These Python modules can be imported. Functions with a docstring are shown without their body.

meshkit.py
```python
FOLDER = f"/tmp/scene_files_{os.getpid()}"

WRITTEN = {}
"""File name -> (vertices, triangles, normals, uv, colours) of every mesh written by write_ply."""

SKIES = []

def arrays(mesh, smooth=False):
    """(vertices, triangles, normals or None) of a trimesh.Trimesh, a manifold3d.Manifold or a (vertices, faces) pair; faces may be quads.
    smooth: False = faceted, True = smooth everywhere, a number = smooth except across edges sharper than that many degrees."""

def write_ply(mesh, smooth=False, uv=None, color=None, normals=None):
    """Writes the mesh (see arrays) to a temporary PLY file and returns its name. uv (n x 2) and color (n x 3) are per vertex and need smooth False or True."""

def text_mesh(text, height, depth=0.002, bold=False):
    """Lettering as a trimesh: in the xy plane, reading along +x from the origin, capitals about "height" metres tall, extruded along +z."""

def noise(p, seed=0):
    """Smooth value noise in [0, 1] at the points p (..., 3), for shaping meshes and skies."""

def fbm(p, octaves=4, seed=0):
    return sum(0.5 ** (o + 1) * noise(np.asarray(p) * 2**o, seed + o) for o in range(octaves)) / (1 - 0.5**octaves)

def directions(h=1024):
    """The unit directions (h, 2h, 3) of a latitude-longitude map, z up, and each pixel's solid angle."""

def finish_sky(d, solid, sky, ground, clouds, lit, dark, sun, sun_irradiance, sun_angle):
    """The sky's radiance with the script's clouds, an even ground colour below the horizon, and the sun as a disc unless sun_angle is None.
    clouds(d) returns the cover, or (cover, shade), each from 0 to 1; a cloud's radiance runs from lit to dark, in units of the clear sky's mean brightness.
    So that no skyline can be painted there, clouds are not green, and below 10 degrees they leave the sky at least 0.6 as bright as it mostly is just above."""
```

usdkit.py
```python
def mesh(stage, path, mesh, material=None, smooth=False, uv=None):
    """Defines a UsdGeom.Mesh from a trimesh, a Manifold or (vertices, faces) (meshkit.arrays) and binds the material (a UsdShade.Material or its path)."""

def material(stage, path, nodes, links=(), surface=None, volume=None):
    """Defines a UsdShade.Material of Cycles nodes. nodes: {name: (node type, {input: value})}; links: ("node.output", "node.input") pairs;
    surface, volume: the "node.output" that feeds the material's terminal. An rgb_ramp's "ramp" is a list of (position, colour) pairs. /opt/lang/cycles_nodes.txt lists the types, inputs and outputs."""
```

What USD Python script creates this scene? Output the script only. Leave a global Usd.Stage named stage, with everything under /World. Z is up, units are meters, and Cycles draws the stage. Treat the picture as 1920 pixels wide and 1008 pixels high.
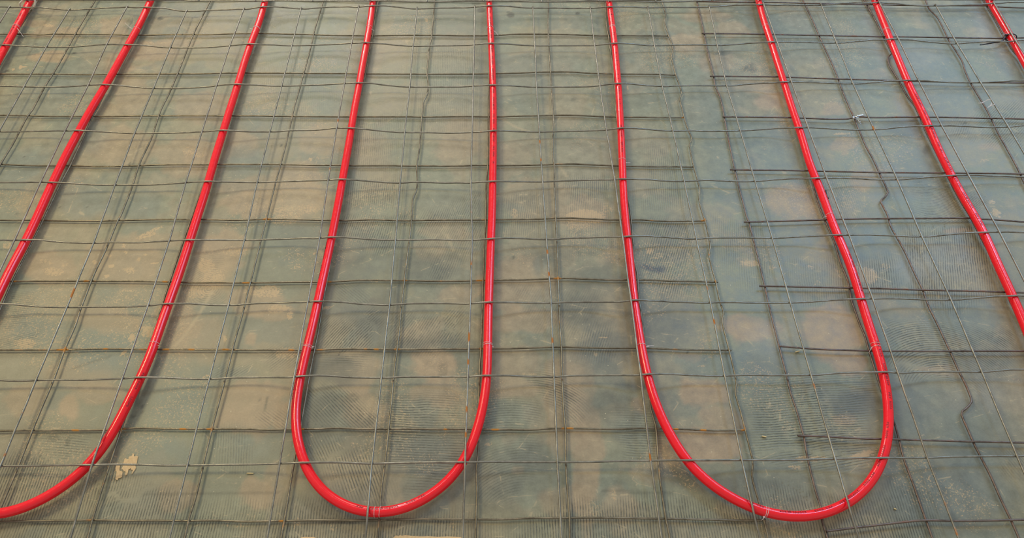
"""Underfloor heating before the screed: red pipe loops between two layers of welded wire mesh on a combed floor. Units: metres, z up."""
import math
import numpy as np, trimesh, usdkit, meshkit
from pxr import Usd, UsdGeom, UsdLux, UsdShade, Sdf, Gf, Vt
from scipy.interpolate import PchipInterpolator
from scipy.spatial import cKDTree

stage = Usd.Stage.CreateInMemory()
UsdGeom.SetStageUpAxis(stage, UsdGeom.Tokens.z)
UsdGeom.SetStageMetersPerUnit(stage, 1.0)
world = UsdGeom.Xform.Define(stage, '/World')
stage.SetDefaultPrim(world.GetPrim())
UsdGeom.Scope.Define(stage, '/World/Looks')

# ---- camera, light, exposure -------------------------------------------------------------------
cam = UsdGeom.Camera.Define(stage, '/World/camera')
R_ = (0.99988544, -0.01434407, 0.00483226); U_ = (0.00908932, 0.8242959, 0.56608626); W_ = (0.0121032, 0.56597749, -0.82433185)
EYE = (0.0, -1.58255492, 1.12455764)
m = Gf.Matrix4d(*R_, 0, *U_, 0, -W_[0], -W_[1], -W_[2], 0, *EYE, 1)
cam.AddTransformOp().Set(m)
cam.CreateHorizontalApertureAttr(36.0); cam.CreateVerticalApertureAttr(36.0 * 1008 / 1920)
cam.CreateFocalLengthAttr(36.0 * 1307.37663 / 1920)
cam.CreateClippingRangeAttr(Gf.Vec2f(0.01, 100))
cam.CreateExposureAttr(-0.68)

sky = UsdLux.DomeLight.Define(stage, '/World/sky')
sky.CreateColorAttr(Gf.Vec3f(1.0, 0.98, 0.93)); sky.CreateIntensityAttr(0.30)


def area(name, eye, to, w, h, color, power):
    l = UsdLux.RectLight.Define(stage, '/World/' + name)
    l.CreateWidthAttr(w); l.CreateHeightAttr(h); l.CreateColorAttr(Gf.Vec3f(*color)); l.CreateIntensityAttr(power)
    f = np.array(to, float) - eye; f /= np.linalg.norm(f)
    r = np.cross(f, (0, 0, 1.0)); r /= np.linalg.norm(r); u = np.cross(r, f)
    l.AddTransformOp().Set(Gf.Matrix4d(*r, 0, *u, 0, *(-f), 0, *map(float, eye), 1))


area('window_daylight_left', (-2.35, 0.5, 3.3), (-0.2, -0.5, 0), 0.9, 0.85, (1.0, 0.85, 0.46), 42.0)
area('window_daylight_right', (2.8, 1.2, 2.0), (0.7, -0.6, 0), 1.8, 1.2, (0.31, 0.62, 1.0), 8.5)
area('added_cool_fill_right', (1.45, 0.6, 2.2), (1.40, 0.45, 0), 0.75, 0.5, (0.28, 0.58, 1.0), 34.0)  # added overhead panel, cool fill for the right side of the floor
area('added_back_fill', (-0.9, 3.4, 2.5), (-0.2, 0, 0), 2.6, 1.3, (1.0, 0.95, 0.80), 9.0)  # added panel with no known source, brightens the far floor
area('ceiling_lamp_far', (-2.3, 4.7, 3.0), (-0.6, 0.2, 0), 0.16, 1.0, (0.95, 0.97, 1.0), 120.0)
area('ceiling_lamp_near', (-1.0, 0.85, 3.0), (-0.8, 0.2, 0), 0.10, 1.0, (0.82, 0.90, 1.0), 55.0)

# ---- measured places (metres; wires in tenths of a millimetre) -----------------------------------
UR = [[-17200,119,148,-16668,119,148,-16135,120,148,-15603,121,148,-15071,121,148,-14538,122,148,-14006,123,148,-13473,123,148,-12941,124,163,-12489,-3,247,-12113,-34,268,-11816,26,209,-11495,39,159,-11138,12,149,-10792,35,148,-10448,68,148,-10101,96,150,-9725,68,176,-9298,-49,263,-8947,-50,259,-8635,-3,192,-8286,-54,153,-7933,-67,148,-7587,-28,148,-7235,-11,149,-6874,-18,160,-6485,-89,228,-6126,-63,272,-5797,1,225,-5463,26,164,-5108,9,149,-4758,55,148,-4404,82,149,-4041,69,163,-3660,-33,233,-3300,-26,272,-2958,29,217,-2610,36,160,-2252,-5,149,-1894,9,148,-1536,28,148,-1177,24,152,-815,-20,189,-456,-60,264,-100,-36,257,257,24,180,616,12,151,975,1,148,1335,4,148,1695,-14,148,2053,-32,157,2402,-98,210,2749,-124,271,3115,-84,238,3492,-13,165,3857,-6,149,4221,12,148,4582,5,148,4943,2,148,5307,14,148,5674,41,149,6036,60,162,6370,1,221,6703,-56,272,7085,-22,226,7492,71,159,7861,79,148,8223,68,148,8593,92,148,8968,140,153,9307,104,190,9616,16,258,9971,2,263,10393,65,178,10763,44,150,11124,30,148,11488,26,148,11855,34,150,12205,22,170,12513,-35,231,12843,-57,272,13305,74,199,13731,146,152,14309,146,148,14887,147,148,15466,148,148,16044,149,148,16622,149,148,17200,150,148],[-17200,-1528,148,-16647,-1528,148,-16093,-1528,148,-15540,-1528,148,-14986,-1528,148,-14433,-1529,148,-13879,-1529,148,-13326,-1529,148,-12772,-1529,173,-12219,-1529,272,-11901,-1525,246,-11616,-1486,183,-11301,-1473,152,-10966,-1471,148,-10629,-1468,148,-10299,-1443,148,-9967,-1414,156,-9585,-1464,214,-9199,-1539,272,-8884,-1523,235,-8582,-1496,173,-8248,-1518,150,-7908,-1524,148,-7569,-1525,148,-7232,-1514,149,-6891,-1502,162,-6525,-1534,229,-6174,-1542,272,-5854,-1516,228,-5541,-1466,168,-5206,-1466,150,-4867,-1455,148,-4528,-1439,148,-4187,-1431,153,-3835,-1457,192,-3476,-1510,266,-3137,-1519,257,-2813,-1481,187,-2476,-1492,152,-2134,-1515,148,-1793,-1504,148,-1451,-1497,148,-1108,-1501,153,-763,-1537,190,-422,-1561,262,-82,-1562,262,258,-1514,189,600,-1511,153,943,-1521,148,1287,-1519,148,1630,-1519,148,1974,-1528,154,2308,-1580,194,2637,-1594,264,2980,-1583,260,3337,-1537,184,3685,-1541,152,4031,-1531,148,4378,-1515,148,4724,-1512,148,5067,-1522,148,5410,-1537,148,5759,-1511,150,6099,-1504,174,6413,-1550,240,6742,-1572,272,7124,-1500,208,7501,-1448,155,7850,-1452,148,8193,-1470,148,8541,-1463,148,8898,-1418,155,9224,-1430,195,9524,-1486,261,9871,-1481,263,10277,-1420,179,10630,-1443,151,10962,-1490,148,11298,-1521,148,11658,-1486,148,12009,-1467,158,12313,-1514,201,12595,-1586,262,12961,-1543,258,13491,-1543,160,14021,-1543,148,14551,-1544,148,15081,-1544,148,15610,-1544,148,16140,-1544,148,16670,-1544,148,17200,-1544,148],[-17200,-2948,148,-16699,-2948,148,-16197,-2949,148,-15696,-2950,148,-15195,-2950,148,-14693,-2951,148,-14192,-2952,148,-13690,-2952,148,-13189,-2953,148,-12688,-2953,173,-12186,-2954,269,-11685,-2955,216,-11408,-2918,166,-11098,-2913,150,-10774,-2920,148,-10451,-2923,148,-10128,-2920,153,-9781,-2937,192,-9408,-2986,268,-9093,-2985,259,-8809,-2963,197,-8505,-2966,157,-8180,-2992,148,-7857,-2993,148,-7535,-2993,148,-7214,-2981,149,-6890,-2970,163,-6547,-2978,225,-6206,-3004,272,-5900,-2982,237,-5602,-2948,175,-5286,-2942,151,-4964,-2936,148,-4643,-2917,148,-4318,-2912,150,-3989,-2916,170,-3646,-2960,239,-3316,-2976,272,-3003,-2959,225,-2690,-2957,166,-2366,-2985,149,-2041,-2998,148,-1715,-3000,148,-1389,-3003,148,-1063,-3012,153,-736,-3032,187,-410,-3071,257,-87,-3086,268,237,-3043,203,562,-3023,157,888,-3029,148,1215,-3028,148,1542,-3028,148,1868,-3031,152,2189,-3051,183,2503,-3053,251,2824,-3049,271,3160,-3025,209,3494,-3018,158,3821,-3031,149,4152,-3011,148,4481,-3006,148,4809,-3009,148,5136,-3017,148,5465,-3013,148,5799,-2977,152,6117,-2981,182,6414,-3029,246,6733,-3028,272,7094,-2980,208,7452,-2941,156,7782,-2950,148,8107,-2972,148,8435,-2979,148,8773,-2943,153,9088,-2944,186,9374,-2988,249,9688,-3003,271,10069,-2949,202,10428,-2937,155,10757,-2953,148,11088,-2955,148,11419,-2958,148,11757,-2940,151,12074,-2944,174,12352,-2985,231,12891,-2985,255,13430,-2986,158,13968,-2986,148,14507,-2987,148,15046,-2988,148,15584,-2988,148,16123,-2989,148,16661,-2990,148,17200,-2990,148],[-17200,-4379,148,-16696,-4380,148,-16192,-4381,148,-15687,-4382,148,-15183,-4383,148,-14679,-4384,148,-14175,-4386,148,-13671,-4387,148,-13167,-4388,148,-12662,-4389,164,-12158,-4390,261,-11654,-4391,232,-11150,-4392,154,-10853,-4382,148,-10549,-4379,148,-10240,-4383,153,-9904,-4415,190,-9538,-4483,266,-9237,-4482,263,-8970,-4459,207,-8693,-4442,162,-8390,-4456,149,-8083,-4467,148,-7778,-4465,148,-7473,-4462,148,-7168,-4459,150,-6855,-4462,167,-6519,-4501,233,-6201,-4508,272,-5911,-4493,239,-5631,-4470,179,-5337,-4447,152,-5033,-4438,148,-4732,-4407,148,-4425,-4405,149,-4115,-4409,159,-3798,-4414,207,-3475,-4454,269,-3171,-4465,258,-2879,-4459,194,-2578,-4465,156,-2270,-4486,148,-1962,-4494,148,-1654,-4499,148,-1346,-4515,148,-1037,-4532,153,-728,-4551,186,-419,-4588,254,-115,-4576,271,192,-4543,215,500,-4513,162,809,-4510,149,1119,-4497,148,1428,-4488,148,1737,-4490,151,2043,-4505,174,2341,-4542,236,2642,-4522,272,2958,-4498,234,3278,-4480,170,3589,-4497,150,3898,-4508,148,4210,-4496,148,4518,-4513,148,4828,-4516,148,5140,-4511,148,5453,-4501,148,5767,-4481,152,6070,-4480,177,6352,-4515,237,6643,-4543,272,6976,-4509,231,7318,-4483,166,7634,-4490,150,7942,-4505,148,8254,-4506,148,8572,-4484,149,8887,-4457,162,9172,-4472,208,9441,-4515,265,9755,-4509,263,10135,-4438,184,10470,-4427,152,10778,-4449,148,11089,-4457,148,11406,-4449,148,11734,-4411,151,12281,-4412,225,12827,-4413,258,13374,-4415,159,13920,-4416,148,14467,-4417,148,15014,-4418,148,15560,-4420,148,16107,-4421,148,16653,-4422,148,17200,-4423,148],[-17200,-5879,148,-16689,-5880,148,-16178,-5881,148,-15667,-5881,148,-15157,-5882,148,-14646,-5882,148,-14135,-5883,148,-13624,-5883,148,-13113,-5884,148,-12602,-5884,160,-12091,-5885,254,-11581,-5885,238,-11070,-5886,155,-10559,-5887,148,-10264,-5894,154,-9943,-5927,190,-9595,-5982,263,-9303,-5995,267,-9047,-5987,217,-8790,-5972,169,-8510,-5973,151,-8221,-5979,148,-7931,-5982,148,-7642,-5983,148,-7354,-5980,148,-7068,-5967,152,-6768,-5972,177,-6450,-5993,245,-6151,-6005,272,-5880,-5989,235,-5616,-5958,179,-5338,-5941,153,-5050,-5937,148,-4763,-5919,148,-4473,-5911,149,-4181,-5911,155,-3877,-5937,192,-3569,-5973,259,-3280,-5973,270,-3002,-5963,218,-2721,-5956,167,-2432,-5971,150,-2140,-5978,148,-1850,-5963,148,-1558,-5975,148,-1265,-5991,149,-972,-6002,158,-678,-6041,199,-387,-6063,261,-98,-6054,269,192,-6026,212,485,-5993,163,778,-5987,149,1071,-5972,148,1365,-5956,148,1658,-5954,152,1948,-5969,176,2230,-6010,235,2515,-6025,272,2813,-6008,242,3120,-5975,178,3415,-5986,152,3708,-5998,148,4004,-5989,148,4301,-5969,148,4592,-5987,148,4883,-6007,148,5176,-6013,148,5472,-6003,148,5771,-5979,152,6056,-5982,178,6323,-6017,233,6595,-6044,272,6906,-6017,244,7243,-5965,173,7550,-5960,151,7840,-5983,148,8133,-5992,148,8428,-5994,148,8728,-5975,154,9011,-5970,183,9271,-5987,239,9544,-5998,272,9877,-5957,233,10227,-5916,166,10533,-5920,150,10827,-5932,148,11117,-5949,148,11624,-5950,150,12131,-5950,196,12638,-5951,272,13145,-5951,185,13652,-5952,149,14159,-5952,148,14666,-5953,148,15172,-5953,148,15679,-5954,148,16186,-5954,148,16693,-5955,148,17200,-5956,148],[-17200,-7435,148,-16680,-7436,148,-16159,-7436,148,-15639,-7437,148,-15118,-7437,148,-14598,-7438,148,-14077,-7438,148,-13557,-7439,148,-13036,-7439,148,-12516,-7440,159,-11995,-7440,253,-11475,-7441,238,-10955,-7441,154,-10434,-7442,149,-9914,-7443,193,-9582,-7494,263,-9312,-7488,269,-9073,-7472,226,-8831,-7472,176,-8569,-7481,153,-8297,-7490,148,-8025,-7493,148,-7758,-7479,148,-7483,-7488,148,-7210,-7492,149,-6936,-7484,159,-6642,-7503,202,-6342,-7523,265,-6072,-7522,268,-5823,-7500,221,-5575,-7468,172,-5311,-7459,152,-5038,-7459,148,-4768,-7447,148,-4495,-7438,149,-4221,-7435,154,-3936,-7453,186,-3643,-7494,251,-3369,-7485,272,-3106,-7468,237,-2844,-7465,180,-2575,-7471,154,-2300,-7483,148,-2026,-7485,148,-1751,-7480,148,-1476,-7481,148,-1201,-7487,150,-925,-7518,164,-647,-7553,213,-373,-7570,267,-101,-7543,266,172,-7511,210,448,-7491,163,724,-7495,150,999,-7494,148,1276,-7479,148,1552,-7472,151,1826,-7478,168,2094,-7509,219,2359,-7537,269,2635,-7523,263,2925,-7487,201,3209,-7478,159,3485,-7498,149,3758,-7522,148,4037,-7508,148,4316,-7494,148,4593,-7496,148,4870,-7500,148,5145,-7511,148,5422,-7518,148,5702,-7504,150,5977,-7499,162,6235,-7517,202,6487,-7530,257,6754,-7541,272,7063,-7505,218,7375,-7472,163,7659,-7475,150,7933,-7492,148,8206,-7510,148,8483,-7514,148,8769,-7489,152,9040,-7477,175,9287,-7487,226,9533,-7506,270,9823,-7492,259,10166,-7442,185,10469,-7436,153,10987,-7437,148,11504,-7437,149,12022,-7438,182,12540,-7438,272,13058,-7439,195,13576,-7439,149,14093,-7440,148,14611,-7440,148,15129,-7441,148,15647,-7441,148,16164,-7442,148,16682,-7442,148,17200,-7443,148],[-17200,-8932,148,-16672,-8933,148,-16143,-8934,148,-15615,-8936,148,-15086,-8937,148,-14558,-8939,148,-14030,-8940,148,-13501,-8941,148,-12973,-8943,148,-12444,-8944,149,-11916,-8945,157,-11388,-8947,155,-10859,-8948,148,-10331,-8949,152,-9802,-8951,228,-9274,-8952,259,-9053,-8942,211,-8822,-8946,169,-8573,-8961,151,-8315,-8973,148,-8059,-8979,148,-7805,-8976,148,-7550,-8974,148,-7294,-8977,149,-7034,-8983,155,-6763,-8993,186,-6479,-9005,248,-6221,-8992,272,-5979,-8981,248,-5750,-8959,196,-5506,-8963,160,-5254,-8964,150,-4999,-8962,148,-4747,-8940,148,-4492,-8927,149,-4233,-8928,157,-3964,-8946,192,-3688,-8976,254,-3430,-8972,272,-3183,-8960,240,-2939,-8954,186,-2687,-8970,156,-2429,-8984,149,-2171,-8994,148,-1915,-8978,148,-1658,-8966,148,-1400,-8966,148,-1141,-8972,152,-881,-8996,174,-620,-9029,228,-363,-9029,271,-108,-9027,261,149,-9004,206,408,-8988,163,667,-8987,150,927,-8983,148,1186,-8970,148,1445,-8971,149,1703,-8979,159,1956,-9004,195,2204,-9030,251,2459,-9015,272,2723,-9008,240,2994,-8992,181,3259,-8992,154,3518,-9002,149,3777,-9012,148,4038,-9005,148,4298,-9007,148,4556,-9020,148,4815,-9024,148,5075,-9027,148,5335,-9030,148,5597,-9024,148,5860,-9010,153,6113,-9005,176,6351,-9016,226,6587,-9032,269,6850,-9027,265,7149,-8993,202,7437,-8973,159,7702,-8979,149,7960,-8992,148,8220,-8999,148,8481,-9002,149,8747,-8984,154,8999,-8975,177,9231,-8980,226,9460,-8995,268,9724,-8994,265,10258,-8995,164,10792,-8997,148,11326,-8998,148,11860,-8999,166,12394,-9001,267,12928,-9002,212,13462,-9003,150,13996,-9005,148,14530,-9006,148,15064,-9008,148,15598,-9009,148,16132,-9010,148,16666,-9012,148,17200,-9013,148],[-17200,-10424,148,-16671,-10426,148,-16142,-10428,148,-15613,-10429,148,-15085,-10431,148,-14556,-10433,148,-14027,-10434,148,-13498,-10436,148,-12969,-10438,148,-12440,-10439,148,-11911,-10441,148,-11383,-10442,148,-10854,-10444,148,-10325,-10446,154,-9796,-10447,239,-9267,-10449,250,-8738,-10451,157,-8502,-10459,149,-8264,-10461,148,-8028,-10455,148,-7793,-10448,148,-7552,-10454,148,-7311,-10459,150,-7067,-10460,159,-6809,-10470,195,-6540,-10485,255,-6299,-10476,272,-6075,-10468,249,-5858,-10463,200,-5635,-10458,165,-5400,-10461,151,-5161,-10466,148,-4924,-10456,148,-4687,-10443,148,-4445,-10447,151,-4199,-10458,168,-3942,-10482,215,-3686,-10503,266,-3451,-10485,270,-3225,-10465,231,-2997,-10456,182,-2762,-10466,156,-2522,-10474,149,-2280,-10481,148,-2040,-10480,148,-1801,-10465,148,-1559,-10467,148,-1318,-10472,149,-1075,-10480,157,-832,-10495,188,-589,-10519,242,-349,-10515,272,-110,-10509,257,130,-10496,204,371,-10495,164,613,-10498,151,855,-10503,148,1098,-10484,148,1340,-10479,148,1582,-10481,151,1822,-10489,166,2057,-10507,205,2289,-10527,256,2527,-10522,272,2774,-10514,242,3029,-10499,186,3277,-10500,156,3520,-10510,149,3762,-10518,148,4007,-10509,148,4251,-10502,148,4493,-10510,148,4735,-10517,148,4978,-10519,148,5222,-10520,148,5466,-10517,148,5713,-10501,151,5953,-10494,165,6179,-10504,202,6396,-10523,251,6626,-10532,272,6874,-10546,249,7159,-10508,188,7426,-10487,156,7677,-10482,149,7923,-10483,148,8166,-10488,148,8409,-10493,149,8657,-10477,155,8891,-10472,179,9102,-10487,223,9608,-10489,266,10115,-10491,168,10621,-10492,148,11127,-10494,148,11633,-10495,155,12139,-10497,236,12645,-10498,257,13151,-10500,162,13657,-10502,148,14163,-10503,148,14669,-10505,148,15176,-10506,148,15682,-10508,148,16188,-10509,148,16694,-10511,148,17200,-10513,148],[-17200,-11939,148,-16696,-11941,148,-16193,-11942,148,-15689,-11944,148,-15185,-11945,148,-14681,-11947,148,-14178,-11948,148,-13674,-11950,148,-13170,-11951,148,-12667,-11953,148,-12163,-11954,148,-11659,-11956,148,-11155,-11957,148,-10652,-11959,148,-10148,-11960,151,-9644,-11962,198,-9141,-11963,272,-8637,-11965,217,-8133,-11966,161,-7915,-11967,157,-7691,-11970,164,-7460,-11976,181,-7219,-11985,216,-6974,-12000,258,-6747,-12005,272,-6535,-12001,262,-6337,-11988,227,-6138,-11980,188,-5931,-11978,162,-5714,-11980,151,-5493,-11985,148,-5272,-11989,148,-5050,-11992,148,-4829,-11992,148,-4608,-11992,148,-4387,-11992,149,-4165,-11992,153,-3938,-11995,170,-3705,-12005,208,-3472,-12012,255,-3249,-12008,272,-3032,-12007,262,-2821,-11998,225,-2608,-11995,189,-2390,-12000,168,-2169,-12005,159,-1948,-12003,157,-1726,-12000,160,-1502,-12001,173,-1277,-12010,199,-1052,-12024,240,-828,-12034,270,-608,-12035,271,-389,-12025,242,-168,-12013,198,54,-12007,165,277,-12006,152,500,-12008,149,724,-12010,148,947,-12013,148,1170,-12013,148,1394,-12013,148,1618,-12012,148,1841,-12011,149,2064,-12013,156,2284,-12019,176,2499,-12030,213,2712,-12041,255,2930,-12049,272,3153,-12049,264,3386,-12039,227,3622,-12028,188,3853,-12024,166,4080,-12023,156,4306,-12024,152,4531,-12026,151,4755,-12027,152,4979,-12027,155,5201,-12027,164,5418,-12029,182,5629,-12033,213,5836,-12040,249,6047,-12048,271,6272,-12049,268,6516,-12040,231,6768,-12029,183,7009,-12021,158,7243,-12012,150,7472,-12006,148,7701,-12001,148,7928,-12000,148,8153,-12004,148,8375,-12011,152,8894,-12012,222,9413,-12014,264,9933,-12015,165,10452,-12017,150,10971,-12019,168,11490,-12020,239,12009,-12022,268,12528,-12023,180,13047,-12025,149,13566,-12026,148,14085,-12028,148,14604,-12030,148,15124,-12031,148,15643,-12033,148,16162,-12034,148,16681,-12036,148,17200,-12037,148],[-17200,-13439,148,-16696,-13441,148,-16193,-13442,148,-15689,-13444,148,-15185,-13445,148,-14681,-13447,148,-14178,-13448,148,-13674,-13450,148,-13170,-13451,148,-12667,-13453,148,-12163,-13454,148,-11659,-13456,148,-11155,-13457,148,-10652,-13459,148,-10148,-13460,148,-9644,-13462,148,-9141,-13463,149,-8637,-13465,153,-8133,-13466,159,-7915,-13467,160,-7691,-13470,158,-7460,-13476,155,-7219,-13485,152,-6974,-13500,149,-6747,-13505,148,-6535,-13501,148,-6337,-13488,148,-6138,-13480,148,-5931,-13478,148,-5714,-13480,148,-5493,-13485,148,-5272,-13489,148,-5050,-13492,148,-4829,-13492,148,-4608,-13492,148,-4387,-13492,148,-4165,-13492,148,-3938,-13495,148,-3705,-13505,148,-3472,-13512,148,-3249,-13508,149,-3032,-13507,150,-2821,-13498,152,-2608,-13495,155,-2390,-13500,158,-2169,-13505,160,-1948,-13503,160,-1726,-13500,159,-1502,-13501,156,-1277,-13510,153,-1052,-13524,150,-828,-13534,149,-608,-13535,148,-389,-13525,148,-168,-13513,148,54,-13507,148,277,-13506,148,500,-13508,148,724,-13510,148,947,-13513,148,1170,-13513,148,1394,-13513,148,1618,-13512,148,1841,-13511,148,2064,-13513,148,2284,-13519,148,2499,-13530,148,2712,-13541,148,2930,-13549,148,3153,-13549,149,3386,-13539,152,3622,-13528,156,3853,-13524,163,4080,-13523,169,4306,-13524,173,4531,-13526,175,4755,-13527,173,4979,-13527,169,5201,-13527,164,5418,-13529,158,5629,-13533,153,5836,-13540,150,6047,-13548,149,6272,-13549,148,6516,-13540,148,6768,-13529,148,7009,-13521,148,7243,-13512,148,7472,-13506,148,7701,-13501,148,7928,-13500,148,8153,-13504,148,8375,-13511,148,8894,-13512,150,9413,-13514,166,9933,-13515,189,10452,-13517,189,10971,-13519,168,11490,-13520,152,12009,-13522,148,12528,-13523,148,13047,-13525,148,13566,-13526,148,14085,-13528,148,14604,-13530,148,15124,-13531,148,15643,-13533,148,16162,-13534,148,16681,-13536,148,17200,-13537,148]]
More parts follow.
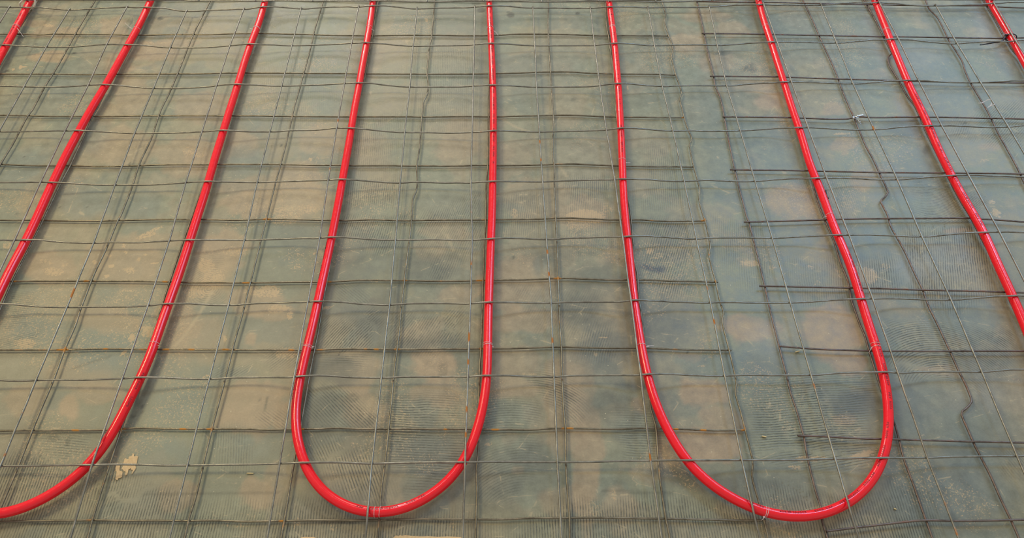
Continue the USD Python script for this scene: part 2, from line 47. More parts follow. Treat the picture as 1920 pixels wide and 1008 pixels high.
UC = [[-12601,55,255,-12600,-15,255,-12599,-521,249,-12597,-1026,244,-12595,-1532,239,-12594,-2037,234,-12592,-2543,228,-12590,-3048,222,-12589,-3553,216,-12587,-4059,211,-12585,-4564,206,-12584,-5070,202,-12582,-5575,198,-12580,-6081,195,-12579,-6586,192,-12577,-7091,190,-12575,-7597,188,-12574,-8102,187,-12572,-8608,184,-12570,-9113,182,-12569,-9619,182,-12567,-10124,182,-12565,-10629,182,-12564,-11135,182,-12562,-11640,182,-12560,-12146,182,-12559,-12651,182,-12557,-13157,182,-12555,-13662,182,-12554,-14167,182,-12552,-14673,182,-12550,-15178,182,-12548,-15684,182,-12547,-16189,182,-12545,-16695,182,-12543,-17200,182],[-11111,33,182,-11113,-37,182,-11135,-794,183,-11156,-1516,183,-11153,-2251,184,-11150,-2951,185,-11148,-3460,185,-11147,-3969,187,-11145,-4477,188,-11143,-4986,190,-11142,-5495,192,-11140,-6004,194,-11138,-6513,197,-11136,-7022,200,-11135,-7531,204,-11133,-8040,209,-11131,-8549,198,-11130,-9058,183,-11128,-9566,182,-11126,-10075,182,-11125,-10584,182,-11123,-11093,182,-11121,-11602,182,-11120,-12111,182,-11118,-12620,182,-11116,-13129,182,-11114,-13638,182,-11113,-14147,182,-11111,-14655,182,-11109,-15164,182,-11108,-15673,182,-11106,-16182,182,-11104,-16691,182,-11103,-17200,182],[-9621,65,228,-9624,-5,228,-9652,-757,224,-9671,-1486,229,-9643,-2266,245,-9613,-3011,265,-9606,-3535,278,-9604,-4034,286,-9604,-4512,291,-9595,-5035,296,-9590,-5535,298,-9586,-6014,298,-9569,-6538,299,-9554,-7040,300,-9538,-7524,302,-9536,-8033,305,-9534,-8542,305,-9533,-9051,306,-9531,-9561,306,-9529,-10070,306,-9527,-10579,306,-9526,-11089,305,-9524,-11598,288,-9522,-12107,241,-9521,-12616,195,-9519,-13126,183,-9517,-13635,182,-9516,-14144,182,-9514,-14654,182,-9512,-15163,182,-9511,-15672,182,-9509,-16181,182,-9507,-16691,182,-9505,-17200,182],[-8088,-61,183,-8090,-131,183,-8107,-865,183,-8123,-1566,183,-8126,-2317,182,-8129,-3032,182,-8134,-3539,182,-8138,-4028,182,-8142,-4501,182,-8129,-5023,182,-8118,-5526,182,-8107,-6011,182,-8093,-6534,182,-8081,-7037,182,-8068,-7520,182,-8071,-7907,182,-8074,-8283,182,-8077,-8647,182,-8079,-8999,182,-8085,-9387,182,-8091,-9762,182,-8096,-10125,182,-8102,-10475,182,-8104,-10793,182,-8106,-11101,182,-8109,-11401,182,-8110,-11692,184,-8104,-11978,195,-8102,-12500,288,-8101,-13023,271,-8099,-13545,188,-8097,-14067,182,-8095,-14589,182,-8094,-15111,182,-8092,-15633,182,-8090,-16156,182,-8088,-16678,182,-8087,-17200,182],[-6601,-50,235,-6604,-120,235,-6628,-857,232,-6648,-1568,235,-6647,-2310,237,-6649,-3011,236,-6642,-3535,238,-6635,-4039,240,-6630,-4524,241,-6623,-5043,242,-6618,-5541,242,-6614,-6018,241,-6593,-6546,246,-6571,-7054,252,-6551,-7541,257,-6551,-7929,258,-6550,-8306,260,-6549,-8672,263,-6547,-9026,267,-6553,-9413,270,-6559,-9787,271,-6563,-10149,275,-6563,-10503,285,-6564,-10827,294,-6566,-11140,301,-6569,-11442,306,-6574,-11734,306,-6583,-12015,300,-6588,-12298,273,-6600,-12570,233,-6608,-12838,202,-6607,-13104,187,-6605,-13616,182,-6603,-14128,182,-6602,-14640,182,-6600,-15152,182,-6598,-15664,182,-6596,-16176,182,-6595,-16688,182,-6593,-17200,182],[-5170,28,184,-5170,-42,184,-5166,-793,183,-5162,-1509,183,-5160,-2264,183,-5157,-2983,183,-5158,-3751,183,-5159,-4480,183,-5158,-4995,183,-5157,-5492,183,-5157,-5970,183,-5143,-6496,183,-5130,-7001,183,-5118,-7486,183,-5116,-7879,183,-5114,-8260,183,-5112,-8629,182,-5110,-8986,182,-5113,-9380,182,-5115,-9760,182,-5117,-10128,182,-5119,-10483,182,-5120,-10805,182,-5120,-11118,182,-5120,-11422,182,-5119,-11717,182,-5119,-12003,182,-5116,-12295,182,-5113,-12579,182,-5110,-12855,182,-5108,-13123,182,-5106,-13633,182,-5104,-14142,182,-5103,-14652,182,-5101,-15161,182,-5099,-15671,182,-5097,-16181,182,-5096,-16690,182,-5094,-17200,182],[-3669,-9,264,-3669,-79,264,-3675,-821,261,-3679,-1534,261,-3677,-2284,265,-3675,-2996,266,-3671,-3753,270,-3668,-4468,271,-3661,-5000,273,-3654,-5512,276,-3647,-6005,278,-3634,-6532,282,-3620,-7038,287,-3607,-7524,291,-3608,-7912,294,-3609,-8287,296,-3610,-8651,298,-3611,-9003,300,-3613,-9403,302,-3615,-9788,304,-3616,-10161,305,-3618,-10520,306,-3615,-10842,306,-3612,-11154,304,-3610,-11454,299,-3611,-11743,285,-3616,-12021,260,-3623,-12309,227,-3628,-12591,201,-3630,-12869,188,-3628,-13143,183,-3626,-13650,182,-3624,-14157,182,-3623,-14664,182,-3621,-15171,182,-3619,-15679,182,-3618,-16186,182,-3616,-16693,182,-3614,-17200,182],[-2174,14,182,-2174,-56,182,-2175,-826,182,-2177,-1559,182,-2169,-2316,182,-2162,-3036,182,-2164,-3800,182,-2166,-4524,182,-2164,-5037,182,-2161,-5532,182,-2159,-6008,182,-2152,-6530,182,-2145,-7031,182,-2139,-7513,182,-2136,-7906,182,-2133,-8288,182,-2130,-8657,182,-2127,-9015,182,-2130,-9405,182,-2134,-9782,182,-2137,-10147,182,-2140,-10500,182,-2143,-10820,182,-2146,-11132,182,-2149,-11434,182,-2152,-11728,183,-2153,-12017,193,-2140,-12331,240,-2124,-12639,301,-2120,-12919,300,-2126,-13178,247,-2124,-13681,185,-2123,-14183,182,-2121,-14686,182,-2119,-15189,182,-2118,-15692,182,-2116,-16194,182,-2114,-16697,182,-2113,-17200,182],[-683,-30,252,-683,-100,252,-677,-867,247,-672,-1598,242,-673,-2357,237,-673,-3080,233,-672,-3856,231,-671,-4594,232,-669,-5105,232,-668,-5598,234,-666,-6073,235,-649,-6596,240,-632,-7099,247,-616,-7583,254,-617,-8093,257,-617,-8581,260,-618,-9050,263,-623,-9440,263,-627,-9816,263,-631,-10179,263,-635,-10532,266,-637,-10854,273,-639,-11167,284,-640,-11472,297,-641,-11765,306,-643,-12048,306,-646,-12346,285,-649,-12629,243,-653,-12907,205,-655,-13183,187,-653,-13685,182,-652,-14187,182,-650,-14689,182,-648,-15191,182,-647,-15694,182,-645,-16196,182,-643,-16698,182,-642,-17200,182],[818,21,182,819,-49,182,821,-826,182,824,-1566,183,818,-2336,183,812,-3069,183,816,-3826,183,821,-4545,183,825,-5054,183,830,-5544,183,834,-6017,183,842,-6539,183,849,-7041,183,856,-7523,182,863,-8038,182,870,-8531,182,877,-9005,182,873,-9404,182,870,-9788,182,866,-10160,182,863,-10519,182,858,-10838,182,854,-11148,182,850,-11448,182,846,-11740,182,842,-12024,182,843,-12332,182,844,-12630,182,845,-12920,182,846,-13202,182,848,-13773,182,850,-14344,182,852,-14915,182,854,-15486,182,856,-16058,182,858,-16629,182,860,-17200,182],[2303,-57,223,2303,-127,223,2297,-891,223,2291,-1619,225,2290,-2377,231,2289,-3098,237,2298,-3854,250,2306,-4573,263,2317,-5086,273,2326,-5580,283,2336,-6055,292,2338,-6580,297,2342,-7082,300,2345,-7563,302,2346,-7952,302,2346,-8329,303,2347,-8695,304,2348,-9049,304,2348,-9443,304,2348,-9823,303,2348,-10191,302,2349,-10545,299,2346,-10864,292,2345,-11171,280,2345,-11467,263,2347,-11754,241,2348,-12033,219,2355,-12340,199,2360,-12641,187,2363,-12935,183,2366,-13222,182,2368,-13790,182,2370,-14358,182,2372,-14927,182,2374,-15495,182,2375,-16063,182,2377,-16632,182,2379,-17200,182],[3810,15,183,3809,-55,183,3795,-840,183,3782,-1587,184,3776,-2347,183,3771,-3070,183,3790,-3826,183,3808,-4544,182,3815,-5058,182,3822,-5554,182,3829,-6031,182,3830,-6558,182,3832,-7064,182,3834,-7550,182,3839,-7939,182,3844,-8315,182,3849,-8680,182,3853,-9034,182,3850,-9429,182,3847,-9810,182,3844,-10179,182,3841,-10536,182,3841,-10852,182,3840,-11159,182,3839,-11458,183,3838,-11749,186,3832,-12036,203,3819,-12370,258,3808,-12689,306,3819,-12981,292,3844,-13254,238,3846,-13818,184,3848,-14382,182,3850,-14945,182,3851,-15509,182,3853,-16073,182,3855,-16636,182,3857,-17200,182],[5414,41,182,5411,-29,182,5373,-824,182,5337,-1581,182,5316,-2339,182,5295,-3060,182,5305,-3820,182,5313,-4541,182,5319,-5060,182,5324,-5559,182,5330,-6040,182,5337,-6561,182,5344,-7062,182,5351,-7543,182,5351,-7939,182,5350,-8321,182,5350,-8692,182,5349,-9051,182,5351,-9441,182,5353,-9818,182,5354,-10183,182,5356,-10536,182,5357,-10852,182,5358,-11160,182,5359,-11459,184,5357,-11751,189,5348,-12040,210,5331,-12312,252,5311,-12576,297,5310,-12822,306,5328,-13051,276,5354,-13272,227,5356,-13833,183,5358,-14394,182,5360,-14955,182,5361,-15516,182,5363,-16078,182,5365,-16639,182,5367,-17200,182],[6777,-34,306,6777,-104,306,6776,-878,305,6775,-1615,305,6777,-2357,304,6780,-3064,303,6782,-3584,302,6783,-4086,301,6784,-4572,301,6789,-5086,298,6795,-5582,295,6796,-6065,298,6810,-6584,298,6823,-7082,298,6835,-7562,299,6835,-7954,302,6837,-8331,303,6839,-8696,301,6842,-9049,299,6837,-9448,298,6832,-9834,298,6826,-10207,297,6824,-10565,292,6825,-10880,283,6831,-11183,268,6840,-11475,247,6850,-11759,224,6858,-12038,204,6873,-12296,191,6884,-12551,185,6892,-12800,183,6899,-13044,182,6905,-13281,182,6907,-13841,182,6909,-14401,182,6910,-14961,182,6912,-15521,182,6914,-16080,182,6916,-16640,182,6918,-17200,182],[8354,95,182,8353,25,182,8339,-766,182,8327,-1519,182,8313,-2289,182,8299,-3021,182,8307,-3546,182,8315,-4051,182,8323,-4539,182,8334,-5053,182,8346,-5547,182,8356,-6024,182,8356,-6551,182,8355,-7056,182,8355,-7542,182,8363,-7930,182,8370,-8306,182,8378,-8670,182,8385,-9024,182,8382,-9414,182,8378,-9791,182,8375,-10156,182,8372,-10509,183,8367,-10830,183,8361,-11141,183,8356,-11443,184,8351,-11737,185,8346,-12022,185,8348,-12540,184,8349,-13058,182,8351,-13575,182,8353,-14093,182,8354,-14611,182,8356,-15129,182,8358,-15647,182,8360,-16164,182,8361,-16682,182,8363,-17200,182],[9801,21,306,9801,-49,306,9803,-811,306,9807,-1534,303,9797,-2302,300,9788,-3031,295,9790,-3551,294,9791,-4055,294,9795,-4537,290,9813,-5037,282,9826,-5524,277,9836,-5996,276,9844,-6391,277,9849,-6778,282,9854,-7152,286,9862,-7512,286,9864,-8022,282,9866,-8532,277,9867,-9042,273,9869,-9552,265,9871,-10062,256,9872,-10572,244,9874,-11082,229,9876,-11591,213,9878,-12101,206,9879,-12611,259,9881,-13121,301,9883,-13631,204,9884,-14141,182,9886,-14651,182,9888,-15161,182,9889,-15670,182,9891,-16180,182,9893,-16690,182,9894,-17200,182],[11350,47,182,11350,-23,182,11339,-810,182,11329,-1559,182,11337,-2296,182,11344,-2997,182,11357,-3510,182,11369,-4005,182,11381,-4484,182,11383,-4992,182,11385,-5501,182,11386,-6010,182,11388,-6518,182,11390,-7027,182,11391,-7536,182,11393,-8044,182,11395,-8553,182,11396,-9062,182,11398,-9570,182,11400,-10079,183,11402,-10587,183,11403,-11096,187,11405,-11605,207,11407,-12113,274,11408,-12622,304,11410,-13131,225,11412,-13639,184,11413,-14148,182,11415,-14657,182,11417,-15165,182,11418,-15674,182,11420,-16183,182,11422,-16691,182,11423,-17200,182],[12777,-38,306,12773,-108,306,12732,-891,305,12692,-1636,306,12694,-2138,306,12696,-2640,306,12697,-3142,306,12699,-3644,306,12701,-4147,306,12702,-4649,305,12704,-5151,305,12706,-5653,304,12707,-6155,304,12709,-6657,303,12711,-7159,301,12712,-7661,299,12714,-8163,297,12716,-8665,294,12717,-9167,291,12719,-9669,288,12721,-10171,283,12722,-10673,270,12724,-11175,242,12726,-11677,209,12727,-12179,188,12729,-12681,183,12731,-13184,182,12732,-13686,182,12734,-14188,182,12736,-14690,182,12737,-15192,182,12739,-15694,182,12741,-16196,182,12742,-16698,182,12744,-17200,182],[-14101,55,182,-14100,-15,182,-14099,-521,182,-14097,-1026,182,-14095,-1532,182,-14094,-2037,182,-14092,-2543,182,-14090,-3048,182,-14089,-3553,182,-14087,-4059,182,-14085,-4564,182,-14084,-5070,182,-14082,-5575,182,-14080,-6081,182,-14079,-6586,182,-14077,-7091,182,-14075,-7597,182,-14074,-8102,182,-14072,-8608,182,-14070,-9113,182,-14069,-9619,182,-14067,-10124,182,-14065,-10629,182,-14064,-11135,182,-14062,-11640,182,-14060,-12146,182,-14059,-12651,182,-14057,-13157,182,-14055,-13662,182,-14054,-14167,182,-14052,-14673,182,-14050,-15178,182,-14048,-15684,182,-14047,-16189,182,-14045,-16695,182,-14043,-17200,182],[-15601,55,182,-15600,-15,182,-15599,-521,182,-15597,-1026,182,-15595,-1532,182,-15594,-2037,182,-15592,-2543,182,-15590,-3048,182,-15589,-3553,182,-15587,-4059,182,-15585,-4564,182,-15584,-5070,182,-15582,-5575,182,-15580,-6081,182,-15579,-6586,182,-15577,-7091,182,-15575,-7597,182,-15574,-8102,182,-15572,-8608,182,-15570,-9113,182,-15569,-9619,182,-15567,-10124,182,-15565,-10629,182,-15564,-11135,182,-15562,-11640,182,-15560,-12146,182,-15559,-12651,182,-15557,-13157,182,-15555,-13662,182,-15554,-14167,182,-15552,-14673,182,-15550,-15178,182,-15548,-15684,182,-15547,-16189,182,-15545,-16695,182,-15543,-17200,182],[-14101,55,182,-14100,-15,182,-14099,-521,182,-14097,-1026,182,-14095,-1532,182,-14094,-2037,182,-14092,-2543,182,-14090,-3048,182,-14089,-3553,182,-14087,-4059,182,-14085,-4564,182,-14084,-5070,182,-14082,-5575,182,-14080,-6081,182,-14079,-6586,182,-14077,-7091,182,-14075,-7597,182,-14074,-8102,182,-14072,-8608,182,-14070,-9113,182,-14069,-9619,182,-14067,-10124,182,-14065,-10629,182,-14064,-11135,182,-14062,-11640,182,-14060,-12146,182,-14059,-12651,182,-14057,-13157,182,-14055,-13662,182,-14054,-14167,182,-14052,-14673,182,-14050,-15178,182,-14048,-15684,182,-14047,-16189,182,-14045,-16695,182,-14043,-17200,182]]
C2R = [[-17200,313,272,-16677,308,272,-16154,304,272,-15632,299,272,-15109,295,272,-14586,291,272,-14063,286,272,-13540,282,272,-13018,277,272,-12495,273,272,-11972,268,272,-11449,264,272,-10926,260,272,-10404,255,272,-9881,251,272,-9358,246,272,-8835,242,272,-8312,238,272,-7953,192,272,-7607,204,272,-7259,207,272,-6908,202,272,-6554,175,272,-6204,172,272,-5859,196,272,-5508,191,272,-5156,176,272,-4804,156,272,-4455,169,272,-4106,175,272,-3756,176,272,-3405,174,272,-3053,160,272,-2700,138,272,-2349,122,272,-1997,112,272,-1647,113,272,-1296,121,272,-945,131,272,-594,145,272,-242,141,272,109,128,272,461,114,272,812,96,272,1164,89,272,1516,91,272,1868,96,272,2222,111,272,2575,120,272,2928,119,272,3280,103,272,3630,83,272,3981,68,272,4334,68,272,4688,73,272,5045,91,272,5401,109,272,5759,130,272,6118,155,272,6622,151,272,7126,147,272,7630,142,272,8133,138,272,8637,134,272,9141,130,272,9644,125,272,10148,121,272,10652,117,272,11156,113,272,11659,108,272,12163,104,272,12667,100,272,13170,96,272,13674,91,272,14178,87,272,14681,83,272,15185,78,272,15689,74,272,16193,70,272,16696,66,272,17200,61,272],[-17200,1813,272,-16677,1808,272,-16154,1804,272,-15632,1799,272,-15109,1795,272,-14586,1791,272,-14063,1786,272,-13540,1782,272,-13018,1777,272,-12495,1773,272,-11972,1768,272,-11449,1764,272,-10926,1760,272,-10404,1755,272,-9881,1751,272,-9358,1746,272,-8835,1742,272,-8312,1738,272,-7953,1692,272,-7607,1704,272,-7259,1707,272,-6908,1702,272,-6554,1675,272,-6204,1672,272,-5859,1696,272,-5508,1691,272,-5156,1676,272,-4804,1656,272,-4455,1669,272,-4106,1675,272,-3756,1676,272,-3405,1674,272,-3053,1660,272,-2700,1638,272,-2349,1622,272,-1997,1612,272,-1647,1613,272,-1296,1621,272,-945,1631,272,-594,1645,272,-242,1641,272,109,1628,272,461,1614,272,812,1596,272,1164,1589,272,1516,1591,272,1868,1596,272,2222,1611,272,2575,1620,272,2928,1619,272,3280,1603,272,3630,1583,272,3981,1568,272,4334,1568,272,4688,1573,272,5045,1591,272,5401,1609,272,5759,1630,272,6118,1655,272,6622,1651,272,7126,1647,272,7630,1642,272,8133,1638,272,8637,1634,272,9141,1630,272,9644,1625,272,10148,1621,272,10652,1617,272,11156,1613,272,11659,1608,272,12163,1604,272,12667,1600,272,13170,1596,272,13674,1591,272,14178,1587,272,14681,1583,272,15185,1578,272,15689,1574,272,16193,1570,272,16696,1566,272,17200,1561,272],[-17200,3313,272,-16677,3308,272,-16154,3304,272,-15632,3299,272,-15109,3295,272,-14586,3291,272,-14063,3286,272,-13540,3282,272,-13018,3277,272,-12495,3273,272,-11972,3268,272,-11449,3264,272,-10926,3260,272,-10404,3255,272,-9881,3251,272,-9358,3246,272,-8835,3242,272,-8312,3238,272,-7953,3192,272,-7607,3204,272,-7259,3207,272,-6908,3202,272,-6554,3175,272,-6204,3172,272,-5859,3196,272,-5508,3191,272,-5156,3176,272,-4804,3156,272,-4455,3169,272,-4106,3175,272,-3756,3176,272,-3405,3174,272,-3053,3160,272,-2700,3138,272,-2349,3122,272,-1997,3112,272,-1647,3113,272,-1296,3121,272,-945,3131,272,-594,3145,272,-242,3141,272,109,3128,272,461,3114,272,812,3096,272,1164,3089,272,1516,3091,272,1868,3096,272,2222,3111,272,2575,3120,272,2928,3119,272,3280,3103,272,3630,3083,272,3981,3068,272,4334,3068,272,4688,3073,272,5045,3091,272,5401,3109,272,5759,3130,272,6118,3155,272,6622,3151,272,7126,3147,272,7630,3142,272,8133,3138,272,8637,3134,272,9141,3130,272,9644,3125,272,10148,3121,272,10652,3117,272,11156,3113,272,11659,3108,272,12163,3104,272,12667,3100,272,13170,3096,272,13674,3091,272,14178,3087,272,14681,3083,272,15185,3078,272,15689,3074,272,16193,3070,272,16696,3066,272,17200,3061,272],[-17200,4813,272,-16677,4808,272,-16154,4804,272,-15632,4799,272,-15109,4795,272,-14586,4791,272,-14063,4786,272,-13540,4782,272,-13018,4777,272,-12495,4773,272,-11972,4768,272,-11449,4764,272,-10926,4760,272,-10404,4755,272,-9881,4751,272,-9358,4746,272,-8835,4742,272,-8312,4738,272,-7953,4692,272,-7607,4704,272,-7259,4707,272,-6908,4702,272,-6554,4675,272,-6204,4672,272,-5859,4696,272,-5508,4691,272,-5156,4676,272,-4804,4656,272,-4455,4669,272,-4106,4675,272,-3756,4676,272,-3405,4674,272,-3053,4660,272,-2700,4638,272,-2349,4622,272,-1997,4612,272,-1647,4613,272,-1296,4621,272,-945,4631,272,-594,4645,272,-242,4641,272,109,4628,272,461,4614,272,812,4596,272,1164,4589,272,1516,4591,272,1868,4596,272,2222,4611,272,2575,4620,272,2928,4619,272,3280,4603,272,3630,4583,272,3981,4568,272,4334,4568,272,4688,4573,272,5045,4591,272,5401,4609,272,5759,4630,272,6118,4655,272,6622,4651,272,7126,4647,272,7630,4642,272,8133,4638,272,8637,4634,272,9141,4630,272,9644,4625,272,10148,4621,272,10652,4617,272,11156,4613,272,11659,4608,272,12163,4604,272,12667,4600,272,13170,4596,272,13674,4591,272,14178,4587,272,14681,4583,272,15185,4578,272,15689,4574,272,16193,4570,272,16696,4566,272,17200,4561,272]]
C2C = [[-16674,248,306,-16674,308,306,-16677,1308,306,-16681,2308,306,-16684,3308,306,-16687,4308,306,-16691,5308,306,-16694,6200,306],[-15196,236,306,-15197,296,306,-15200,1296,306,-15203,2296,306,-15206,3296,306,-15210,4296,306,-15213,5296,306,-15216,6200,306],[-13719,223,306,-13719,283,306,-13722,1283,306,-13726,2283,306,-13729,3283,306,-13732,4283,306,-13736,5283,306,-13739,6200,306],[-12241,211,306,-12241,271,306,-12245,1271,306,-12248,2271,306,-12251,3271,306,-12255,4271,306,-12258,5271,306,-12261,6200,306],[-10764,198,306,-10764,258,306,-10767,1258,306,-10770,2258,306,-10774,3258,306,-10777,4258,306,-10780,5258,306,-10784,6200,306],[-9286,186,306,-9286,246,306,-9290,1246,306,-9293,2246,306,-9296,3246,306,-9300,4246,306,-9303,5246,306,-9306,6200,306],[-7809,137,306,-7809,197,306,-7812,1197,306,-7815,2197,306,-7819,3197,306,-7822,4197,306,-7825,5197,306,-7829,6197,306,-7829,6200,306],[-6343,113,306,-6343,173,306,-6347,1173,306,-6350,2173,306,-6353,3173,306,-6357,4173,306,-6360,5173,306,-6363,6173,306,-6363,6200,306],[-4876,100,306,-4876,160,306,-4880,1160,306,-4883,2160,306,-4886,3160,306,-4890,4160,306,-4893,5160,306,-4896,6160,306,-4896,6200,306],[-3407,114,306,-3407,174,306,-3410,1174,306,-3414,2174,306,-3417,3174,306,-3420,4174,306,-3424,5174,306,-3427,6174,306,-3427,6200,306],[-1922,52,306,-1922,112,306,-1926,1112,306,-1929,2112,306,-1932,3112,306,-1936,4112,306,-1939,5112,306,-1942,6112,306,-1943,6200,306],[-449,83,306,-449,143,306,-453,1143,306,-456,2143,306,-459,3143,306,-463,4143,306,-466,5143,306,-469,6143,306,-470,6200,306],[1053,31,306,1053,91,306,1050,1091,306,1046,2091,306,1043,3091,306,1040,4091,306,1036,5091,306,1033,6091,306,1033,6200,306],[2516,58,306,2516,118,306,2513,1118,306,2509,2118,306,2506,3118,306,2503,4118,306,2499,5118,306,2496,6118,306,2496,6200,306],[4009,8,306,4009,68,306,4005,1068,306,4002,2068,306,3999,3068,306,3995,4068,306,3992,5068,306,3989,6068,306,3988,6200,306],[5489,54,306,5489,114,306,5486,1114,306,5483,2114,306,5479,3114,306,5476,4114,306,5473,5114,306,5469,6114,306,5469,6200,306],[6967,88,306,6967,148,306,6964,1148,306,6960,2148,306,6957,3148,306,6954,4148,306,6950,5148,306,6947,6148,306,6947,6200,306],[8445,75,306,8444,135,306,8441,1135,306,8438,2135,306,8434,3135,306,8431,4135,306,8428,5135,306,8424,6135,306,8424,6200,306],[9922,63,306,9922,123,306,9919,1123,306,9915,2123,306,9912,3123,306,9909,4123,306,9905,5123,306,9902,6123,306,9902,6200,306],[11400,51,306,11400,111,306,11396,1111,306,11393,2111,306,11390,3111,306,11386,4111,306,11383,5111,306,11380,6111,306,11379,6200,306],[12877,38,306,12877,98,306,12874,1098,306,12870,2098,306,12867,3098,306,12864,4098,306,12860,5098,306,12857,6098,306,12857,6200,306]]
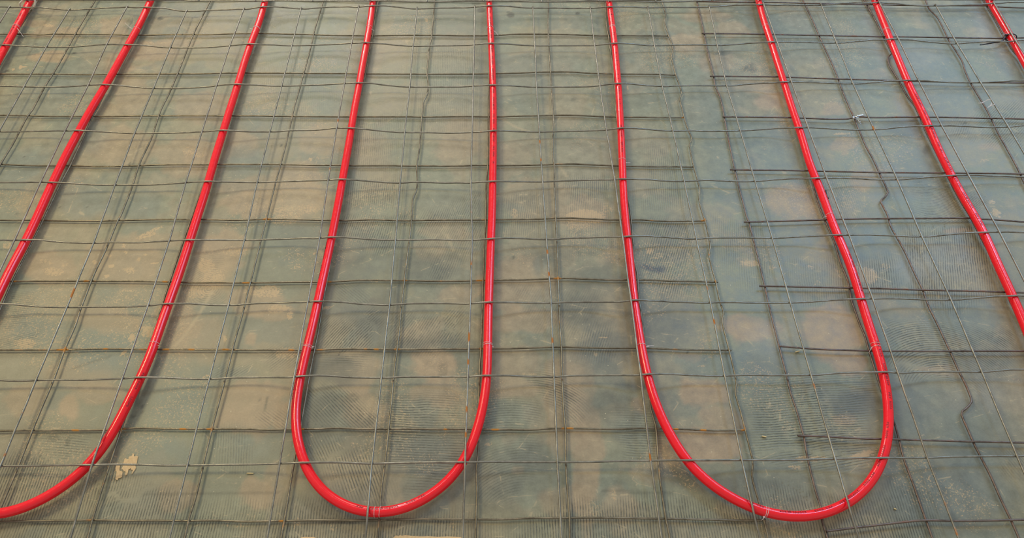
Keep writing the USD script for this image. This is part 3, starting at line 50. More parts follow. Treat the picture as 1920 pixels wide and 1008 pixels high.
AR = [[-17200,-763,-16694,-768,-16187,-774,-15681,-779,-15174,-785,-14668,-790,-14161,-796,-13655,-801,-13148,-807,-12642,-812,-12299,-815,-11953,-826,-11606,-844,-11275,-813,-10927,-833,-10581,-842,-10238,-844,-9895,-847,-9548,-862,-9200,-882,-8859,-879,-8519,-866,-8178,-861,-7833,-867,-7488,-874,-7147,-863,-6807,-847,-6464,-844,-6120,-843,-5775,-848,-5428,-861,-5081,-880,-4734,-897,-4388,-914,-4041,-931,-3696,-942,-3350,-949,-3006,-950,-2662,-941,-2318,-937,-1972,-940,-1627,-943,-1281,-954,-935,-967,-590,-970,-244,-962,101,-942,447,-915,794,-914,1141,-918,1487,-933,1832,-951,2177,-978,2522,-1001,2869,-995,3215,-996,3562,-1002,3908,-1008,4254,-1017],[-17200,-2285,-16684,-2289,-16168,-2293,-15652,-2296,-15137,-2300,-14621,-2304,-14105,-2307,-13589,-2311,-13073,-2314,-12557,-2318,-12041,-2322,-11709,-2331,-11378,-2337,-11048,-2340,-10718,-2343,-10385,-2353,-10052,-2366,-9722,-2369,-9394,-2365,-9066,-2360,-8736,-2359,-8406,-2360,-8076,-2362,-7745,-2363,-7416,-2360,-7086,-2354,-6759,-2341,-6430,-2331,-6098,-2334,-5766,-2337,-5434,-2342,-5100,-2354,-4767,-2365,-4434,-2372,-4101,-2378,-3769,-2384,-3436,-2393,-3103,-2398,-2771,-2400,-2439,-2401,-2106,-2405,-1773,-2419,-1440,-2421,-1107,-2421,-775,-2419,-442,-2415,-108,-2408,225,-2399,559,-2388,893,-2373,1228,-2360,1562,-2363,1894,-2397,2227,-2421,2559,-2440,2892,-2451,3226,-2459,3559,-2470,3892,-2483,4224,-2498],[-17200,-3681,-16680,-3687,-16159,-3693,-15639,-3699,-15118,-3704,-14598,-3710,-14077,-3716,-13557,-3722,-13037,-3727,-12516,-3733,-11996,-3739,-11475,-3745,-11161,-3756,-10846,-3768,-10532,-3781,-10217,-3793,-9905,-3799,-9593,-3802,-9282,-3805,-8971,-3805,-8663,-3799,-8354,-3793,-8042,-3794,-7730,-3797,-7418,-3800,-7106,-3802,-6794,-3805,-6481,-3808,-6169,-3811,-5856,-3814,-5543,-3822,-5229,-3834,-4915,-3841,-4602,-3846,-4289,-3851,-3976,-3856,-3663,-3862,-3350,-3867,-3037,-3870,-2724,-3873,-2411,-3876,-2098,-3879,-1784,-3893,-1471,-3889,-1158,-3883,-845,-3883,-531,-3891,-217,-3896,97,-3889,411,-3881,725,-3873,1040,-3863,1355,-3856,1669,-3867,1982,-3889,2295,-3912,2608,-3928,2922,-3939,3236,-3947,3549,-3954,3863,-3961,4178,-3966],[-17200,-5198,-16672,-5203,-16145,-5209,-15617,-5215,-15090,-5221,-14562,-5227,-14035,-5232,-13507,-5238,-12980,-5244,-12452,-5250,-11925,-5256,-11397,-5262,-10870,-5267,-10570,-5288,-10272,-5304,-9977,-5313,-9684,-5316,-9391,-5319,-9095,-5330,-8797,-5348,-8504,-5351,-8214,-5344,-7924,-5336,-7634,-5326,-7344,-5314,-7053,-5310,-6758,-5315,-6463,-5322,-6169,-5322,-5877,-5317,-5582,-5320,-5288,-5324,-4993,-5328,-4697,-5334,-4402,-5345,-4106,-5356,-3810,-5364,-3515,-5370,-3221,-5374,-2926,-5377,-2631,-5380,-2335,-5390,-2040,-5401,-1746,-5395,-1450,-5403,-1155,-5410,-860,-5407,-565,-5402,-270,-5403,26,-5406,321,-5405,617,-5398,914,-5389,1211,-5375,1507,-5375,1802,-5393,2096,-5418,2391,-5438,2686,-5450,2981,-5460,3276,-5470,3571,-5478,3867,-5486,4162,-5494],[-17200,-6745,-16666,-6750,-16132,-6755,-15598,-6760,-15063,-6765,-14529,-6770,-13995,-6775,-13461,-6780,-12927,-6785,-12393,-6790,-11859,-6795,-11324,-6800,-10790,-6805,-10256,-6810,-9974,-6816,-9691,-6822,-9409,-6829,-9126,-6838,-8842,-6848,-8559,-6856,-8279,-6857,-8002,-6846,-7723,-6840,-7444,-6835,-7164,-6831,-6883,-6832,-6600,-6835,-6318,-6838,-6036,-6840,-5752,-6851,-5469,-6860,-5188,-6853,-4909,-6843,-4626,-6848,-4342,-6859,-4058,-6871,-3774,-6880,-3491,-6887,-3208,-6890,-2926,-6887,-2644,-6884,-2361,-6889,-2077,-6904,-1794,-6908,-1511,-6899,-1228,-6898,-945,-6901,-661,-6904,-378,-6905,-94,-6903,189,-6903,473,-6902,758,-6895,1042,-6875,1327,-6876,1610,-6895,1893,-6915,2176,-6932,2460,-6934,2745,-6933,3027,-6950,3308,-6975,3591,-6985,3876,-6984,4162,-6975],[-17200,-8260,-16683,-8264,-16166,-8268,-15649,-8272,-15132,-8276,-14614,-8281,-14097,-8285,-13580,-8289,-13063,-8293,-12546,-8297,-12029,-8301,-11512,-8305,-10995,-8310,-10477,-8314,-9960,-8318,-9697,-8318,-9434,-8318,-9171,-8317,-8908,-8316,-8644,-8316,-8380,-8317,-8115,-8320,-7850,-8323,-7585,-8326,-7319,-8331,-7053,-8338,-6786,-8347,-6519,-8356,-6252,-8367,-5986,-8377,-5720,-8385,-5454,-8389,-5189,-8393,-4924,-8396,-4659,-8397,-4394,-8395,-4130,-8393,-3865,-8393,-3599,-8393,-3334,-8391,-3071,-8376,-2807,-8366,-2540,-8369,-2274,-8373,-2007,-8378,-1741,-8384,-1474,-8393,-1207,-8400,-941,-8399,-674,-8397,-408,-8393,-141,-8387,126,-8385,394,-8383,661,-8375,929,-8363,1197,-8363,1464,-8376,1730,-8392,1996,-8409,2264,-8414,2532,-8414,2799,-8419,3065,-8436,3330,-8451,3597,-8461,3863,-8469,4130,-8475],[-17200,-9721,-16692,-9726,-16183,-9731,-15675,-9735,-15167,-9740,-14659,-9745,-14150,-9750,-13642,-9755,-13134,-9760,-12625,-9765,-12117,-9769,-11609,-9774,-11101,-9779,-10592,-9784,-10084,-9789,-9576,-9794,-9067,-9799,-8820,-9802,-8573,-9804,-8326,-9807,-8079,-9808,-7834,-9806,-7588,-9803,-7343,-9799,-7096,-9798,-6847,-9805,-6597,-9816,-6349,-9820,-6101,-9822,-5854,-9824,-5606,-9827,-5358,-9829,-5109,-9834,-4860,-9841,-4612,-9847,-4363,-9852,-4115,-9856,-3866,-9860,-3618,-9862,-3370,-9864,-3123,-9859,-2876,-9850,-2627,-9854,-2378,-9859,-2129,-9864,-1880,-9869,-1631,-9872,-1383,-9872,-1134,-9870,-885,-9869,-636,-9869,-386,-9869,-137,-9869,112,-9870,362,-9867,612,-9859,862,-9853,1112,-9854,1362,-9865,1611,-9877,1860,-9889,2110,-9893,2360,-9896,2610,-9898,2859,-9906,3107,-9923,3355,-9936,3604,-9946,3852,-9955,4102,-9961],[-17200,-11223,-16686,-11229,-16172,-11235,-15658,-11241,-15144,-11247,-14629,-11253,-14115,-11259,-13601,-11265,-13087,-11271,-12573,-11277,-12059,-11283,-11545,-11289,-11031,-11295,-10516,-11301,-10002,-11308,-9488,-11314,-8974,-11320,-8460,-11326,-8233,-11321,-8004,-11319,-7773,-11322,-7541,-11327,-7309,-11333,-7079,-11336,-6850,-11332,-6622,-11325,-6394,-11318,-6166,-11311,-5935,-11313,-5701,-11322,-5469,-11329,-5237,-11335,-5005,-11339,-4774,-11340,-4543,-11341,-4310,-11346,-4078,-11355,-3845,-11363,-3614,-11365,-3383,-11363,-3152,-11360,-2922,-11351,-2689,-11355,-2456,-11367,-2224,-11374,-1992,-11374,-1760,-11374,-1528,-11378,-1295,-11389,-1063,-11390,-831,-11388,-598,-11390,-366,-11398,-133,-11408,99,-11412,331,-11412,564,-11408,797,-11399,1030,-11399,1263,-11406,1495,-11414,1728,-11421,1961,-11424,2194,-11419,2428,-11416,2661,-11422,2892,-11436,3124,-11449,3355,-11463,3587,-11472,3820,-11472,4055,-11465],[-17200,-12724,-16682,-12729,-16163,-12734,-15645,-12739,-15126,-12744,-14608,-12749,-14089,-12754,-13571,-12759,-13052,-12764,-12534,-12769,-12016,-12774,-11497,-12779,-10979,-12784,-10460,-12789,-9942,-12794,-9423,-12799,-8905,-12804,-8386,-12809,-7868,-12814,-7659,-12810,-7449,-12806,-7238,-12805,-7027,-12804,-6816,-12804,-6604,-12804,-6392,-12807,-6178,-12812,-5965,-12819,-5751,-12823,-5539,-12827,-5326,-12831,-5113,-12834,-4900,-12836,-4688,-12836,-4475,-12840,-4261,-12848,-4048,-12854,-3835,-12856,-3623,-12856,-3410,-12855,-3198,-12854,-2985,-12852,-2772,-12854,-2559,-12857,-2346,-12860,-2132,-12862,-1919,-12865,-1706,-12863,-1493,-12861,-1280,-12859,-1066,-12859,-852,-12863,-638,-12868,-424,-12873,-211,-12877,3,-12875,217,-12867,431,-12865,646,-12867,860,-12868,1074,-12869,1289,-12866,1503,-12871,1717,-12881,1931,-12885,2146,-12889,2360,-12893,2574,-12898,2788,-12907,3001,-12917,3215,-12924,3428,-12931,3642,-12937,3856,-12941,4071,-12944],[-17205,737,-16699,732,-16192,726,-15686,721,-15179,715,-14673,710,-14166,704,-13660,699,-13153,693,-12647,688,-12304,685,-11958,674,-11611,656,-11280,687,-10932,667,-10586,658,-10243,656,-9900,653,-9553,638,-9205,618,-8864,621,-8524,634,-8183,639,-7838,633,-7493,626,-7152,637,-6812,653,-6469,656,-6125,657,-5780,652,-5433,639,-5086,620,-4739,603,-4393,586,-4046,569,-3701,558,-3355,551,-3011,550,-2667,559,-2322,563,-1977,560,-1632,557,-1286,546,-940,533,-595,530,-249,538,96,558,442,585,789,586,1136,582,1482,567,1827,549,2172,522,2517,499,2864,505,3210,504,3557,498,3903,492,4249,483],[-17210,2237,-16703,2232,-16197,2226,-15691,2221,-15184,2215,-14678,2210,-14171,2204,-13665,2199,-13158,2193,-12652,2188,-12309,2185,-11963,2174,-11616,2156,-11285,2187,-10936,2167,-10591,2158,-10248,2156,-9905,2153,-9558,2138,-9210,2118,-8869,2121,-8529,2134,-8188,2139,-7843,2133,-7498,2126,-7157,2137,-6817,2153,-6474,2156,-6130,2157,-5785,2152,-5438,2139,-5091,2120,-4744,2103,-4397,2086,-4051,2069,-3706,2058,-3360,2051,-3016,2050,-2672,2059,-2327,2063,-1982,2060,-1637,2057,-1291,2046,-945,2033,-600,2030,-254,2038,91,2058,437,2085,784,2086,1131,2082,1477,2067,1822,2049,2167,2022,2512,1999,2859,2005,3205,2004,3552,1998,3898,1992,4244,1983],[-17215,3737,-16708,3732,-16202,3726,-15696,3721,-15189,3715,-14683,3710,-14176,3704,-13670,3699,-13163,3693,-12657,3688,-12314,3685,-11968,3674,-11621,3656,-11290,3687,-10941,3667,-10596,3658,-10253,3656,-9910,3653,-9563,3638,-9215,3618,-8874,3621,-8534,3634,-8193,3639,-7848,3633,-7503,3626,-7162,3637,-6822,3653,-6479,3656,-6135,3657,-5790,3652,-5443,3639,-5096,3620,-4749,3603,-4402,3586,-4056,3569,-3711,3558,-3365,3551,-3021,3550,-2677,3559,-2332,3563,-1987,3560,-1642,3557,-1296,3546,-950,3533,-605,3530,-259,3538,86,3558,432,3585,779,3586,1126,3582,1472,3567,1817,3549,2162,3522,2507,3499,2854,3505,3200,3504,3547,3498,3893,3492,4239,3483],[-17195,-14224,-16677,-14229,-16158,-14234,-15640,-14239,-15121,-14244,-14603,-14249,-14084,-14254,-13566,-14259,-13047,-14264,-12529,-14269,-12011,-14274,-11492,-14279,-10974,-14284,-10455,-14289,-9937,-14294,-9418,-14299,-8900,-14304,-8381,-14309,-7863,-14314,-7654,-14310,-7444,-14306,-7233,-14305,-7022,-14304,-6811,-14304,-6599,-14304,-6387,-14307,-6173,-14312,-5960,-14319,-5746,-14323,-5534,-14327,-5321,-14331,-5108,-14334,-4895,-14336,-4683,-14336,-4470,-14340,-4256,-14348,-4043,-14354,-3830,-14356,-3618,-14356,-3405,-14355,-3193,-14354,-2980,-14352,-2767,-14354,-2554,-14357,-2341,-14360,-2127,-14362,-1914,-14365,-1701,-14363,-1488,-14361,-1275,-14359,-1061,-14359,-847,-14363,-633,-14368,-419,-14373,-206,-14377,8,-14375,222,-14367,436,-14365,651,-14367,865,-14368,1079,-14369,1294,-14366,1508,-14371,1722,-14381,1936,-14385,2151,-14389,2365,-14393,2579,-14398,2793,-14407,3006,-14417,3220,-14424,3433,-14431,3647,-14437,3861,-14441,4076,-14444]]
AC = [[-10574,6200,-10583,5686,-10591,5172,-10600,4657,-10609,4143,-10618,3629,-10627,3115,-10636,2600,-10644,2086,-10653,1572,-10662,1058,-10671,544,-10706,-400,-10722,-873,-10727,-1777,-10744,-2383,-10773,-2965,-10769,-3578,-10805,-3805,-10794,-4614,-10825,-5299,-10834,-5817,-10843,-6334,-10852,-6852,-10861,-7369,-10870,-7887,-10879,-8404,-10888,-8921,-10897,-9439,-10905,-9956,-10914,-10474,-10923,-10991,-10932,-11508,-10941,-12026,-10950,-12543,-10959,-13061,-10968,-13578,-10977,-14096,-10986,-14613,-10995,-15130,-11003,-15648,-11012,-16165,-11021,-16683,-11030,-17200],[-9056,6200,-9065,5695,-9074,5191,-9082,4686,-9091,4181,-9100,3677,-9108,3172,-9117,2667,-9126,2163,-9134,1658,-9143,1153,-9152,649,-9196,-137,-9239,-885,-9268,-1659,-9295,-2396,-9304,-3520,-9329,-3818,-9316,-4280,-9315,-4807,-9314,-5314,-9343,-5833,-9347,-6317,-9352,-6784,-9351,-6847,-9367,-7338,-9383,-7810,-9397,-8334,-9383,-8954,-9392,-9469,-9401,-9984,-9410,-10500,-9419,-11015,-9428,-11531,-9436,-12046,-9445,-12561,-9454,-13077,-9463,-13592,-9472,-14108,-9481,-14623,-9490,-15138,-9499,-15654,-9507,-16169,-9516,-16685,-9525,-17200],[-7553,6200,-7562,5684,-7571,5168,-7580,4651,-7588,4135,-7597,3619,-7606,3103,-7615,2586,-7624,2070,-7633,1554,-7642,1038,-7651,521,-7753,-811,-7764,-1616,-7775,-2380,-7788,-3010,-7833,-3675,-7802,-4494,-7846,-5329,-7808,-5968,-7822,-6772,-7840,-6856,-7845,-7563,-7883,-8067,-7893,-8351,-7887,-8948,-7866,-9303,-7887,-9831,-7876,-10422,-7889,-10882,-7901,-11323,-7900,-11654,-7899,-11975,-7911,-12307,-7922,-12627,-7931,-13135,-7939,-13643,-7948,-14152,-7957,-14660,-7966,-15168,-7974,-15676,-7983,-16184,-7992,-16692,-8001,-17200],[-6072,6200,-6081,5679,-6090,5157,-6099,4636,-6108,4114,-6117,3593,-6126,3071,-6135,2550,-6144,2029,-6153,1507,-6162,986,-6171,464,-6240,-908,-6254,-1674,-6268,-2402,-6278,-3142,-6287,-3846,-6291,-4616,-6295,-5344,-6318,-5868,-6340,-6372,-6360,-6857,-6373,-7492,-6386,-8133,-6397,-8598,-6395,-9026,-6394,-9439,-6392,-9837,-6402,-10231,-6411,-10611,-6419,-10978,-6428,-11332,-6429,-11632,-6431,-11923,-6433,-12245,-6432,-12527,-6430,-12801,-6410,-13064,-6419,-13581,-6428,-14098,-6437,-14615,-6446,-15132,-6455,-15649,-6464,-16166,-6472,-16683,-6481,-17200],[-4587,6200,-4596,5678,-4605,5155,-4614,4633,-4623,4110,-4632,3588,-4641,3066,-4650,2543,-4659,2021,-4668,1498,-4677,976,-4686,453,-4735,-933,-4733,-1666,-4755,-2406,-4765,-2879,-4794,-3702,-4785,-4630,-4801,-5359,-4814,-5998,-4823,-6804,-4834,-7376,-4841,-7904,-4847,-8410,-4853,-8912,-4865,-9337,-4884,-9851,-4886,-10412,-4900,-10892,-4913,-11351,-4911,-11706,-4909,-12048,-4909,-12476,-4929,-12837,-4925,-13084,-4934,-13598,-4942,-14113,-4951,-14627,-4960,-15142,-4969,-15656,-4978,-16171,-4987,-16685,-4996,-17200],[-3137,6200,-3146,5672,-3155,5145,-3164,4617,-3173,4090,-3182,3562,-3192,3035,-3201,2507,-3210,1979,-3219,1452,-3228,924,-3237,397,-3252,-458,-3249,-900,-3266,-2176,-3300,-2966,-3332,-3716,-3329,-4570,-3327,-5373,-3340,-5898,-3353,-6403,-3366,-6889,-3372,-7370,-3379,-7832,-3385,-8278,-3397,-8929,-3396,-9354,-3410,-9868,-3428,-10388,-3431,-10747,-3435,-11094,-3431,-11379,-3442,-11864,-3445,-12283,-3446,-12574,-3447,-12857,-3446,-13103,-3454,-13616,-3463,-14128,-3472,-14640,-3481,-15152,-3490,-15664,-3499,-16176,-3507,-16688,-3516,-17200],[-1656,6200,-1665,5680,-1674,5160,-1683,4640,-1692,4119,-1701,3599,-1710,3079,-1719,2559,-1728,2039,-1737,1519,-1746,999,-1755,478,-1753,-957,-1794,-1690,-1793,-2431,-1742,-2905,-1753,-3173,-1825,-3445,-1821,-3730,-1833,-3939,-1830,-4797,-1850,-5419,-1810,-5969,-1825,-6176,-1873,-6365,-1868,-6863,-1881,-7461,-1894,-7949,-1907,-8418,-1919,-8945,-1916,-9371,-1928,-9886,-1944,-10468,-1946,-10943,-1949,-11398,-1962,-11980,-1984,-12379,-1979,-12795,-1973,-13123,-1982,-13633,-1990,-14142,-1999,-14652,-2008,-15161,-2017,-15671,-2025,-16181,-2034,-16690,-2043,-17200],[-152,6200,-160,5689,-169,5179,-178,4668,-187,4158,-195,3647,-204,3137,-213,2626,-222,2116,-231,1605,-239,1095,-248,584,-267,-204,-285,-956,-296,-1723,-306,-2453,-313,-3602,-315,-4206,-316,-4785,-317,-5340,-347,-5983,-353,-6878,-379,-7609,-393,-8410,-406,-9183,-421,-9903,-445,-10424,-448,-10966,-444,-11602,-464,-12105,-450,-12466,-461,-12896,-468,-13143,-476,-13650,-485,-14157,-494,-14664,-503,-15171,-511,-15679,-520,-16186,-529,-16693,-538,-17200],[1346,6200,1337,5678,1328,5156,1319,4634,1310,4111,1301,3589,1292,3067,1283,2545,1274,2023,1265,1501,1256,979,1247,457,1186,-935,1180,-1674,1175,-2369,1170,-3015,1169,-3827,1134,-4562,1101,-5260,1117,-5417,1085,-6308,1077,-6907,1069,-7493,1059,-7956,1049,-8402,1039,-8891,1030,-9360,1035,-9882,1013,-10442,1009,-11028,1014,-11406,1002,-11771,990,-12123,994,-12485,999,-12833,987,-13162,978,-13667,969,-14171,961,-14676,952,-15181,943,-15686,935,-16190,926,-16695,917,-17200],[2846,6200,2837,5664,2828,5128,2819,4593,2810,4057,2800,3521,2791,2985,2782,2450,2773,1914,2763,1378,2754,842,2745,306,2693,-721,2700,-1085,2698,-1889,2691,-2382,2654,-3176,2620,-3928,2613,-4717,2606,-5463,2614,-6184,2620,-6868,2595,-7509,2560,-7914,2587,-8315,2563,-8699,2550,-9067,2553,-9423,2529,-9878,2506,-10314,2501,-10697,2496,-11067,2536,-11425,2507,-11939,2490,-12325,2498,-12886,2520,-13182,2511,-13684,2502,-14187,2494,-14689,2485,-15191,2476,-15693,2468,-16196,2459,-16698,2450,-17200],[4355,6200,4346,5676,4337,5152,4328,4628,4319,4103,4310,3579,4301,3055,4292,2531,4283,2007,4274,1483,4265,959,4256,435,4260,50,4269,-183,4196,-508,4223,-1049,4261,-1391,4230,-1699,4174,-1901,4188,-2523,4225,-2958,4233,-3153,4155,-3417,4160,-3713,4161,-4001,4194,-4440,4228,-4674,4147,-4887,4139,-5447,4153,-5833,4161,-6148,4094,-6484,4113,-6897,4128,-7002,4130,-7331,4123,-7632,4052,-7931,4059,-8248,4077,-8497,4078,-8938,4101,-9177,4041,-9406,4053,-9816,4058,-10041,4066,-10416,4062,-10587,4003,-10839,4026,-11205,4035,-11472,4054,-11981,3980,-12292,4001,-12557,4017,-12733,4031,-13003,4036,-13202,4026,-13773,4017,-14344,4007,-14916,3997,-15487,3987,-16058,3977,-16629,3967,-17200],[-12074,6200,-12083,5686,-12091,5172,-12100,4657,-12109,4143,-12118,3629,-12127,3115,-12136,2600,-12144,2086,-12153,1572,-12162,1058,-12171,544,-12206,-400,-12222,-873,-12227,-1777,-12244,-2383,-12273,-2965,-12269,-3578,-12305,-3805,-12294,-4614,-12325,-5299,-12334,-5817,-12343,-6334,-12352,-6852,-12361,-7369,-12370,-7887,-12379,-8404,-12388,-8921,-12397,-9439,-12405,-9956,-12414,-10474,-12423,-10991,-12432,-11508,-12441,-12026,-12450,-12543,-12459,-13061,-12468,-13578,-12477,-14096,-12486,-14613,-12495,-15130,-12503,-15648,-12512,-16165,-12521,-16683,-12530,-17200],[-13574,6200,-13583,5686,-13591,5172,-13600,4657,-13609,4143,-13618,3629,-13627,3115,-13636,2600,-13644,2086,-13653,1572,-13662,1058,-13671,544,-13706,-400,-13722,-873,-13727,-1777,-13744,-2383,-13773,-2965,-13769,-3578,-13805,-3805,-13794,-4614,-13825,-5299,-13834,-5817,-13843,-6334,-13852,-6852,-13861,-7369,-13870,-7887,-13879,-8404,-13888,-8921,-13897,-9439,-13905,-9956,-13914,-10474,-13923,-10991,-13932,-11508,-13941,-12026,-13950,-12543,-13959,-13061,-13968,-13578,-13977,-14096,-13986,-14613,-13995,-15130,-14003,-15648,-14012,-16165,-14021,-16683,-14030,-17200],[-15074,6200,-15083,5686,-15091,5172,-15100,4657,-15109,4143,-15118,3629,-15127,3115,-15136,2600,-15144,2086,-15153,1572,-15162,1058,-15171,544,-15206,-400,-15222,-873,-15227,-1777,-15244,-2383,-15273,-2965,-15269,-3578,-15305,-3805,-15294,-4614,-15325,-5299,-15334,-5817,-15343,-6334,-15352,-6852,-15361,-7369,-15370,-7887,-15379,-8404,-15388,-8921,-15397,-9439,-15405,-9956,-15414,-10474,-15423,-10991,-15432,-11508,-15441,-12026,-15450,-12543,-15459,-13061,-15468,-13578,-15477,-14096,-15486,-14613,-15495,-15130,-15503,-15648,-15512,-16165,-15521,-16683,-15530,-17200]]
BR = [[5151,367,5511,350,5871,336,6232,327,6593,319,6954,311,7315,300,7674,283,8032,264,8391,249,8750,234,9109,220,9467,206,9826,191,10183,174,10541,159,10901,150,11262,143,11623,138,11985,134,12348,131,12710,129,13049,74,13396,39,13753,24,14328,3,14902,-18,15477,-39,16051,-61,16626,-82,17200,-103],[5079,-979,5420,-982,5762,-985,6102,-992,6441,-1006,6779,-1022,7117,-1035,7456,-1048,7795,-1060,8133,-1074,8470,-1089,8808,-1104,9145,-1119,9482,-1133,9822,-1141,10162,-1146,10501,-1153,10839,-1166,11175,-1181,11513,-1192,11851,-1203,12189,-1213,12529,-1219,12872,-1218,13218,-1210,13787,-1229,14356,-1248,14924,-1267,15493,-1286,16062,-1305,16631,-1323,17200,-1342],[4999,-2597,5328,-2601,5657,-2606,5985,-2612,6313,-2619,6641,-2628,6966,-2647,7290,-2671,7614,-2691,7939,-2707,8264,-2723,8589,-2739,8913,-2756,9237,-2773,9561,-2791,9884,-2810,10206,-2829,10530,-2845,10853,-2861,11178,-2872,11505,-2878,11832,-2883,12160,-2888,12488,-2891,13012,-2915,13535,-2939,14059,-2963,14582,-2987,15106,-3011,15629,-3035,16153,-3060,16676,-3084,17200,-3108],[5045,-3983,5359,-3989,5673,-3998,5987,-4007,6300,-4018,6612,-4031,6924,-4047,7235,-4064,7545,-4083,7861,-4082,8191,-4017,8500,-4040,8816,-4043,9135,-4036,9452,-4035,9767,-4040,10082,-4047,10395,-4056,10708,-4068,11020,-4082,11332,-4095,11643,-4108,11955,-4121,12479,-4128,13004,-4135,13528,-4142,14053,-4149,14577,-4157,15102,-4164,15626,-4171,16151,-4178,16675,-4185,17200,-4192],[4909,-5612,5197,-5619,5485,-5626,5772,-5634,6060,-5643,6347,-5652,6634,-5663,6921,-5674,7207,-5687,7493,-5699,7779,-5711,8066,-5720,8354,-5727,8641,-5733,8929,-5739,9217,-5744,9505,-5750,9793,-5756,10081,-5762,10369,-5769,10656,-5776,10942,-5786,11227,-5798,11770,-5814,12313,-5830,12856,-5846,13399,-5862,13942,-5878,14485,-5894,15028,-5910,15571,-5926,16114,-5942,16657,-5958,17200,-5974],[4917,-7047,5192,-7042,5467,-7036,5742,-7029,6018,-7021,6294,-7013,6571,-7006,6848,-6998,7125,-6992,7401,-6987,7677,-6986,7953,-6985,8228,-6985,8504,-6986,8779,-6988,9054,-6990,9330,-6992,9603,-6998,9869,-7023,10134,-7048,10398,-7076,10659,-7107,11162,-7108,11666,-7110,12169,-7111,12672,-7112,13175,-7113,13678,-7114,14181,-7116,14684,-7117,15187,-7118,15691,-7119,16194,-7121,16697,-7122,17200,-7123],[4898,-8603,5150,-8611,5403,-8620,5655,-8628,5908,-8637,6160,-8647,6412,-8656,6664,-8666,6915,-8676,7166,-8687,7417,-8699,7668,-8710,7918,-8722,8169,-8733,8420,-8744,8670,-8755,8921,-8766,9171,-8776,9421,-8787,9671,-8797,9922,-8807,10442,-8829,10961,-8851,11481,-8872,12001,-8894,12521,-8916,13041,-8937,13561,-8959,14081,-8981,14601,-9003,15120,-9024,15640,-9046,16160,-9068,16680,-9089,17200,-9111],[4984,-9907,5222,-9932,5461,-9954,5700,-9970,5941,-9984,6182,-9995,6423,-10005,6665,-10014,6906,-10023,7148,-10029,7392,-10033,7635,-10035,7879,-10037,8123,-10039,8367,-10042,8611,-10045,8854,-10048,9098,-10052,9341,-10056,9865,-10072,10389,-10087,10913,-10102,11437,-10117,11961,-10132,12485,-10148,13008,-10163,13532,-10178,14056,-10193,14580,-10208,15104,-10224,15628,-10239,16152,-10254,16676,-10269,17200,-10284],[4898,-11586,5117,-11598,5335,-11612,5552,-11627,5769,-11641,5986,-11654,6205,-11664,6424,-11672,6642,-11680,6861,-11689,7079,-11699,7297,-11708,7515,-11717,7733,-11725,7952,-11732,8170,-11740,8389,-11747,8608,-11753,9113,-11775,9619,-11798,10124,-11820,10630,-11843,11135,-11865,11640,-11888,12146,-11910,12651,-11932,13157,-11955,13662,-11977,14167,-12000,14673,-12022,15178,-12045,15684,-12067,16189,-12089,16695,-12112,17200,-12134],[4965,-13128,5174,-13108,5385,-13088,5595,-13068,5807,-13047,6019,-13026,6231,-13007,6443,-12991,6652,-12987,6856,-12997,7062,-13003,7269,-13005,7476,-13006,7684,-13005,7893,-13002,8104,-12997,8609,-12978,9115,-12959,9620,-12941,10125,-12922,10631,-12903,11136,-12884,11641,-12866,12147,-12847,12652,-12828,13157,-12809,13663,-12791,14168,-12772,14673,-12753,15179,-12734,15684,-12716,16189,-12697,16695,-12678,17200,-12659],[5177,1867,5537,1850,5897,1836,6258,1827,6619,1819,6980,1811,7341,1800,7700,1783,8058,1764,8416,1749,8775,1734,9134,1720,9493,1706,9851,1691,10209,1674,10567,1659,10927,1650,11287,1643,11649,1638,12011,1634,12373,1631,12736,1629,13074,1574,13421,1539,13779,1524,14354,1503,14928,1482,15502,1461,16077,1439,16651,1418,17226,1397],[5203,3367,5563,3350,5923,3336,6284,3327,6645,3319,7006,3311,7366,3300,7725,3283,8084,3264,8442,3249,8801,3234,9160,3220,9519,3206,9877,3191,10235,3174,10593,3159,10952,3150,11313,3143,11674,3138,12036,3134,12399,3131,12762,3129,13100,3074,13447,3039,13805,3024,14379,3003,14954,2982,15528,2961,16103,2939,16677,2918,17252,2897],[5229,4867,5589,4850,5949,4836,6310,4827,6671,4819,7032,4811,7392,4800,7751,4783,8109,4764,8468,4749,8827,4734,9186,4720,9545,4706,9903,4691,10261,4674,10618,4659,10978,4650,11339,4643,11700,4638,12062,4634,12425,4631,12788,4629,13126,4574,13473,4539,13831,4524,14405,4503,14980,4482,15554,4461,16129,4439,16703,4418,17277,4397],[4939,-14628,5149,-14608,5359,-14588,5570,-14568,5781,-14547,5993,-14526,6205,-14507,6418,-14491,6626,-14487,6831,-14497,7036,-14503,7243,-14505,7450,-14506,7658,-14505,7868,-14502,8078,-14497,8584,-14478,9089,-14459,9594,-14441,10100,-14422,10605,-14403,11110,-14384,11616,-14366,12121,-14347,12626,-14328,13132,-14309,13637,-14291,14142,-14272,14648,-14253,15153,-14234,15658,-14216,16164,-14197,16669,-14178,17174,-14159]]
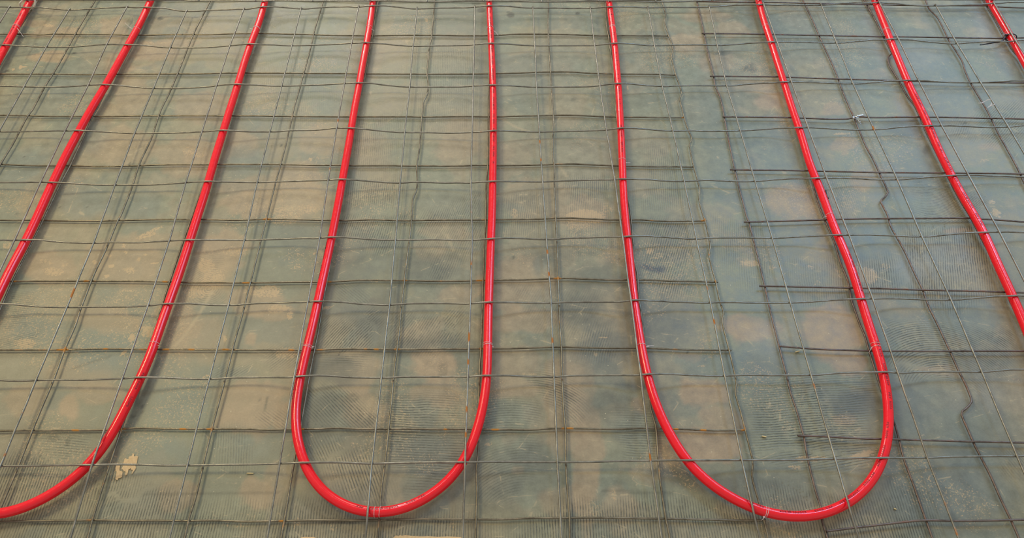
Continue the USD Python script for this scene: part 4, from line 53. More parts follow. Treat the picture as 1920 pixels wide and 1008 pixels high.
BC = [[5270,6200,5262,5671,5255,5142,5247,4613,5239,4084,5232,3555,5224,3026,5216,2497,5208,1968,5201,1439,5193,910,5185,381,5172,-234,5151,-924,5121,-1494,5114,-2043,5110,-2452,5082,-2968,5121,-3308,5114,-3687,5098,-3947,5075,-4416,5042,-4962,5027,-5496,5012,-6009,5022,-6525,5016,-6853,5035,-7031,5026,-7511,5027,-8004,5010,-8548,4994,-8954,4987,-9387,4987,-9900,4984,-10324,4978,-10770,5001,-11146,5002,-11434,5007,-11582,4980,-11981,4974,-12225,4969,-12526,4981,-12770,4948,-12958,4964,-13207,4956,-13777,4948,-14348,4940,-14918,4931,-15489,4923,-16059,4915,-16630,4906,-17200],[6917,6200,6910,5689,6903,5178,6895,4667,6888,4156,6880,3645,6873,3134,6865,2623,6858,2113,6851,1602,6843,1091,6836,580,6792,-775,6773,-1669,6755,-2514,6739,-3259,6723,-3967,6695,-4574,6668,-5156,6617,-5897,6583,-6483,6601,-6940,6643,-7582,6622,-8077,6646,-8467,6633,-8621,6582,-8972,6590,-9406,6612,-9710,6597,-9984,6586,-10365,6576,-10789,6608,-11406,6593,-11660,6562,-12057,6575,-12458,6581,-12947,6585,-13228,6576,-13796,6568,-14363,6560,-14930,6552,-15498,6543,-16065,6535,-16633,6527,-17200],[8098,6200,8090,5678,8082,5155,8075,4633,8067,4110,8060,3588,8052,3066,8045,2543,8037,2021,8029,1499,8022,976,8014,454,8030,284,8055,-401,8060,-1043,8082,-1731,8099,-2390,8089,-2794,8076,-3224,8073,-3714,8090,-4014,8078,-4371,8081,-4861,8121,-5298,8133,-5721,8152,-6026,8153,-6235,8086,-6338,7913,-6526,7938,-6869,7914,-7148,7953,-7516,7988,-7873,8007,-8405,8025,-8713,8014,-9062,8036,-9422,8060,-10002,8072,-10404,8096,-10706,8098,-10878,8084,-10987,7977,-11095,7822,-11210,7807,-11297,7816,-11488,7819,-11712,7846,-11977,7883,-12295,7899,-12688,7921,-12981,7930,-13246,7922,-13811,7914,-14376,7906,-14940,7898,-15505,7889,-16070,7881,-16635,7873,-17200],[9741,6200,9734,5677,9726,5153,9719,4630,9711,4106,9703,3583,9696,3059,9688,2536,9681,2012,9673,1489,9665,965,9658,442,9669,152,9689,-602,9685,-1050,9697,-1352,9691,-1744,9579,-1845,9520,-1946,9489,-2205,9533,-2730,9549,-3238,9620,-3657,9604,-4098,9576,-4526,9585,-4974,9582,-5470,9578,-5766,9576,-6205,9595,-6572,9630,-6887,9642,-7167,9649,-7507,9662,-7917,9661,-8345,9646,-8706,9601,-9006,9638,-9532,9631,-10043,9623,-10554,9616,-11066,9608,-11577,9601,-12088,9594,-12599,9586,-13110,9579,-13622,9571,-14133,9564,-14644,9557,-15155,9549,-15666,9542,-16178,9534,-16689,9527,-17200],[11376,6200,11369,5675,11361,5151,11353,4626,11346,4102,11338,3577,11331,3053,11323,2528,11315,2004,11308,1479,11300,954,11292,430,11264,91,11359,-371,11331,-919,11310,-1196,11329,-1544,11339,-2011,11270,-2417,11235,-2821,11239,-3253,11251,-3743,11233,-4113,11206,-4608,11204,-5160,11189,-5654,11156,-6011,11148,-6519,11141,-7028,11134,-7537,11126,-8045,11119,-8554,11112,-9062,11104,-9571,11097,-10080,11089,-10588,11082,-11097,11075,-11605,11067,-12114,11060,-12623,11052,-13131,11045,-13640,11038,-14148,11030,-14657,11023,-15166,11016,-15674,11008,-16183,11001,-16691,10993,-17200],[12925,6200,12917,5674,12909,5149,12902,4623,12894,4098,12886,3572,12879,3046,12871,2521,12864,1995,12856,1470,12848,944,12841,419,12826,-203,12766,-1118,12752,-1556,12801,-1973,12778,-2272,12770,-2787,12763,-3302,12755,-3817,12748,-4331,12740,-4846,12733,-5361,12725,-5876,12718,-6390,12711,-6905,12703,-7420,12696,-7935,12688,-8449,12681,-8964,12673,-9479,12666,-9994,12658,-10508,12651,-11023,12643,-11538,12636,-12053,12628,-12567,12621,-13082,12613,-13597,12606,-14112,12598,-14626,12591,-15141,12583,-15656,12576,-16171,12568,-16685,12561,-17200],[14176,6200,14169,5675,14161,5151,14153,4626,14146,4102,14138,3577,14131,3053,14123,2528,14115,2004,14108,1479,14100,954,14092,430,14064,91,14159,-371,14131,-919,14110,-1196,14129,-1544,14139,-2011,14070,-2417,14035,-2821,14039,-3253,14051,-3743,14033,-4113,14006,-4608,14004,-5160,13989,-5654,13956,-6011,13948,-6519,13941,-7028,13934,-7537,13926,-8045,13919,-8554,13912,-9062,13904,-9571,13897,-10080,13889,-10588,13882,-11097,13875,-11605,13867,-12114,13860,-12623,13852,-13131,13845,-13640,13838,-14148,13830,-14657,13823,-15166,13816,-15674,13808,-16183,13801,-16691,13793,-17200],[15676,6200,15669,5675,15661,5151,15653,4626,15646,4102,15638,3577,15631,3053,15623,2528,15615,2004,15608,1479,15600,954,15592,430,15564,91,15659,-371,15631,-919,15610,-1196,15629,-1544,15639,-2011,15570,-2417,15535,-2821,15539,-3253,15551,-3743,15533,-4113,15506,-4608,15504,-5160,15489,-5654,15456,-6011,15448,-6519,15441,-7028,15434,-7537,15426,-8045,15419,-8554,15412,-9062,15404,-9571,15397,-10080,15389,-10588,15382,-11097,15375,-11605,15367,-12114,15360,-12623,15352,-13131,15345,-13640,15338,-14148,15330,-14657,15323,-15166,15316,-15674,15308,-16183,15301,-16691,15293,-17200]]
PIPE = [[-12663,6723,-12317,1234,-12309,1114,-12302,995,-12294,875,-12287,755,-12279,635,-12270,516,-12262,396,-12254,276,-12245,157,-12237,37,-12230,-83,-12222,-203,-12215,-322,-12209,-442,-12202,-562,-12197,-682,-12191,-802,-12185,-922,-12180,-1042,-12175,-1161,-12170,-1281,-12165,-1401,-12159,-1521,-12154,-1641,-12149,-1761,-12143,-1881,-12137,-2001,-12130,-2120,-12123,-2240,-12116,-2360,-12108,-2480,-12100,-2599,-12092,-2719,-11718,-8206],[-8945,6782,-9114,1285,-9118,1165,-9122,1045,-9125,925,-9128,805,-9131,685,-9133,565,-9134,445,-9135,325,-9135,205,-9135,85,-9135,-35,-9135,-155,-9135,-275,-9136,-395,-9138,-515,-9141,-635,-9145,-755,-9151,-875,-9157,-994,-9165,-1114,-9173,-1234,-9181,-1354,-9188,-1474,-9195,-1593,-9202,-1713,-9209,-1833,-9216,-1953,-9222,-2073,-9229,-2192,-9236,-2312,-9243,-2432,-9251,-2552,-9259,-2671,-9268,-2791,-9278,-2911,-9289,-3030,-9301,-3150,-9312,-3269,-9324,-3388,-9336,-3508,-9346,-3627,-9355,-3747,-9364,-3867,-9371,-3986,-9378,-4106,-9385,-4226,-9391,-4346,-9398,-4466,-9404,-4586,-9410,-4705,-9416,-4825,-9421,-4945,-9425,-5065,-9428,-5185,-9430,-5305,-9432,-5425,-9433,-5545,-9433,-5665,-9434,-5785,-9433,-5905,-9433,-6025,-9431,-6145,-9429,-6265,-9427,-6385,-9425,-6505,-9422,-6625,-9420,-6745,-9418,-6865,-9416,-6985,-9415,-7105,-9415,-7225,-9416,-7344,-9420,-7464,-9425,-7584,-9432,-7704,-9439,-7823,-9446,-7943,-9451,-8063,-9455,-8183,-9457,-8302,-9458,-8422,-9458,-8542,-9459,-8662,-9461,-8782,-9464,-8902,-9468,-9022,-9473,-9142,-9478,-9262,-9484,-9382,-9490,-9501,-9496,-9621,-9501,-9741,-9505,-9861,-9508,-9981,-9511,-10101,-9512,-10221,-9511,-10341,-9508,-10461,-9502,-10581,-9493,-10700,-9481,-10819,-9466,-10938,-9446,-11056,-9422,-11173,-9394,-11290,-9361,-11404,-9324,-11518,-9280,-11629,-9232,-11738,-9178,-11845,-9119,-11948,-9055,-12049,-8985,-12145,-8910,-12238,-8829,-12325,-8743,-12407,-8651,-12482,-8554,-12549,-8453,-12608,-8346,-12657,-8236,-12695,-8123,-12721,-8009,-12734,-7893,-12733,-7778,-12720,-7664,-12695,-7552,-12660,-7443,-12615,-7337,-12562,-7236,-12501,-7139,-12433,-7047,-12359,-6960,-12279,-6879,-12193,-6805,-12101,-6737,-12005,-6676,-11904,-6623,-11799,-6578,-11690,-6539,-11578,-6505,-11463,-6477,-11348,-6452,-11231,-6430,-11113,-6410,-10995,-6390,-10877,-6369,-10758,-6349,-10640,-6330,-10522,-6312,-10403,-6296,-10285,-6283,-10165,-6273,-10046,-6265,-9927,-6260,-9807,-6256,-9687,-6252,-9567,-6249,-9447,-6245,-9327,-6240,-9207,-6235,-9087,-6229,-8968,-6224,-8848,-6218,-8728,-6213,-8608,-6209,-8488,-6205,-8368,-6202,-8248,-6199,-8128,-6197,-8008,-6195,-7888,-6194,-7768,-6193,-7648,-6192,-7528,-6192,-7408,-6192,-7288,-6191,-7168,-6191,-7048,-6190,-6928,-6189,-6808,-6187,-6688,-6185,-6568,-6184,-6448,-6183,-6328,-6183,-6209,-6184,-6089,-6186,-5969,-6189,-5849,-6192,-5729,-6195,-5609,-6197,-5489,-6199,-5369,-6200,-5249,-6201,-5129,-6201,-5009,-6201,-4889,-6201,-4769,-6200,-4649,-6200,-4529,-6200,-4409,-6201,-4289,-6201,-4169,-6202,-4049,-6203,-3929,-6203,-3809,-6202,-3689,-6202,-3569,-6200,-3449,-6199,-3329,-6198,-3209,-6197,-3089,-6197,-2969,-6198,-2849,-6199,-2729,-6201,-2609,-6202,-2489,-6203,-2369,-6204,-2249,-6203,-2129,-6202,-2009,-6201,-1889,-6198,-1769,-6195,-1649,-6191,-1529,-6186,-1409,-6181,-1290,-6174,-1170,-6167,-1050,-6161,-930,-6155,-810,-6150,-690,-6147,-571,-6145,-451,-6145,-331,-6146,-211,-6147,-91,-6150,29,-6152,149,-6155,269,-6158,389,-6162,509,-6165,629,-6169,749,-6174,869,-6179,989,-6183,1109,-6189,1229,-6413,6724],[-3614,6740,-3387,1245,-3382,1125,-3377,1005,-3373,885,-3368,765,-3364,645,-3359,526,-3355,406,-3352,286,-3348,166,-3345,46,-3341,-74,-3339,-194,-3336,-314,-3335,-434,-3333,-554,-3333,-674,-3333,-794,-3333,-914,-3333,-1034,-3334,-1154,-3335,-1274,-3337,-1394,-3338,-1514,-3340,-1634,-3342,-1754,-3344,-1874,-3346,-1994,-3348,-2114,-3350,-2234,-3351,-2354,-3352,-2474,-3352,-2594,-3353,-2714,-3354,-2834,-3355,-2954,-3356,-3074,-3358,-3194,-3361,-3314,-3363,-3434,-3366,-3554,-3368,-3674,-3369,-3794,-3370,-3914,-3370,-4034,-3370,-4154,-3369,-4274,-3369,-4394,-3368,-4514,-3368,-4634,-3368,-4754,-3368,-4874,-3369,-4994,-3370,-5114,-3371,-5234,-3373,-5354,-3375,-5474,-3376,-5594,-3378,-5714,-3379,-5834,-3380,-5954,-3381,-6074,-3382,-6194,-3383,-6313,-3384,-6433,-3386,-6553,-3389,-6673,-3391,-6793,-3393,-6913,-3396,-7033,-3399,-7153,-3401,-7273,-3404,-7393,-3408,-7513,-3412,-7633,-3416,-7753,-3421,-7873,-3427,-7993,-3432,-8113,-3437,-8233,-3443,-8352,-3448,-8472,-3453,-8592,-3458,-8712,-3463,-8832,-3468,-8952,-3473,-9072,-3478,-9192,-3484,-9311,-3491,-9431,-3498,-9551,-3506,-9671,-3513,-9791,-3521,-9910,-3529,-10030,-3536,-10150,-3542,-10270,-3547,-10390,-3551,-10509,-3552,-10629,-3551,-10749,-3547,-10869,-3539,-10988,-3526,-11107,-3509,-11225,-3486,-11342,-3457,-11457,-3423,-11572,-3383,-11684,-3338,-11794,-3288,-11902,-3232,-12007,-3170,-12109,-3102,-12206,-3028,-12297,-2946,-12382,-2858,-12459,-2763,-12529,-2663,-12592,-2558,-12646,-2450,-12693,-2338,-12730,-2224,-12758,-2108,-12775,-1991,-12782,-1874,-12777,-1758,-12762,-1644,-12737,-1532,-12702,-1422,-12658,-1316,-12605,-1214,-12546,-1116,-12479,-1024,-12406,-937,-12326,-857,-12240,-784,-12147,-718,-12049,-658,-11947,-605,-11841,-558,-11731,-516,-11619,-479,-11506,-447,-11391,-418,-11275,-393,-11158,-371,-11040,-352,-10922,-337,-10803,-324,-10684,-314,-10564,-307,-10445,-302,-10325,-299,-10205,-297,-10085,-295,-9965,-294,-9845,-293,-9725,-292,-9605,-291,-9485,-289,-9365,-287,-9245,-285,-9125,-282,-9005,-279,-8885,-276,-8765,-273,-8645,-270,-8526,-267,-8406,-264,-8286,-261,-8166,-258,-8046,-255,-7926,-252,-7806,-249,-7686,-245,-7566,-241,-7446,-237,-7326,-233,-7206,-230,-7086,-226,-6966,-223,-6846,-221,-6726,-219,-6606,-217,-6486,-216,-6366,-215,-6246,-213,-6126,-212,-6006,-211,-5886,-210,-5766,-209,-5646,-207,-5526,-206,-5406,-204,-5286,-203,-5166,-202,-5046,-201,-4926,-201,-4806,-200,-4686,-200,-4566,-200,-4446,-200,-4326,-200,-4206,-200,-4086,-200,-3966,-201,-3846,-201,-3726,-202,-3606,-203,-3486,-204,-3366,-206,-3246,-208,-3126,-210,-3006,-213,-2886,-216,-2766,-219,-2647,-222,-2527,-225,-2407,-229,-2287,-232,-2167,-236,-2047,-240,-1927,-244,-1807,-248,-1687,-252,-1567,-256,-1447,-260,-1327,-264,-1207,-268,-1087,-272,-967,-277,-847,-281,-727,-285,-608,-289,-488,-293,-368,-296,-248,-300,-128,-304,-8,-308,112,-312,232,-316,352,-320,472,-324,592,-328,712,-333,832,-337,952,-342,1071,-347,1191,-561,6687],[3201,6692,2872,1202,2865,1082,2857,962,2850,842,2844,723,2838,603,2833,483,2829,363,2825,243,2822,123,2820,3,2818,-117,2816,-237,2815,-357,2813,-477,2812,-597,2811,-717,2809,-837,2808,-957,2807,-1077,2805,-1197,2803,-1317,2801,-1437,2797,-1557,2794,-1677,2789,-1797,2784,-1916,2779,-2036,2774,-2156,2769,-2276,2764,-2396,2759,-2516,2754,-2636,2750,-2756,2745,-2876,2740,-2996,2734,-3115,2728,-3235,2721,-3355,2714,-3475,2707,-3595,2699,-3714,2691,-3834,2683,-3954,2675,-4074,2667,-4193,2659,-4313,2651,-4433,2643,-4552,2635,-4672,2627,-4792,2618,-4912,2610,-5031,2601,-5151,2592,-5271,2584,-5390,2575,-5510,2566,-5630,2557,-5749,2548,-5869,2538,-5989,2529,-6108,2521,-6228,2512,-6348,2505,-6468,2498,-6587,2492,-6707,2487,-6827,2483,-6947,2479,-7067,2476,-7187,2474,-7307,2472,-7427,2470,-7547,2468,-7667,2466,-7787,2464,-7907,2461,-8027,2458,-8147,2455,-8267,2452,-8387,2448,-8506,2445,-8626,2443,-8746,2440,-8866,2439,-8986,2438,-9106,2439,-9226,2440,-9346,2442,-9466,2445,-9586,2449,-9706,2453,-9826,2459,-9946,2464,-10066,2471,-10185,2478,-10305,2488,-10425,2500,-10544,2514,-10663,2530,-10782,2550,-10900,2573,-11017,2600,-11134,2630,-11250,2663,-11365,2701,-11478,2742,-11590,2787,-11701,2836,-11810,2889,-11916,2948,-12019,3013,-12118,3084,-12212,3162,-12301,3246,-12385,3334,-12464,3428,-12538,3525,-12606,3626,-12669,3730,-12726,3837,-12778,3947,-12822,4060,-12860,4174,-12889,4291,-12911,4408,-12924,4526,-12930,4645,-12927,4763,-12916,4880,-12898,4995,-12871,5108,-12837,5220,-12795,5328,-12747,5434,-12692,5536,-12632,5635,-12565,5729,-12493,5818,-12415,5903,-12331,5982,-12243,6057,-12150,6126,-12053,6190,-11952,6249,-11849,6303,-11743,6353,-11634,6398,-11523,6439,-11411,6476,-11297,6509,-11182,6538,-11066,6564,-10949,6587,-10832,6607,-10713,6624,-10595,6638,-10476,6650,-10357,6660,-10237,6666,-10118,6670,-9998,6673,-9878,6675,-9759,6677,-9639,6680,-9519,6684,-9399,6689,-9279,6693,-9160,6698,-9040,6703,-8920,6708,-8800,6713,-8680,6717,-8560,6721,-8440,6722,-8320,6722,-8200,6720,-8081,6715,-7961,6708,-7841,6700,-7722,6691,-7602,6683,-7483,6675,-7363,6670,-7243,6665,-7123,6662,-7003,6660,-6883,6658,-6763,6657,-6643,6655,-6523,6653,-6403,6650,-6283,6645,-6164,6639,-6044,6633,-5924,6627,-5805,6622,-5685,6620,-5566,6621,-5446,6624,-5326,6628,-5206,6633,-5086,6639,-4966,6643,-4846,6647,-4726,6650,-4607,6652,-4487,6653,-4367,6653,-4247,6652,-4127,6652,-4007,6653,-3887,6654,-3767,6656,-3647,6659,-3527,6662,-3407,6665,-3287,6668,-3167,6671,-3047,6673,-2927,6674,-2807,6676,-2687,6678,-2567,6680,-2447,6682,-2327,6684,-2207,6687,-2087,6690,-1967,6693,-1847,6696,-1727,6698,-1607,6700,-1487,6702,-1367,6703,-1247,6704,-1127,6705,-1007,6706,-887,6708,-767,6710,-648,6714,-528,6718,-408,6724,-288,6730,-168,6737,-48,6744,72,6751,191,6758,311,6765,431,6772,551,6779,671,6786,790,6793,910,6800,1030,6807,1150,7131,6640],[10272,6640,9890,1153,9881,1034,9873,914,9865,794,9856,675,9848,555,9840,435,9831,315,9823,196,9814,76,9806,-44,9797,-163,9789,-283,9780,-403,9772,-523,9763,-642,9755,-762,9746,-882,9737,-1001,9729,-1121,9721,-1241,9712,-1360,9704,-1480,9697,-1600,9689,-1720,9682,-1839,9675,-1959,9668,-2079,9661,-2199,9654,-2319,9647,-2438,9639,-2558,9632,-2678,9625,-2798,9620,-2918,9615,-3038,9612,-3157,9610,-3277,9609,-3397,9609,-3517,9610,-3637,9610,-3757,9609,-3877,9608,-3997,9606,-4117,9603,-4237,9599,-4357,9593,-4477,9587,-4597,9580,-4717,9573,-4836,9567,-4956,9562,-5076,9558,-5196,9555,-5316,9555,-5436,9555,-5556,9556,-5676,9557,-5796,9559,-5916,9561,-6036,9564,-6155,9568,-6275,9574,-6395,9580,-6515,9588,-6635,9597,-6754,9606,-6874,9615,-6993,9622,-7113,9628,-7233,9632,-7353,9633,-7472,9631,-7592,9628,-7712,9623,-7832,9617,-7952,9611,-8071,9606,-8191,9601,-8311,9597,-8431,9594,-8551,9590,-8671,9586,-8791,9582,-8911,9577,-9031,9571,-9151,9564,-9270,9557,-9390,9548,-9510,9540,-9629,9530,-9749,9521,-9869,9511,-9988,9501,-10108,9490,-10227,9479,-10347,9467,-10466,9453,-10586,9439,-10705,9423,-10824,9406,-10942,9387,-11061,9368,-11179,9347,-11297,9327,-11416,9308,-11534,9290,-11653,9276,-11772,9265,-11891,9259,-12011,9260,-12130,9269,-12248,9287,-12364,9317,-12475,9360,-12580,9418,-12677,9489,-12763,9573,-12837,9668,-12899,9772,-12948,9882,-12984,9997,-13009,10114,-13022,10232,-13023,10349,-13014,10466,-12995,10582,-12967,10695,-12932,10805,-12888,10913,-12838,11018,-12782,11119,-12719,11218,-12651,11314,-12578,11407,-12502,11497,-12422,11584,-12339,11668,-12253,11748,-12164,11823,-12071,11894,-11975,11959,-11876,12020,-11773,12077,-11668,12129,-11560,12177,-11450,12221,-11338,12262,-11226,12300,-11112,12335,-10997,12367,-10881,12396,-10764,12420,-10646,12440,-10529,12457,-10410,12469,-10292,12479,-10173,12487,-10053,12493,-9933,12498,-9814,12502,-9693,12506,-9573,12510,-9453,12514,-9333,12518,-9213,12521,-9093,12525,-8973,12528,-8853,12532,-8733,12535,-8613,12539,-8493,12543,-8373,12546,-8253,12550,-8133,12554,-8013,12558,-7893,12562,-7773,12566,-7653,12570,-7533,12574,-7413,12578,-7293,12582,-7173,12585,-7054,12589,-6934,12592,-6814,12595,-6694,12597,-6574,12600,-6454,12602,-6334,12604,-6214,12606,-6094,12608,-5974,12609,-5854,12611,-5734,12613,-5614,12614,-5494,12616,-5374,12617,-5254,12619,-5134,12621,-5014,12623,-4894,12625,-4774,12628,-4654,12630,-4534,12633,-4414,12636,-4294,12639,-4174,12642,-4054,12645,-3934,12648,-3814,12652,-3694,12656,-3574,12660,-3454,12664,-3334,12668,-3214,12673,-3094,12678,-2974,12683,-2854,12688,-2735,12694,-2615,12700,-2495,12706,-2375,12714,-2256,12722,-2136,12731,-2016,12740,-1897,12749,-1777,12758,-1657,12766,-1538,12774,-1418,12780,-1298,12787,-1178,12792,-1058,12798,-938,12803,-819,12808,-699,12813,-579,12818,-459,12822,-339,12827,-219,12832,-99,12838,21,12843,141,12849,260,12856,380,12863,500,12870,620,12878,739,12886,859,12895,979,12904,1099,13293,6585]]
PAL = [[0.2918,0.2159,0.1301],[0.3325,0.2462,0.1413],[0.1559,0.1714,0.1384],[0.1022,0.0999,0.0742],[0.2747,0.2705,0.2423],[0.0762,0.0742,0.0513],[0.2086,0.2086,0.1746],[0.0723,0.0802,0.0844],[0.1221,0.1301,0.1119]]
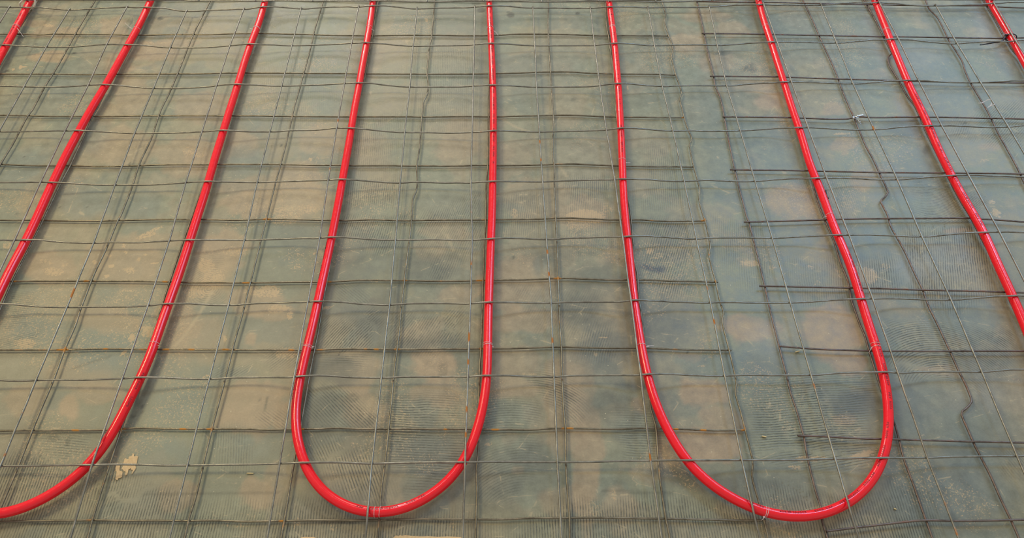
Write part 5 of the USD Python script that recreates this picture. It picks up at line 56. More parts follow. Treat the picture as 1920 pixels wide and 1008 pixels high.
STAIN_AND_FALLOFF = [[-1.2034,-0.0354,0.0544,-0.0004,0.0065,-0.0175,0,0.5],[-1.1307,-0.0684,0.0606,-0.0005,0.0091,-0.0257,0,0.6],[-1.1237,-0.162,0.0588,-0.0005,0.0066,-0.0182,0,0.7],[-0.9857,-0.0588,0.0379,-0.0003,0.0172,-0.0562,0,0.6],[-0.9345,-0.1836,0.039,-0.0003,0.0132,-0.0439,0,0.6],[-0.861,-0.1439,0.0593,-0.0005,0.0101,-0.0369,0,0.6],[-0.8163,-0.1132,0.0533,-0.0004,0.0043,-0.0167,0,0.5],[-0.6949,-0.3461,0.074,-0.0007,0.0126,-0.0537,0,0.45],[-0.8783,-0.3082,0.0374,-0.0003,0.0217,-0.0733,0,0.4],[-0.9235,-0.3617,0.0367,-0.0003,0.0112,-0.0353,0,0.3],[-0.694,-0.4983,0.0701,-0.0007,0.0159,-0.0642,0,0.5],[-0.6436,-0.5148,0.0465,-0.0005,0.011,-0.0476,0,0.5],[-0.5956,-0.4669,0.0473,-0.0005,0.0086,-0.0411,0,0.5],[-0.4385,-0.5635,0.0572,-0.0006,0.0073,-0.0459,0,0.5],[-0.4085,-0.4521,0.0477,-0.0005,0.007,-0.0499,0,0.4],[-0.5354,-0.5928,0.0678,-0.0007,0.0044,-0.0224,0,0.4],[-0.5267,-0.6369,0.0555,-0.0006,0.0071,-0.0362,0,0.6],[-0.8414,-0.4727,0.0706,-0.0007,0.0196,-0.0653,0,0.5],[-0.8896,-0.7954,0.0571,-0.0006,0.0137,-0.0381,0,0.6],[-0.7481,-0.7842,0.0783,-0.0009,0.0192,-0.0642,0,0.55],[-0.6891,-0.7325,0.0534,-0.0006,0.0054,-0.0201,0,0.35],[-0.5551,-0.7604,0.0529,-0.0006,0.0114,-0.0524,0,0.6],[-0.47,-0.8738,0.0606,-0.0007,0.0057,-0.0298,0,0.6],[-0.4255,-0.8979,0.04,-0.0005,0.0031,-0.0175,0,0.5],[-0.6093,-0.9189,0.0395,-0.0005,0.0177,-0.0688,0,0.5],[-0.7376,-0.9174,0.0592,-0.0007,0.009,-0.0287,0,0.5],[-0.7505,-1.0262,0.0752,-0.0009,0.0104,-0.0312,0,0.4],[-0.7524,-1.0886,0.0164,-0.0002,0.0088,-0.0255,0,0.8],[-0.8344,-1.0758,0.0459,-0.0006,0.0095,-0.0248,0,0.5],[-0.7015,-1.0625,0.0555,-0.0007,0.008,-0.0252,0,0.5],[-0.5493,-0.9645,0.0581,-0.0007,0.0104,-0.0441,0,0.4],[-0.4282,-1.0907,0.0687,-0.0008,0.0095,-0.0492,0,0.7],[-0.4678,-1.1192,0.0271,-0.0003,0.0041,-0.0191,0,0.6],[-0.4631,-0.96,0.0097,-0.0001,0.0033,-0.0166,0,0.7],[-0.5257,-1.2441,0.0424,-0.0005,0.0065,-0.0254,0,0.6],[-0.3914,-1.2374,0.0469,-0.0006,0.0048,-0.0256,0,0.65],[-0.3617,-1.2119,0.0303,-0.0004,0.0045,-0.0262,0,0.4],[-0.2619,-1.0216,0.0474,-0.0006,0.0058,-0.0525,0,0.5],[-0.2443,-1.0978,0.0458,-0.0006,0.0042,-0.0391,0,0.5],[-0.1295,-1.0148,0.04,-0.0005,0.0019,-0.0381,0,0.75],[-0.1421,-0.9582,0.044,-0.0005,0.0018,-0.0334,0,0.4],[-0.1171,-1.0766,0.0389,-0.0005,0.0012,-0.026,0,0.5],[-0.0861,-0.8661,0.0407,-0.0005,0.0007,-0.0241,0,0.4],[-0.1231,-0.7115,0.0434,-0.0005,0.0014,-0.0342,0,0.4],[-0.1527,-0.7648,0.0318,-0.0003,0.0014,-0.0262,0,0.35],[0.0263,-0.843,0.0721,-0.0008,-0.0011,-0.0615,0,0.5],[0.0347,-0.9263,0.0745,-0.0009,-0.0007,-0.0286,0,0.5],[0.0136,-1.0144,0.0573,-0.0007,-0.0005,-0.0318,0,0.4],[0.0128,-1.0661,0.0513,-0.0006,-0.0003,-0.0202,0,0.45],[0.1044,-1.0972,0.0368,-0.0005,-0.0051,-0.0884,0,0.5],[0.1349,-1.1826,0.0247,-0.0003,-0.0102,-0.1358,0,0.6],[0.1269,-1.0367,0.0379,-0.0005,-0.0028,-0.0416,0,0.35],[0.064,-0.6285,0.0842,-0.0009,-0.0019,-0.0585,0,0.35],[0.1621,-0.6727,0.0663,-0.0007,-0.003,-0.0424,0,0.5],[0.095,-1.2606,0.051,-0.0007,-0.0014,-0.0251,0,0.4],[-0.2898,-0.179,0.0787,-0.0007,0.0072,-0.0804,0,0.25],[-0.1198,-0.1602,0.0661,-0.0005,0.0027,-0.0814,0,0.25],[-0.2828,-0.5183,0.0466,-0.0005,0.0093,-0.0951,0,0.25],[-0.0976,-0.4716,0.0475,-0.0005,0.0029,-0.0986,0,0.35],[0.0207,-0.5213,0.0467,-0.0005,-0.0009,-0.0634,0,0.3],[0.1473,-0.3537,0.0497,-0.0005,-0.0041,-0.0716,0,0.25],[0.2334,-1.0988,0.0147,-0.0002,-0.0019,-0.0157,0,0.6],[0.3482,-1.0753,0.0448,-0.0005,-0.0055,-0.0322,0,0.75],[0.3415,-1.1669,0.0581,-0.0007,-0.0052,-0.0295,0,0.75],[0.2777,-1.1753,0.0267,-0.0003,-0.0053,-0.0365,0,0.4],[0.3309,-1.0075,0.0192,-0.0002,-0.0019,-0.0118,0,0.6],[0.537,-0.011,0.0671,-0.0005,-0.0054,-0.0315,0,0.55],[0.4709,-0.1194,0.0432,-0.0003,-0.0053,-0.0336,0,0.6],[0.5884,-0.0712,0.0439,-0.0003,-0.0067,-0.0347,0,0.5],[0.5303,-0.2019,0.0421,-0.0004,-0.0076,-0.0418,0,0.85],[0.4797,-0.1487,0.0401,-0.0003,-0.0027,-0.0165,0,0.4],[0.5987,-0.284,0.0538,-0.0005,-0.0048,-0.0226,0,0.6],[0.6452,-0.3328,0.0529,-0.0005,-0.0075,-0.0328,0,0.75],[0.768,-0.3683,0.0324,-0.0003,-0.0059,-0.0214,0,0.6],[0.7613,-0.4799,0.0311,-0.0003,-0.0061,-0.0214,0,0.6],[0.9083,-0.2387,0.0326,-0.0003,-0.0061,-0.0195,0,0.35],[0.625,-0.6415,0.0698,-0.0007,-0.0116,-0.0466,0,0.6],[0.8151,-0.576,0.0347,-0.0003,-0.0097,-0.0306,0,0.4],[0.7758,-0.5909,0.0345,-0.0003,-0.0069,-0.0227,0,0.6],[0.4598,-0.945,0.0575,-0.0007,-0.0057,-0.0272,0,0.8],[0.6061,-0.9557,0.0613,-0.0007,-0.0149,-0.0539,0,0.9],[0.6169,-1.0215,0.0365,-0.0004,-0.008,-0.0275,0,0.8],[0.3663,-1.1295,0.0409,-0.0005,-0.0056,-0.0306,0,0.6],[0.5849,-1.1322,0.0292,-0.0004,-0.0044,-0.0153,0,0.6],[0.7745,-1.0393,0.0344,-0.0004,-0.0049,-0.0136,0,0.6],[0.9324,-0.7254,0.035,-0.0004,-0.0036,-0.0096,0,0.7],[1.0817,-0.4912,0.0263,-0.0003,-0.0059,-0.0147,0,0.6],[0.2376,-1.2107,0.0262,-0.0003,-0.0034,-0.0264,0,0.35],[0.1791,-1.27,0.0254,-0.0003,-0.0034,-0.0332,0,0.4],[0.6247,-0.3399,0.0251,-0.0002,-0.0081,-0.0363,0,0.4],[-0.4278,-0.6307,0.0691,-0.0007,0.0083,-0.0524,1,0.6],[-0.5706,-0.8302,0.0534,-0.0006,0.012,-0.052,1,0.55],[-1.1237,-0.162,0.0523,-0.0004,0.0058,-0.0162,1,0.4],[0.0195,-1.208,0.0105,-0.0001,-0.0001,-0.0071,1,0.6],[0.9698,-0.085,0.0336,0.0176,-0.0104,-0.1801,4,0.35],[0.9464,-0.4312,0.0217,0.0122,0.0023,-0.122,4,0.35],[0.8289,-0.1474,0.0146,0.007,-0.0046,-0.1168,4,0.3],[1.2583,-0.0873,0.0407,0.0251,-0.0091,-0.1335,4,0.3],[0.8035,-0.814,0.0368,-0.0004,-0.0108,-0.0317,4,0.3],[0.4801,-0.9876,0.0389,-0.0005,-0.0146,-0.0654,4,0.25],[1.0033,-0.1898,0.0796,-0.0007,-0.0204,-0.0604,4,0.25],[0.8867,-0.7892,0.0426,-0.0005,-0.0193,-0.0519,4,0.2],[0.8325,-1.0862,0.0467,-0.0006,-0.0159,-0.04,4,0.2],[-1.066,-0.2695,0.0757,-0.0007,0.0167,-0.047,2,0.5],[-0.9494,-0.4303,0.0597,-0.0006,0.0225,-0.0673,2,0.4],[-1.0436,-0.5266,0.0691,-0.0007,0.0239,-0.0627,2,0.6],[-0.8865,-0.6187,0.0668,-0.0007,0.0195,-0.0585,2,0.5],[-0.7687,-0.6416,0.0663,-0.0007,0.0105,-0.036,2,0.4],[-0.5622,-0.5156,0.0488,-0.0005,0.0083,-0.0412,2,0.55],[-0.5386,-0.3915,0.0487,-0.0005,0.0064,-0.0347,2,0.35],[-0.3983,-0.3487,0.0433,-0.0004,0.0052,-0.0394,2,0.35],[-0.7167,-0.9843,0.0815,-0.001,0.0122,-0.0389,2,0.65],[-0.8715,-0.9273,0.049,-0.0006,0.0127,-0.0341,2,0.4],[-0.6311,-1.0172,0.0567,-0.0007,0.0088,-0.0315,2,0.4],[-0.4964,-1.0293,0.0565,-0.0007,0.0045,-0.0208,2,0.45],[-0.5656,-1.089,0.0549,-0.0007,0.0101,-0.0393,2,0.4],[-0.4331,-1.1572,0.0532,-0.0007,0.0056,-0.0277,2,0.35],[-0.0061,-1.1153,0.0547,-0.0007,-0.0001,-0.0241,2,0.3],[0.0689,-0.8059,0.0167,-0.0002,-0.001,-0.0279,2,0.5],[0.0865,-0.8801,0.0304,-0.0003,-0.0011,-0.0239,2,0.3],[0.0187,-0.657,0.0277,-0.0003,-0.0002,-0.0114,2,0.4],[0.3675,-1.0186,0.0527,-0.0006,-0.0048,-0.0275,2,0.5],[0.2107,-1.1371,0.038,-0.0005,-0.0027,-0.0246,2,0.45],[0.773,-1.1906,0.0578,-0.0007,-0.0148,-0.038,2,0.55],[-0.4872,-0.2556,0.051,-0.0004,0.0121,-0.0762,2,0.3],[-1.126,-0.3422,0.0492,-0.0004,0.0206,-0.0536,2,0.3],[-0.5701,-1.1737,0.0527,-0.0007,0.0098,-0.0363,2,0.35],[-0.0926,-0.6414,0.0669,-0.0007,0.0013,-0.0434,2,0.3],[-0.0525,-0.2594,0.1025,-0.0009,0.0011,-0.0954,2,0.3],[0.1299,-0.2025,0.0785,-0.0007,-0.0049,-0.0992,2,0.35],[0.5254,-0.2644,0.0772,-0.0007,-0.0211,-0.1145,2,0.4],[0.3994,-0.244,0.0647,-0.0006,-0.0163,-0.116,2,0.35],[0.7642,-0.0834,0.0822,-0.0006,-0.0268,-0.1076,2,0.45],[0.8766,-0.1684,0.0667,-0.0005,-0.0478,-0.1632,2,0.45],[0.602,-0.4947,0.0951,-0.0009,-0.0185,-0.0812,2,0.4],[0.8729,-0.5766,0.0694,-0.0007,-0.031,-0.0919,2,0.4],[1.0732,-0.2882,0.0643,-0.0006,-0.0421,-0.1131,2,0.45],[0.5033,-0.5729,0.0692,-0.0007,-0.0151,-0.0766,2,0.3],[0.7484,-0.7877,0.0638,-0.0007,-0.0245,-0.0778,2,0.4],[0.8365,-0.924,0.0603,-0.0007,-0.0172,-0.0463,2,0.4],[0.7135,-1.1046,0.0463,-0.0006,-0.0204,-0.0589,2,0.45],[0.6943,-1.2599,0.0772,-0.001,-0.0184,-0.0506,2,0.5],[0.5031,-0.8848,0.0611,-0.0007,-0.0106,-0.0477,2,0.35],[0.4346,-1.0194,0.0479,-0.0006,-0.0087,-0.0424,2,0.35],[0.7905,-1.2353,0.0435,-0.0006,-0.0211,-0.0519,2,0.4],[-0.3093,-1.0211,0.0427,-0.0005,0.0036,-0.0273,3,0.55],[-0.309,-1.0921,0.0385,-0.0005,0.0043,-0.0315,3,0.45],[-0.3056,-0.8145,0.0519,-0.0006,0.009,-0.0754,3,0.35],[-0.2431,-0.9231,0.0496,-0.0006,0.0036,-0.0367,3,0.4],[-0.2174,-0.8767,0.0324,-0.0004,0.0051,-0.0597,3,0.45],[-0.1796,-0.9798,0.06,-0.0007,0.0013,-0.0175,3,0.45],[-0.161,-0.8034,0.0647,-0.0007,0.002,-0.033,3,0.45],[-0.0929,-0.9698,0.0409,-0.0005,0.0007,-0.022,3,0.4],[0.0462,-1.1905,0.0369,-0.0005,-0.0006,-0.0197,3,0.45],[0.1457,-0.9044,0.0422,-0.0005,-0.0026,-0.0374,3,0.45],[0.1715,-0.8323,0.0518,-0.0006,-0.003,-0.0373,3,0.35],[0.2933,-0.9293,0.0597,-0.0007,-0.0062,-0.0458,3,0.35],[0.4706,-1.0304,0.0382,-0.0005,-0.007,-0.0315,3,0.3],[0.2287,-1.0586,0.03,-0.0004,-0.0015,-0.0133,3,0.55],[0.2799,-1.2201,0.0365,-0.0005,-0.0026,-0.0175,3,0.55],[0.3436,-1.2296,0.0476,-0.0006,-0.0031,-0.0173,3,0.45],[0.6034,-1.1003,0.0426,-0.0005,-0.0063,-0.0217,3,0.7],[0.9098,-0.4308,0.0513,-0.0005,-0.0113,-0.0341,3,0.4],[-0.2387,-1.1503,0.0536,-0.0007,0.004,-0.0372,3,0.4],[-0.1295,-1.1883,0.0527,-0.0007,0.003,-0.0539,3,0.3],[-0.0239,-1.2421,0.0514,-0.0007,0.0001,-0.0341,3,0.3],[-0.319,-1.1493,0.0268,-0.0003,0.0054,-0.0372,3,0.4],[0.2387,-0.8818,0.0254,-0.0003,-0.0052,-0.0477,3,0.3],[0.0809,-0.7673,0.0531,-0.0006,-0.0016,-0.0393,3,0.25],[0.1886,-0.9841,0.0582,-0.0007,-0.004,-0.0436,3,0.35],[0.1873,-1.0982,0.0553,-0.0007,-0.0029,-0.0295,3,0.4],[0.3096,-0.7297,0.0649,-0.0007,-0.0071,-0.0542,3,0.25],[0.4321,-1.1207,0.0549,-0.0007,-0.0083,-0.0386,3,0.25],[-0.7914,-1.1888,0.0348,-0.0004,0.0102,-0.0267,3,0.3],[-0.2592,-1.2726,0.0672,-0.0009,0.0031,-0.0247,3,0.3],[0.4287,-1.2564,0.0685,-0.0009,-0.0058,-0.0253,3,0.3],[-0.4134,-0.722,0.0323,-0.0003,0.0086,-0.0542,3,0.2],[0.2794,-1.0993,0.0277,-0.0003,-0.0055,-0.0393,3,0.2],[0.6943,-1.2599,0.1029,-0.0013,-0.023,-0.0632,8,0.6],[0.791,-1.1444,0.0818,-0.001,-0.0221,-0.0568,8,0.45],[0.6917,-1.1142,0.046,-0.0006,-0.0197,-0.0583,8,0.4],[0.0282,-1.2081,0.0784,-0.001,-0.0011,-0.0485,8,0.4],[-0.1292,-1.1928,0.0701,-0.0009,0.0029,-0.0536,8,0.35],[-0.2608,-1.2601,0.0845,-0.0011,0.0041,-0.0334,8,0.3],[0.2902,-0.952,0.069,-0.0008,-0.0092,-0.0674,8,0.35],[0.4259,-1.2307,0.078,-0.001,-0.0097,-0.0433,8,0.3],[0.1789,-0.984,0.0485,-0.0006,-0.0058,-0.0654,8,0.3],[-0.253,-0.923,0.0595,-0.0007,0.0047,-0.0458,8,0.3],[0.6457,-1.0839,0.056,-0.0007,-0.0186,-0.06,8,0.3],[0.8668,-1.0245,0.0577,-0.0007,-0.0213,-0.0529,8,0.3],[-0.5466,-1.2606,0.0673,-0.0009,0.009,-0.0332,8,0.25],[0.2935,-0.8122,0.0178,-0.0002,-0.0008,-0.0063,7,0.9],[0.3094,-0.8111,0.0105,-0.0001,-0.0007,-0.0051,7,0.6],[0.5443,-0.1615,0.0213,-0.0002,-0.0015,-0.0082,3,0.7],[0.6059,-0.2184,0.017,-0.0001,-0.0025,-0.0118,3,0.6],[0.583,-0.027,0.0278,-0.0002,-0.0025,-0.0134,3,0.3],[0.9455,-0.5029,0.0107,-0.0001,-0.0063,-0.0178,3,0.5],[0.0239,-0.0071,0.0097,-0.0001,-0.0002,-0.0135,5,0.8],[0.0171,0.0065,0.0042,-0.0,-0.0,-0.0045,5,0.6],[-0.0529,0.0161,0.0112,-0.0001,0.0001,-0.0103,5,0.8],[-0.0659,0.0439,0.0113,-0.0001,0.0001,-0.007,5,0.5],[-0.883,-0.0136,0.0069,-0.0001,0.0018,-0.0067,5,0.8],[-0.8644,0.0041,0.0028,-0.0,0.0009,-0.0034,5,0.8],[0.0914,-0.1802,0.0119,-0.0001,-0.0005,-0.0141,5,0.4],[0.1998,-0.0017,0.0056,-0.0,-0.0005,-0.0068,5,0.8],[-1.0573,-0.1504,0.0053,-0.0,0.0012,-0.0037,5,0.8],[-1.1955,-0.2149,0.0051,-0.0,0.0015,-0.0039,5,0.8],[-1.048,-0.4997,0.0035,-0.0,0.0013,-0.0035,5,0.8],[-0.4932,-0.4711,0.0035,-0.0,0.0007,-0.0038,5,0.8],[-0.8115,-0.5226,0.0046,-0.0,0.0009,-0.0031,5,0.8],[-0.7555,-1.1439,0.0116,-0.0001,0.0023,-0.0065,5,0.45],[-0.7304,-1.1497,0.0035,-0.0,0.0029,-0.0083,5,0.55],[-0.6239,-1.0892,0.0037,-0.0,0.001,-0.0035,5,0.65],[-0.6211,-1.099,0.0032,-0.0,0.0008,-0.0029,5,0.6],[-0.6358,-1.1076,0.0054,-0.0001,0.0008,-0.0029,5,0.45],[0.0201,-0.7823,0.0032,-0.0,-0.0001,-0.0052,5,0.6],[0.0138,-0.777,0.0016,-0.0,-0.0,-0.0019,5,0.8],[-0.4117,-1.081,0.0019,-0.0004,-0.0001,-0.0087,5,0.5],[-0.425,-1.0788,0.0019,-0.0004,-0.0,-0.0058,5,0.45],[-0.4123,-1.0928,0.0014,-0.0003,0.0003,-0.0125,5,0.5],[-1.1647,-0.1146,0.004,-0.0,0.0015,-0.0042,5,0.5],[-0.1099,-1.0287,0.0095,-0.0001,0.0005,-0.0125,5,0.3],[-1.0034,-0.6606,0.0033,-0.0,0.0016,-0.0042,5,0.5],[-0.9197,-0.6444,0.0017,-0.0,0.001,-0.0029,5,0.7],[-0.8617,-0.6436,0.0022,-0.0,0.0005,-0.0014,5,0.6],[-0.987,-0.6522,0.0011,-0.0,0.0005,-0.0014,5,0.8],[-0.5774,-0.5968,0.0023,-0.0,0.0005,-0.0022,5,0.6],[0.1665,-0.3267,0.005,-0.0,-0.0003,-0.0055,5,0.3],[1.063,-0.415,0.0037,-0.0,-0.0013,-0.0035,5,0.5],[0.747,-0.2663,0.0039,-0.0,-0.001,-0.0038,5,0.3],[0.8161,-0.9468,0.002,-0.0,-0.0008,-0.0023,5,0.3],[-0.1767,-0.9101,0.0012,-0.0,0.0001,-0.0014,5,0.8],[0.228,-0.7872,0.0013,-0.0,-0.0002,-0.0019,5,0.6],[0.3306,-0.9967,0.0019,-0.0,-0.0003,-0.0017,5,0.8],[0.2642,-1.239,0.0013,-0.0,-0.0002,-0.0013,5,0.6],[0.7435,-0.2701,0.0052,-0.0,-0.001,-0.0038,5,0.4],[-0.2649,-1.0778,0.0129,-0.0002,0.0008,-0.007,5,0.3],[-0.2916,-1.0107,0.0191,-0.0002,0.001,-0.0085,5,0.3]]  # stains; the last palette tone paints in light falloff near right and centre
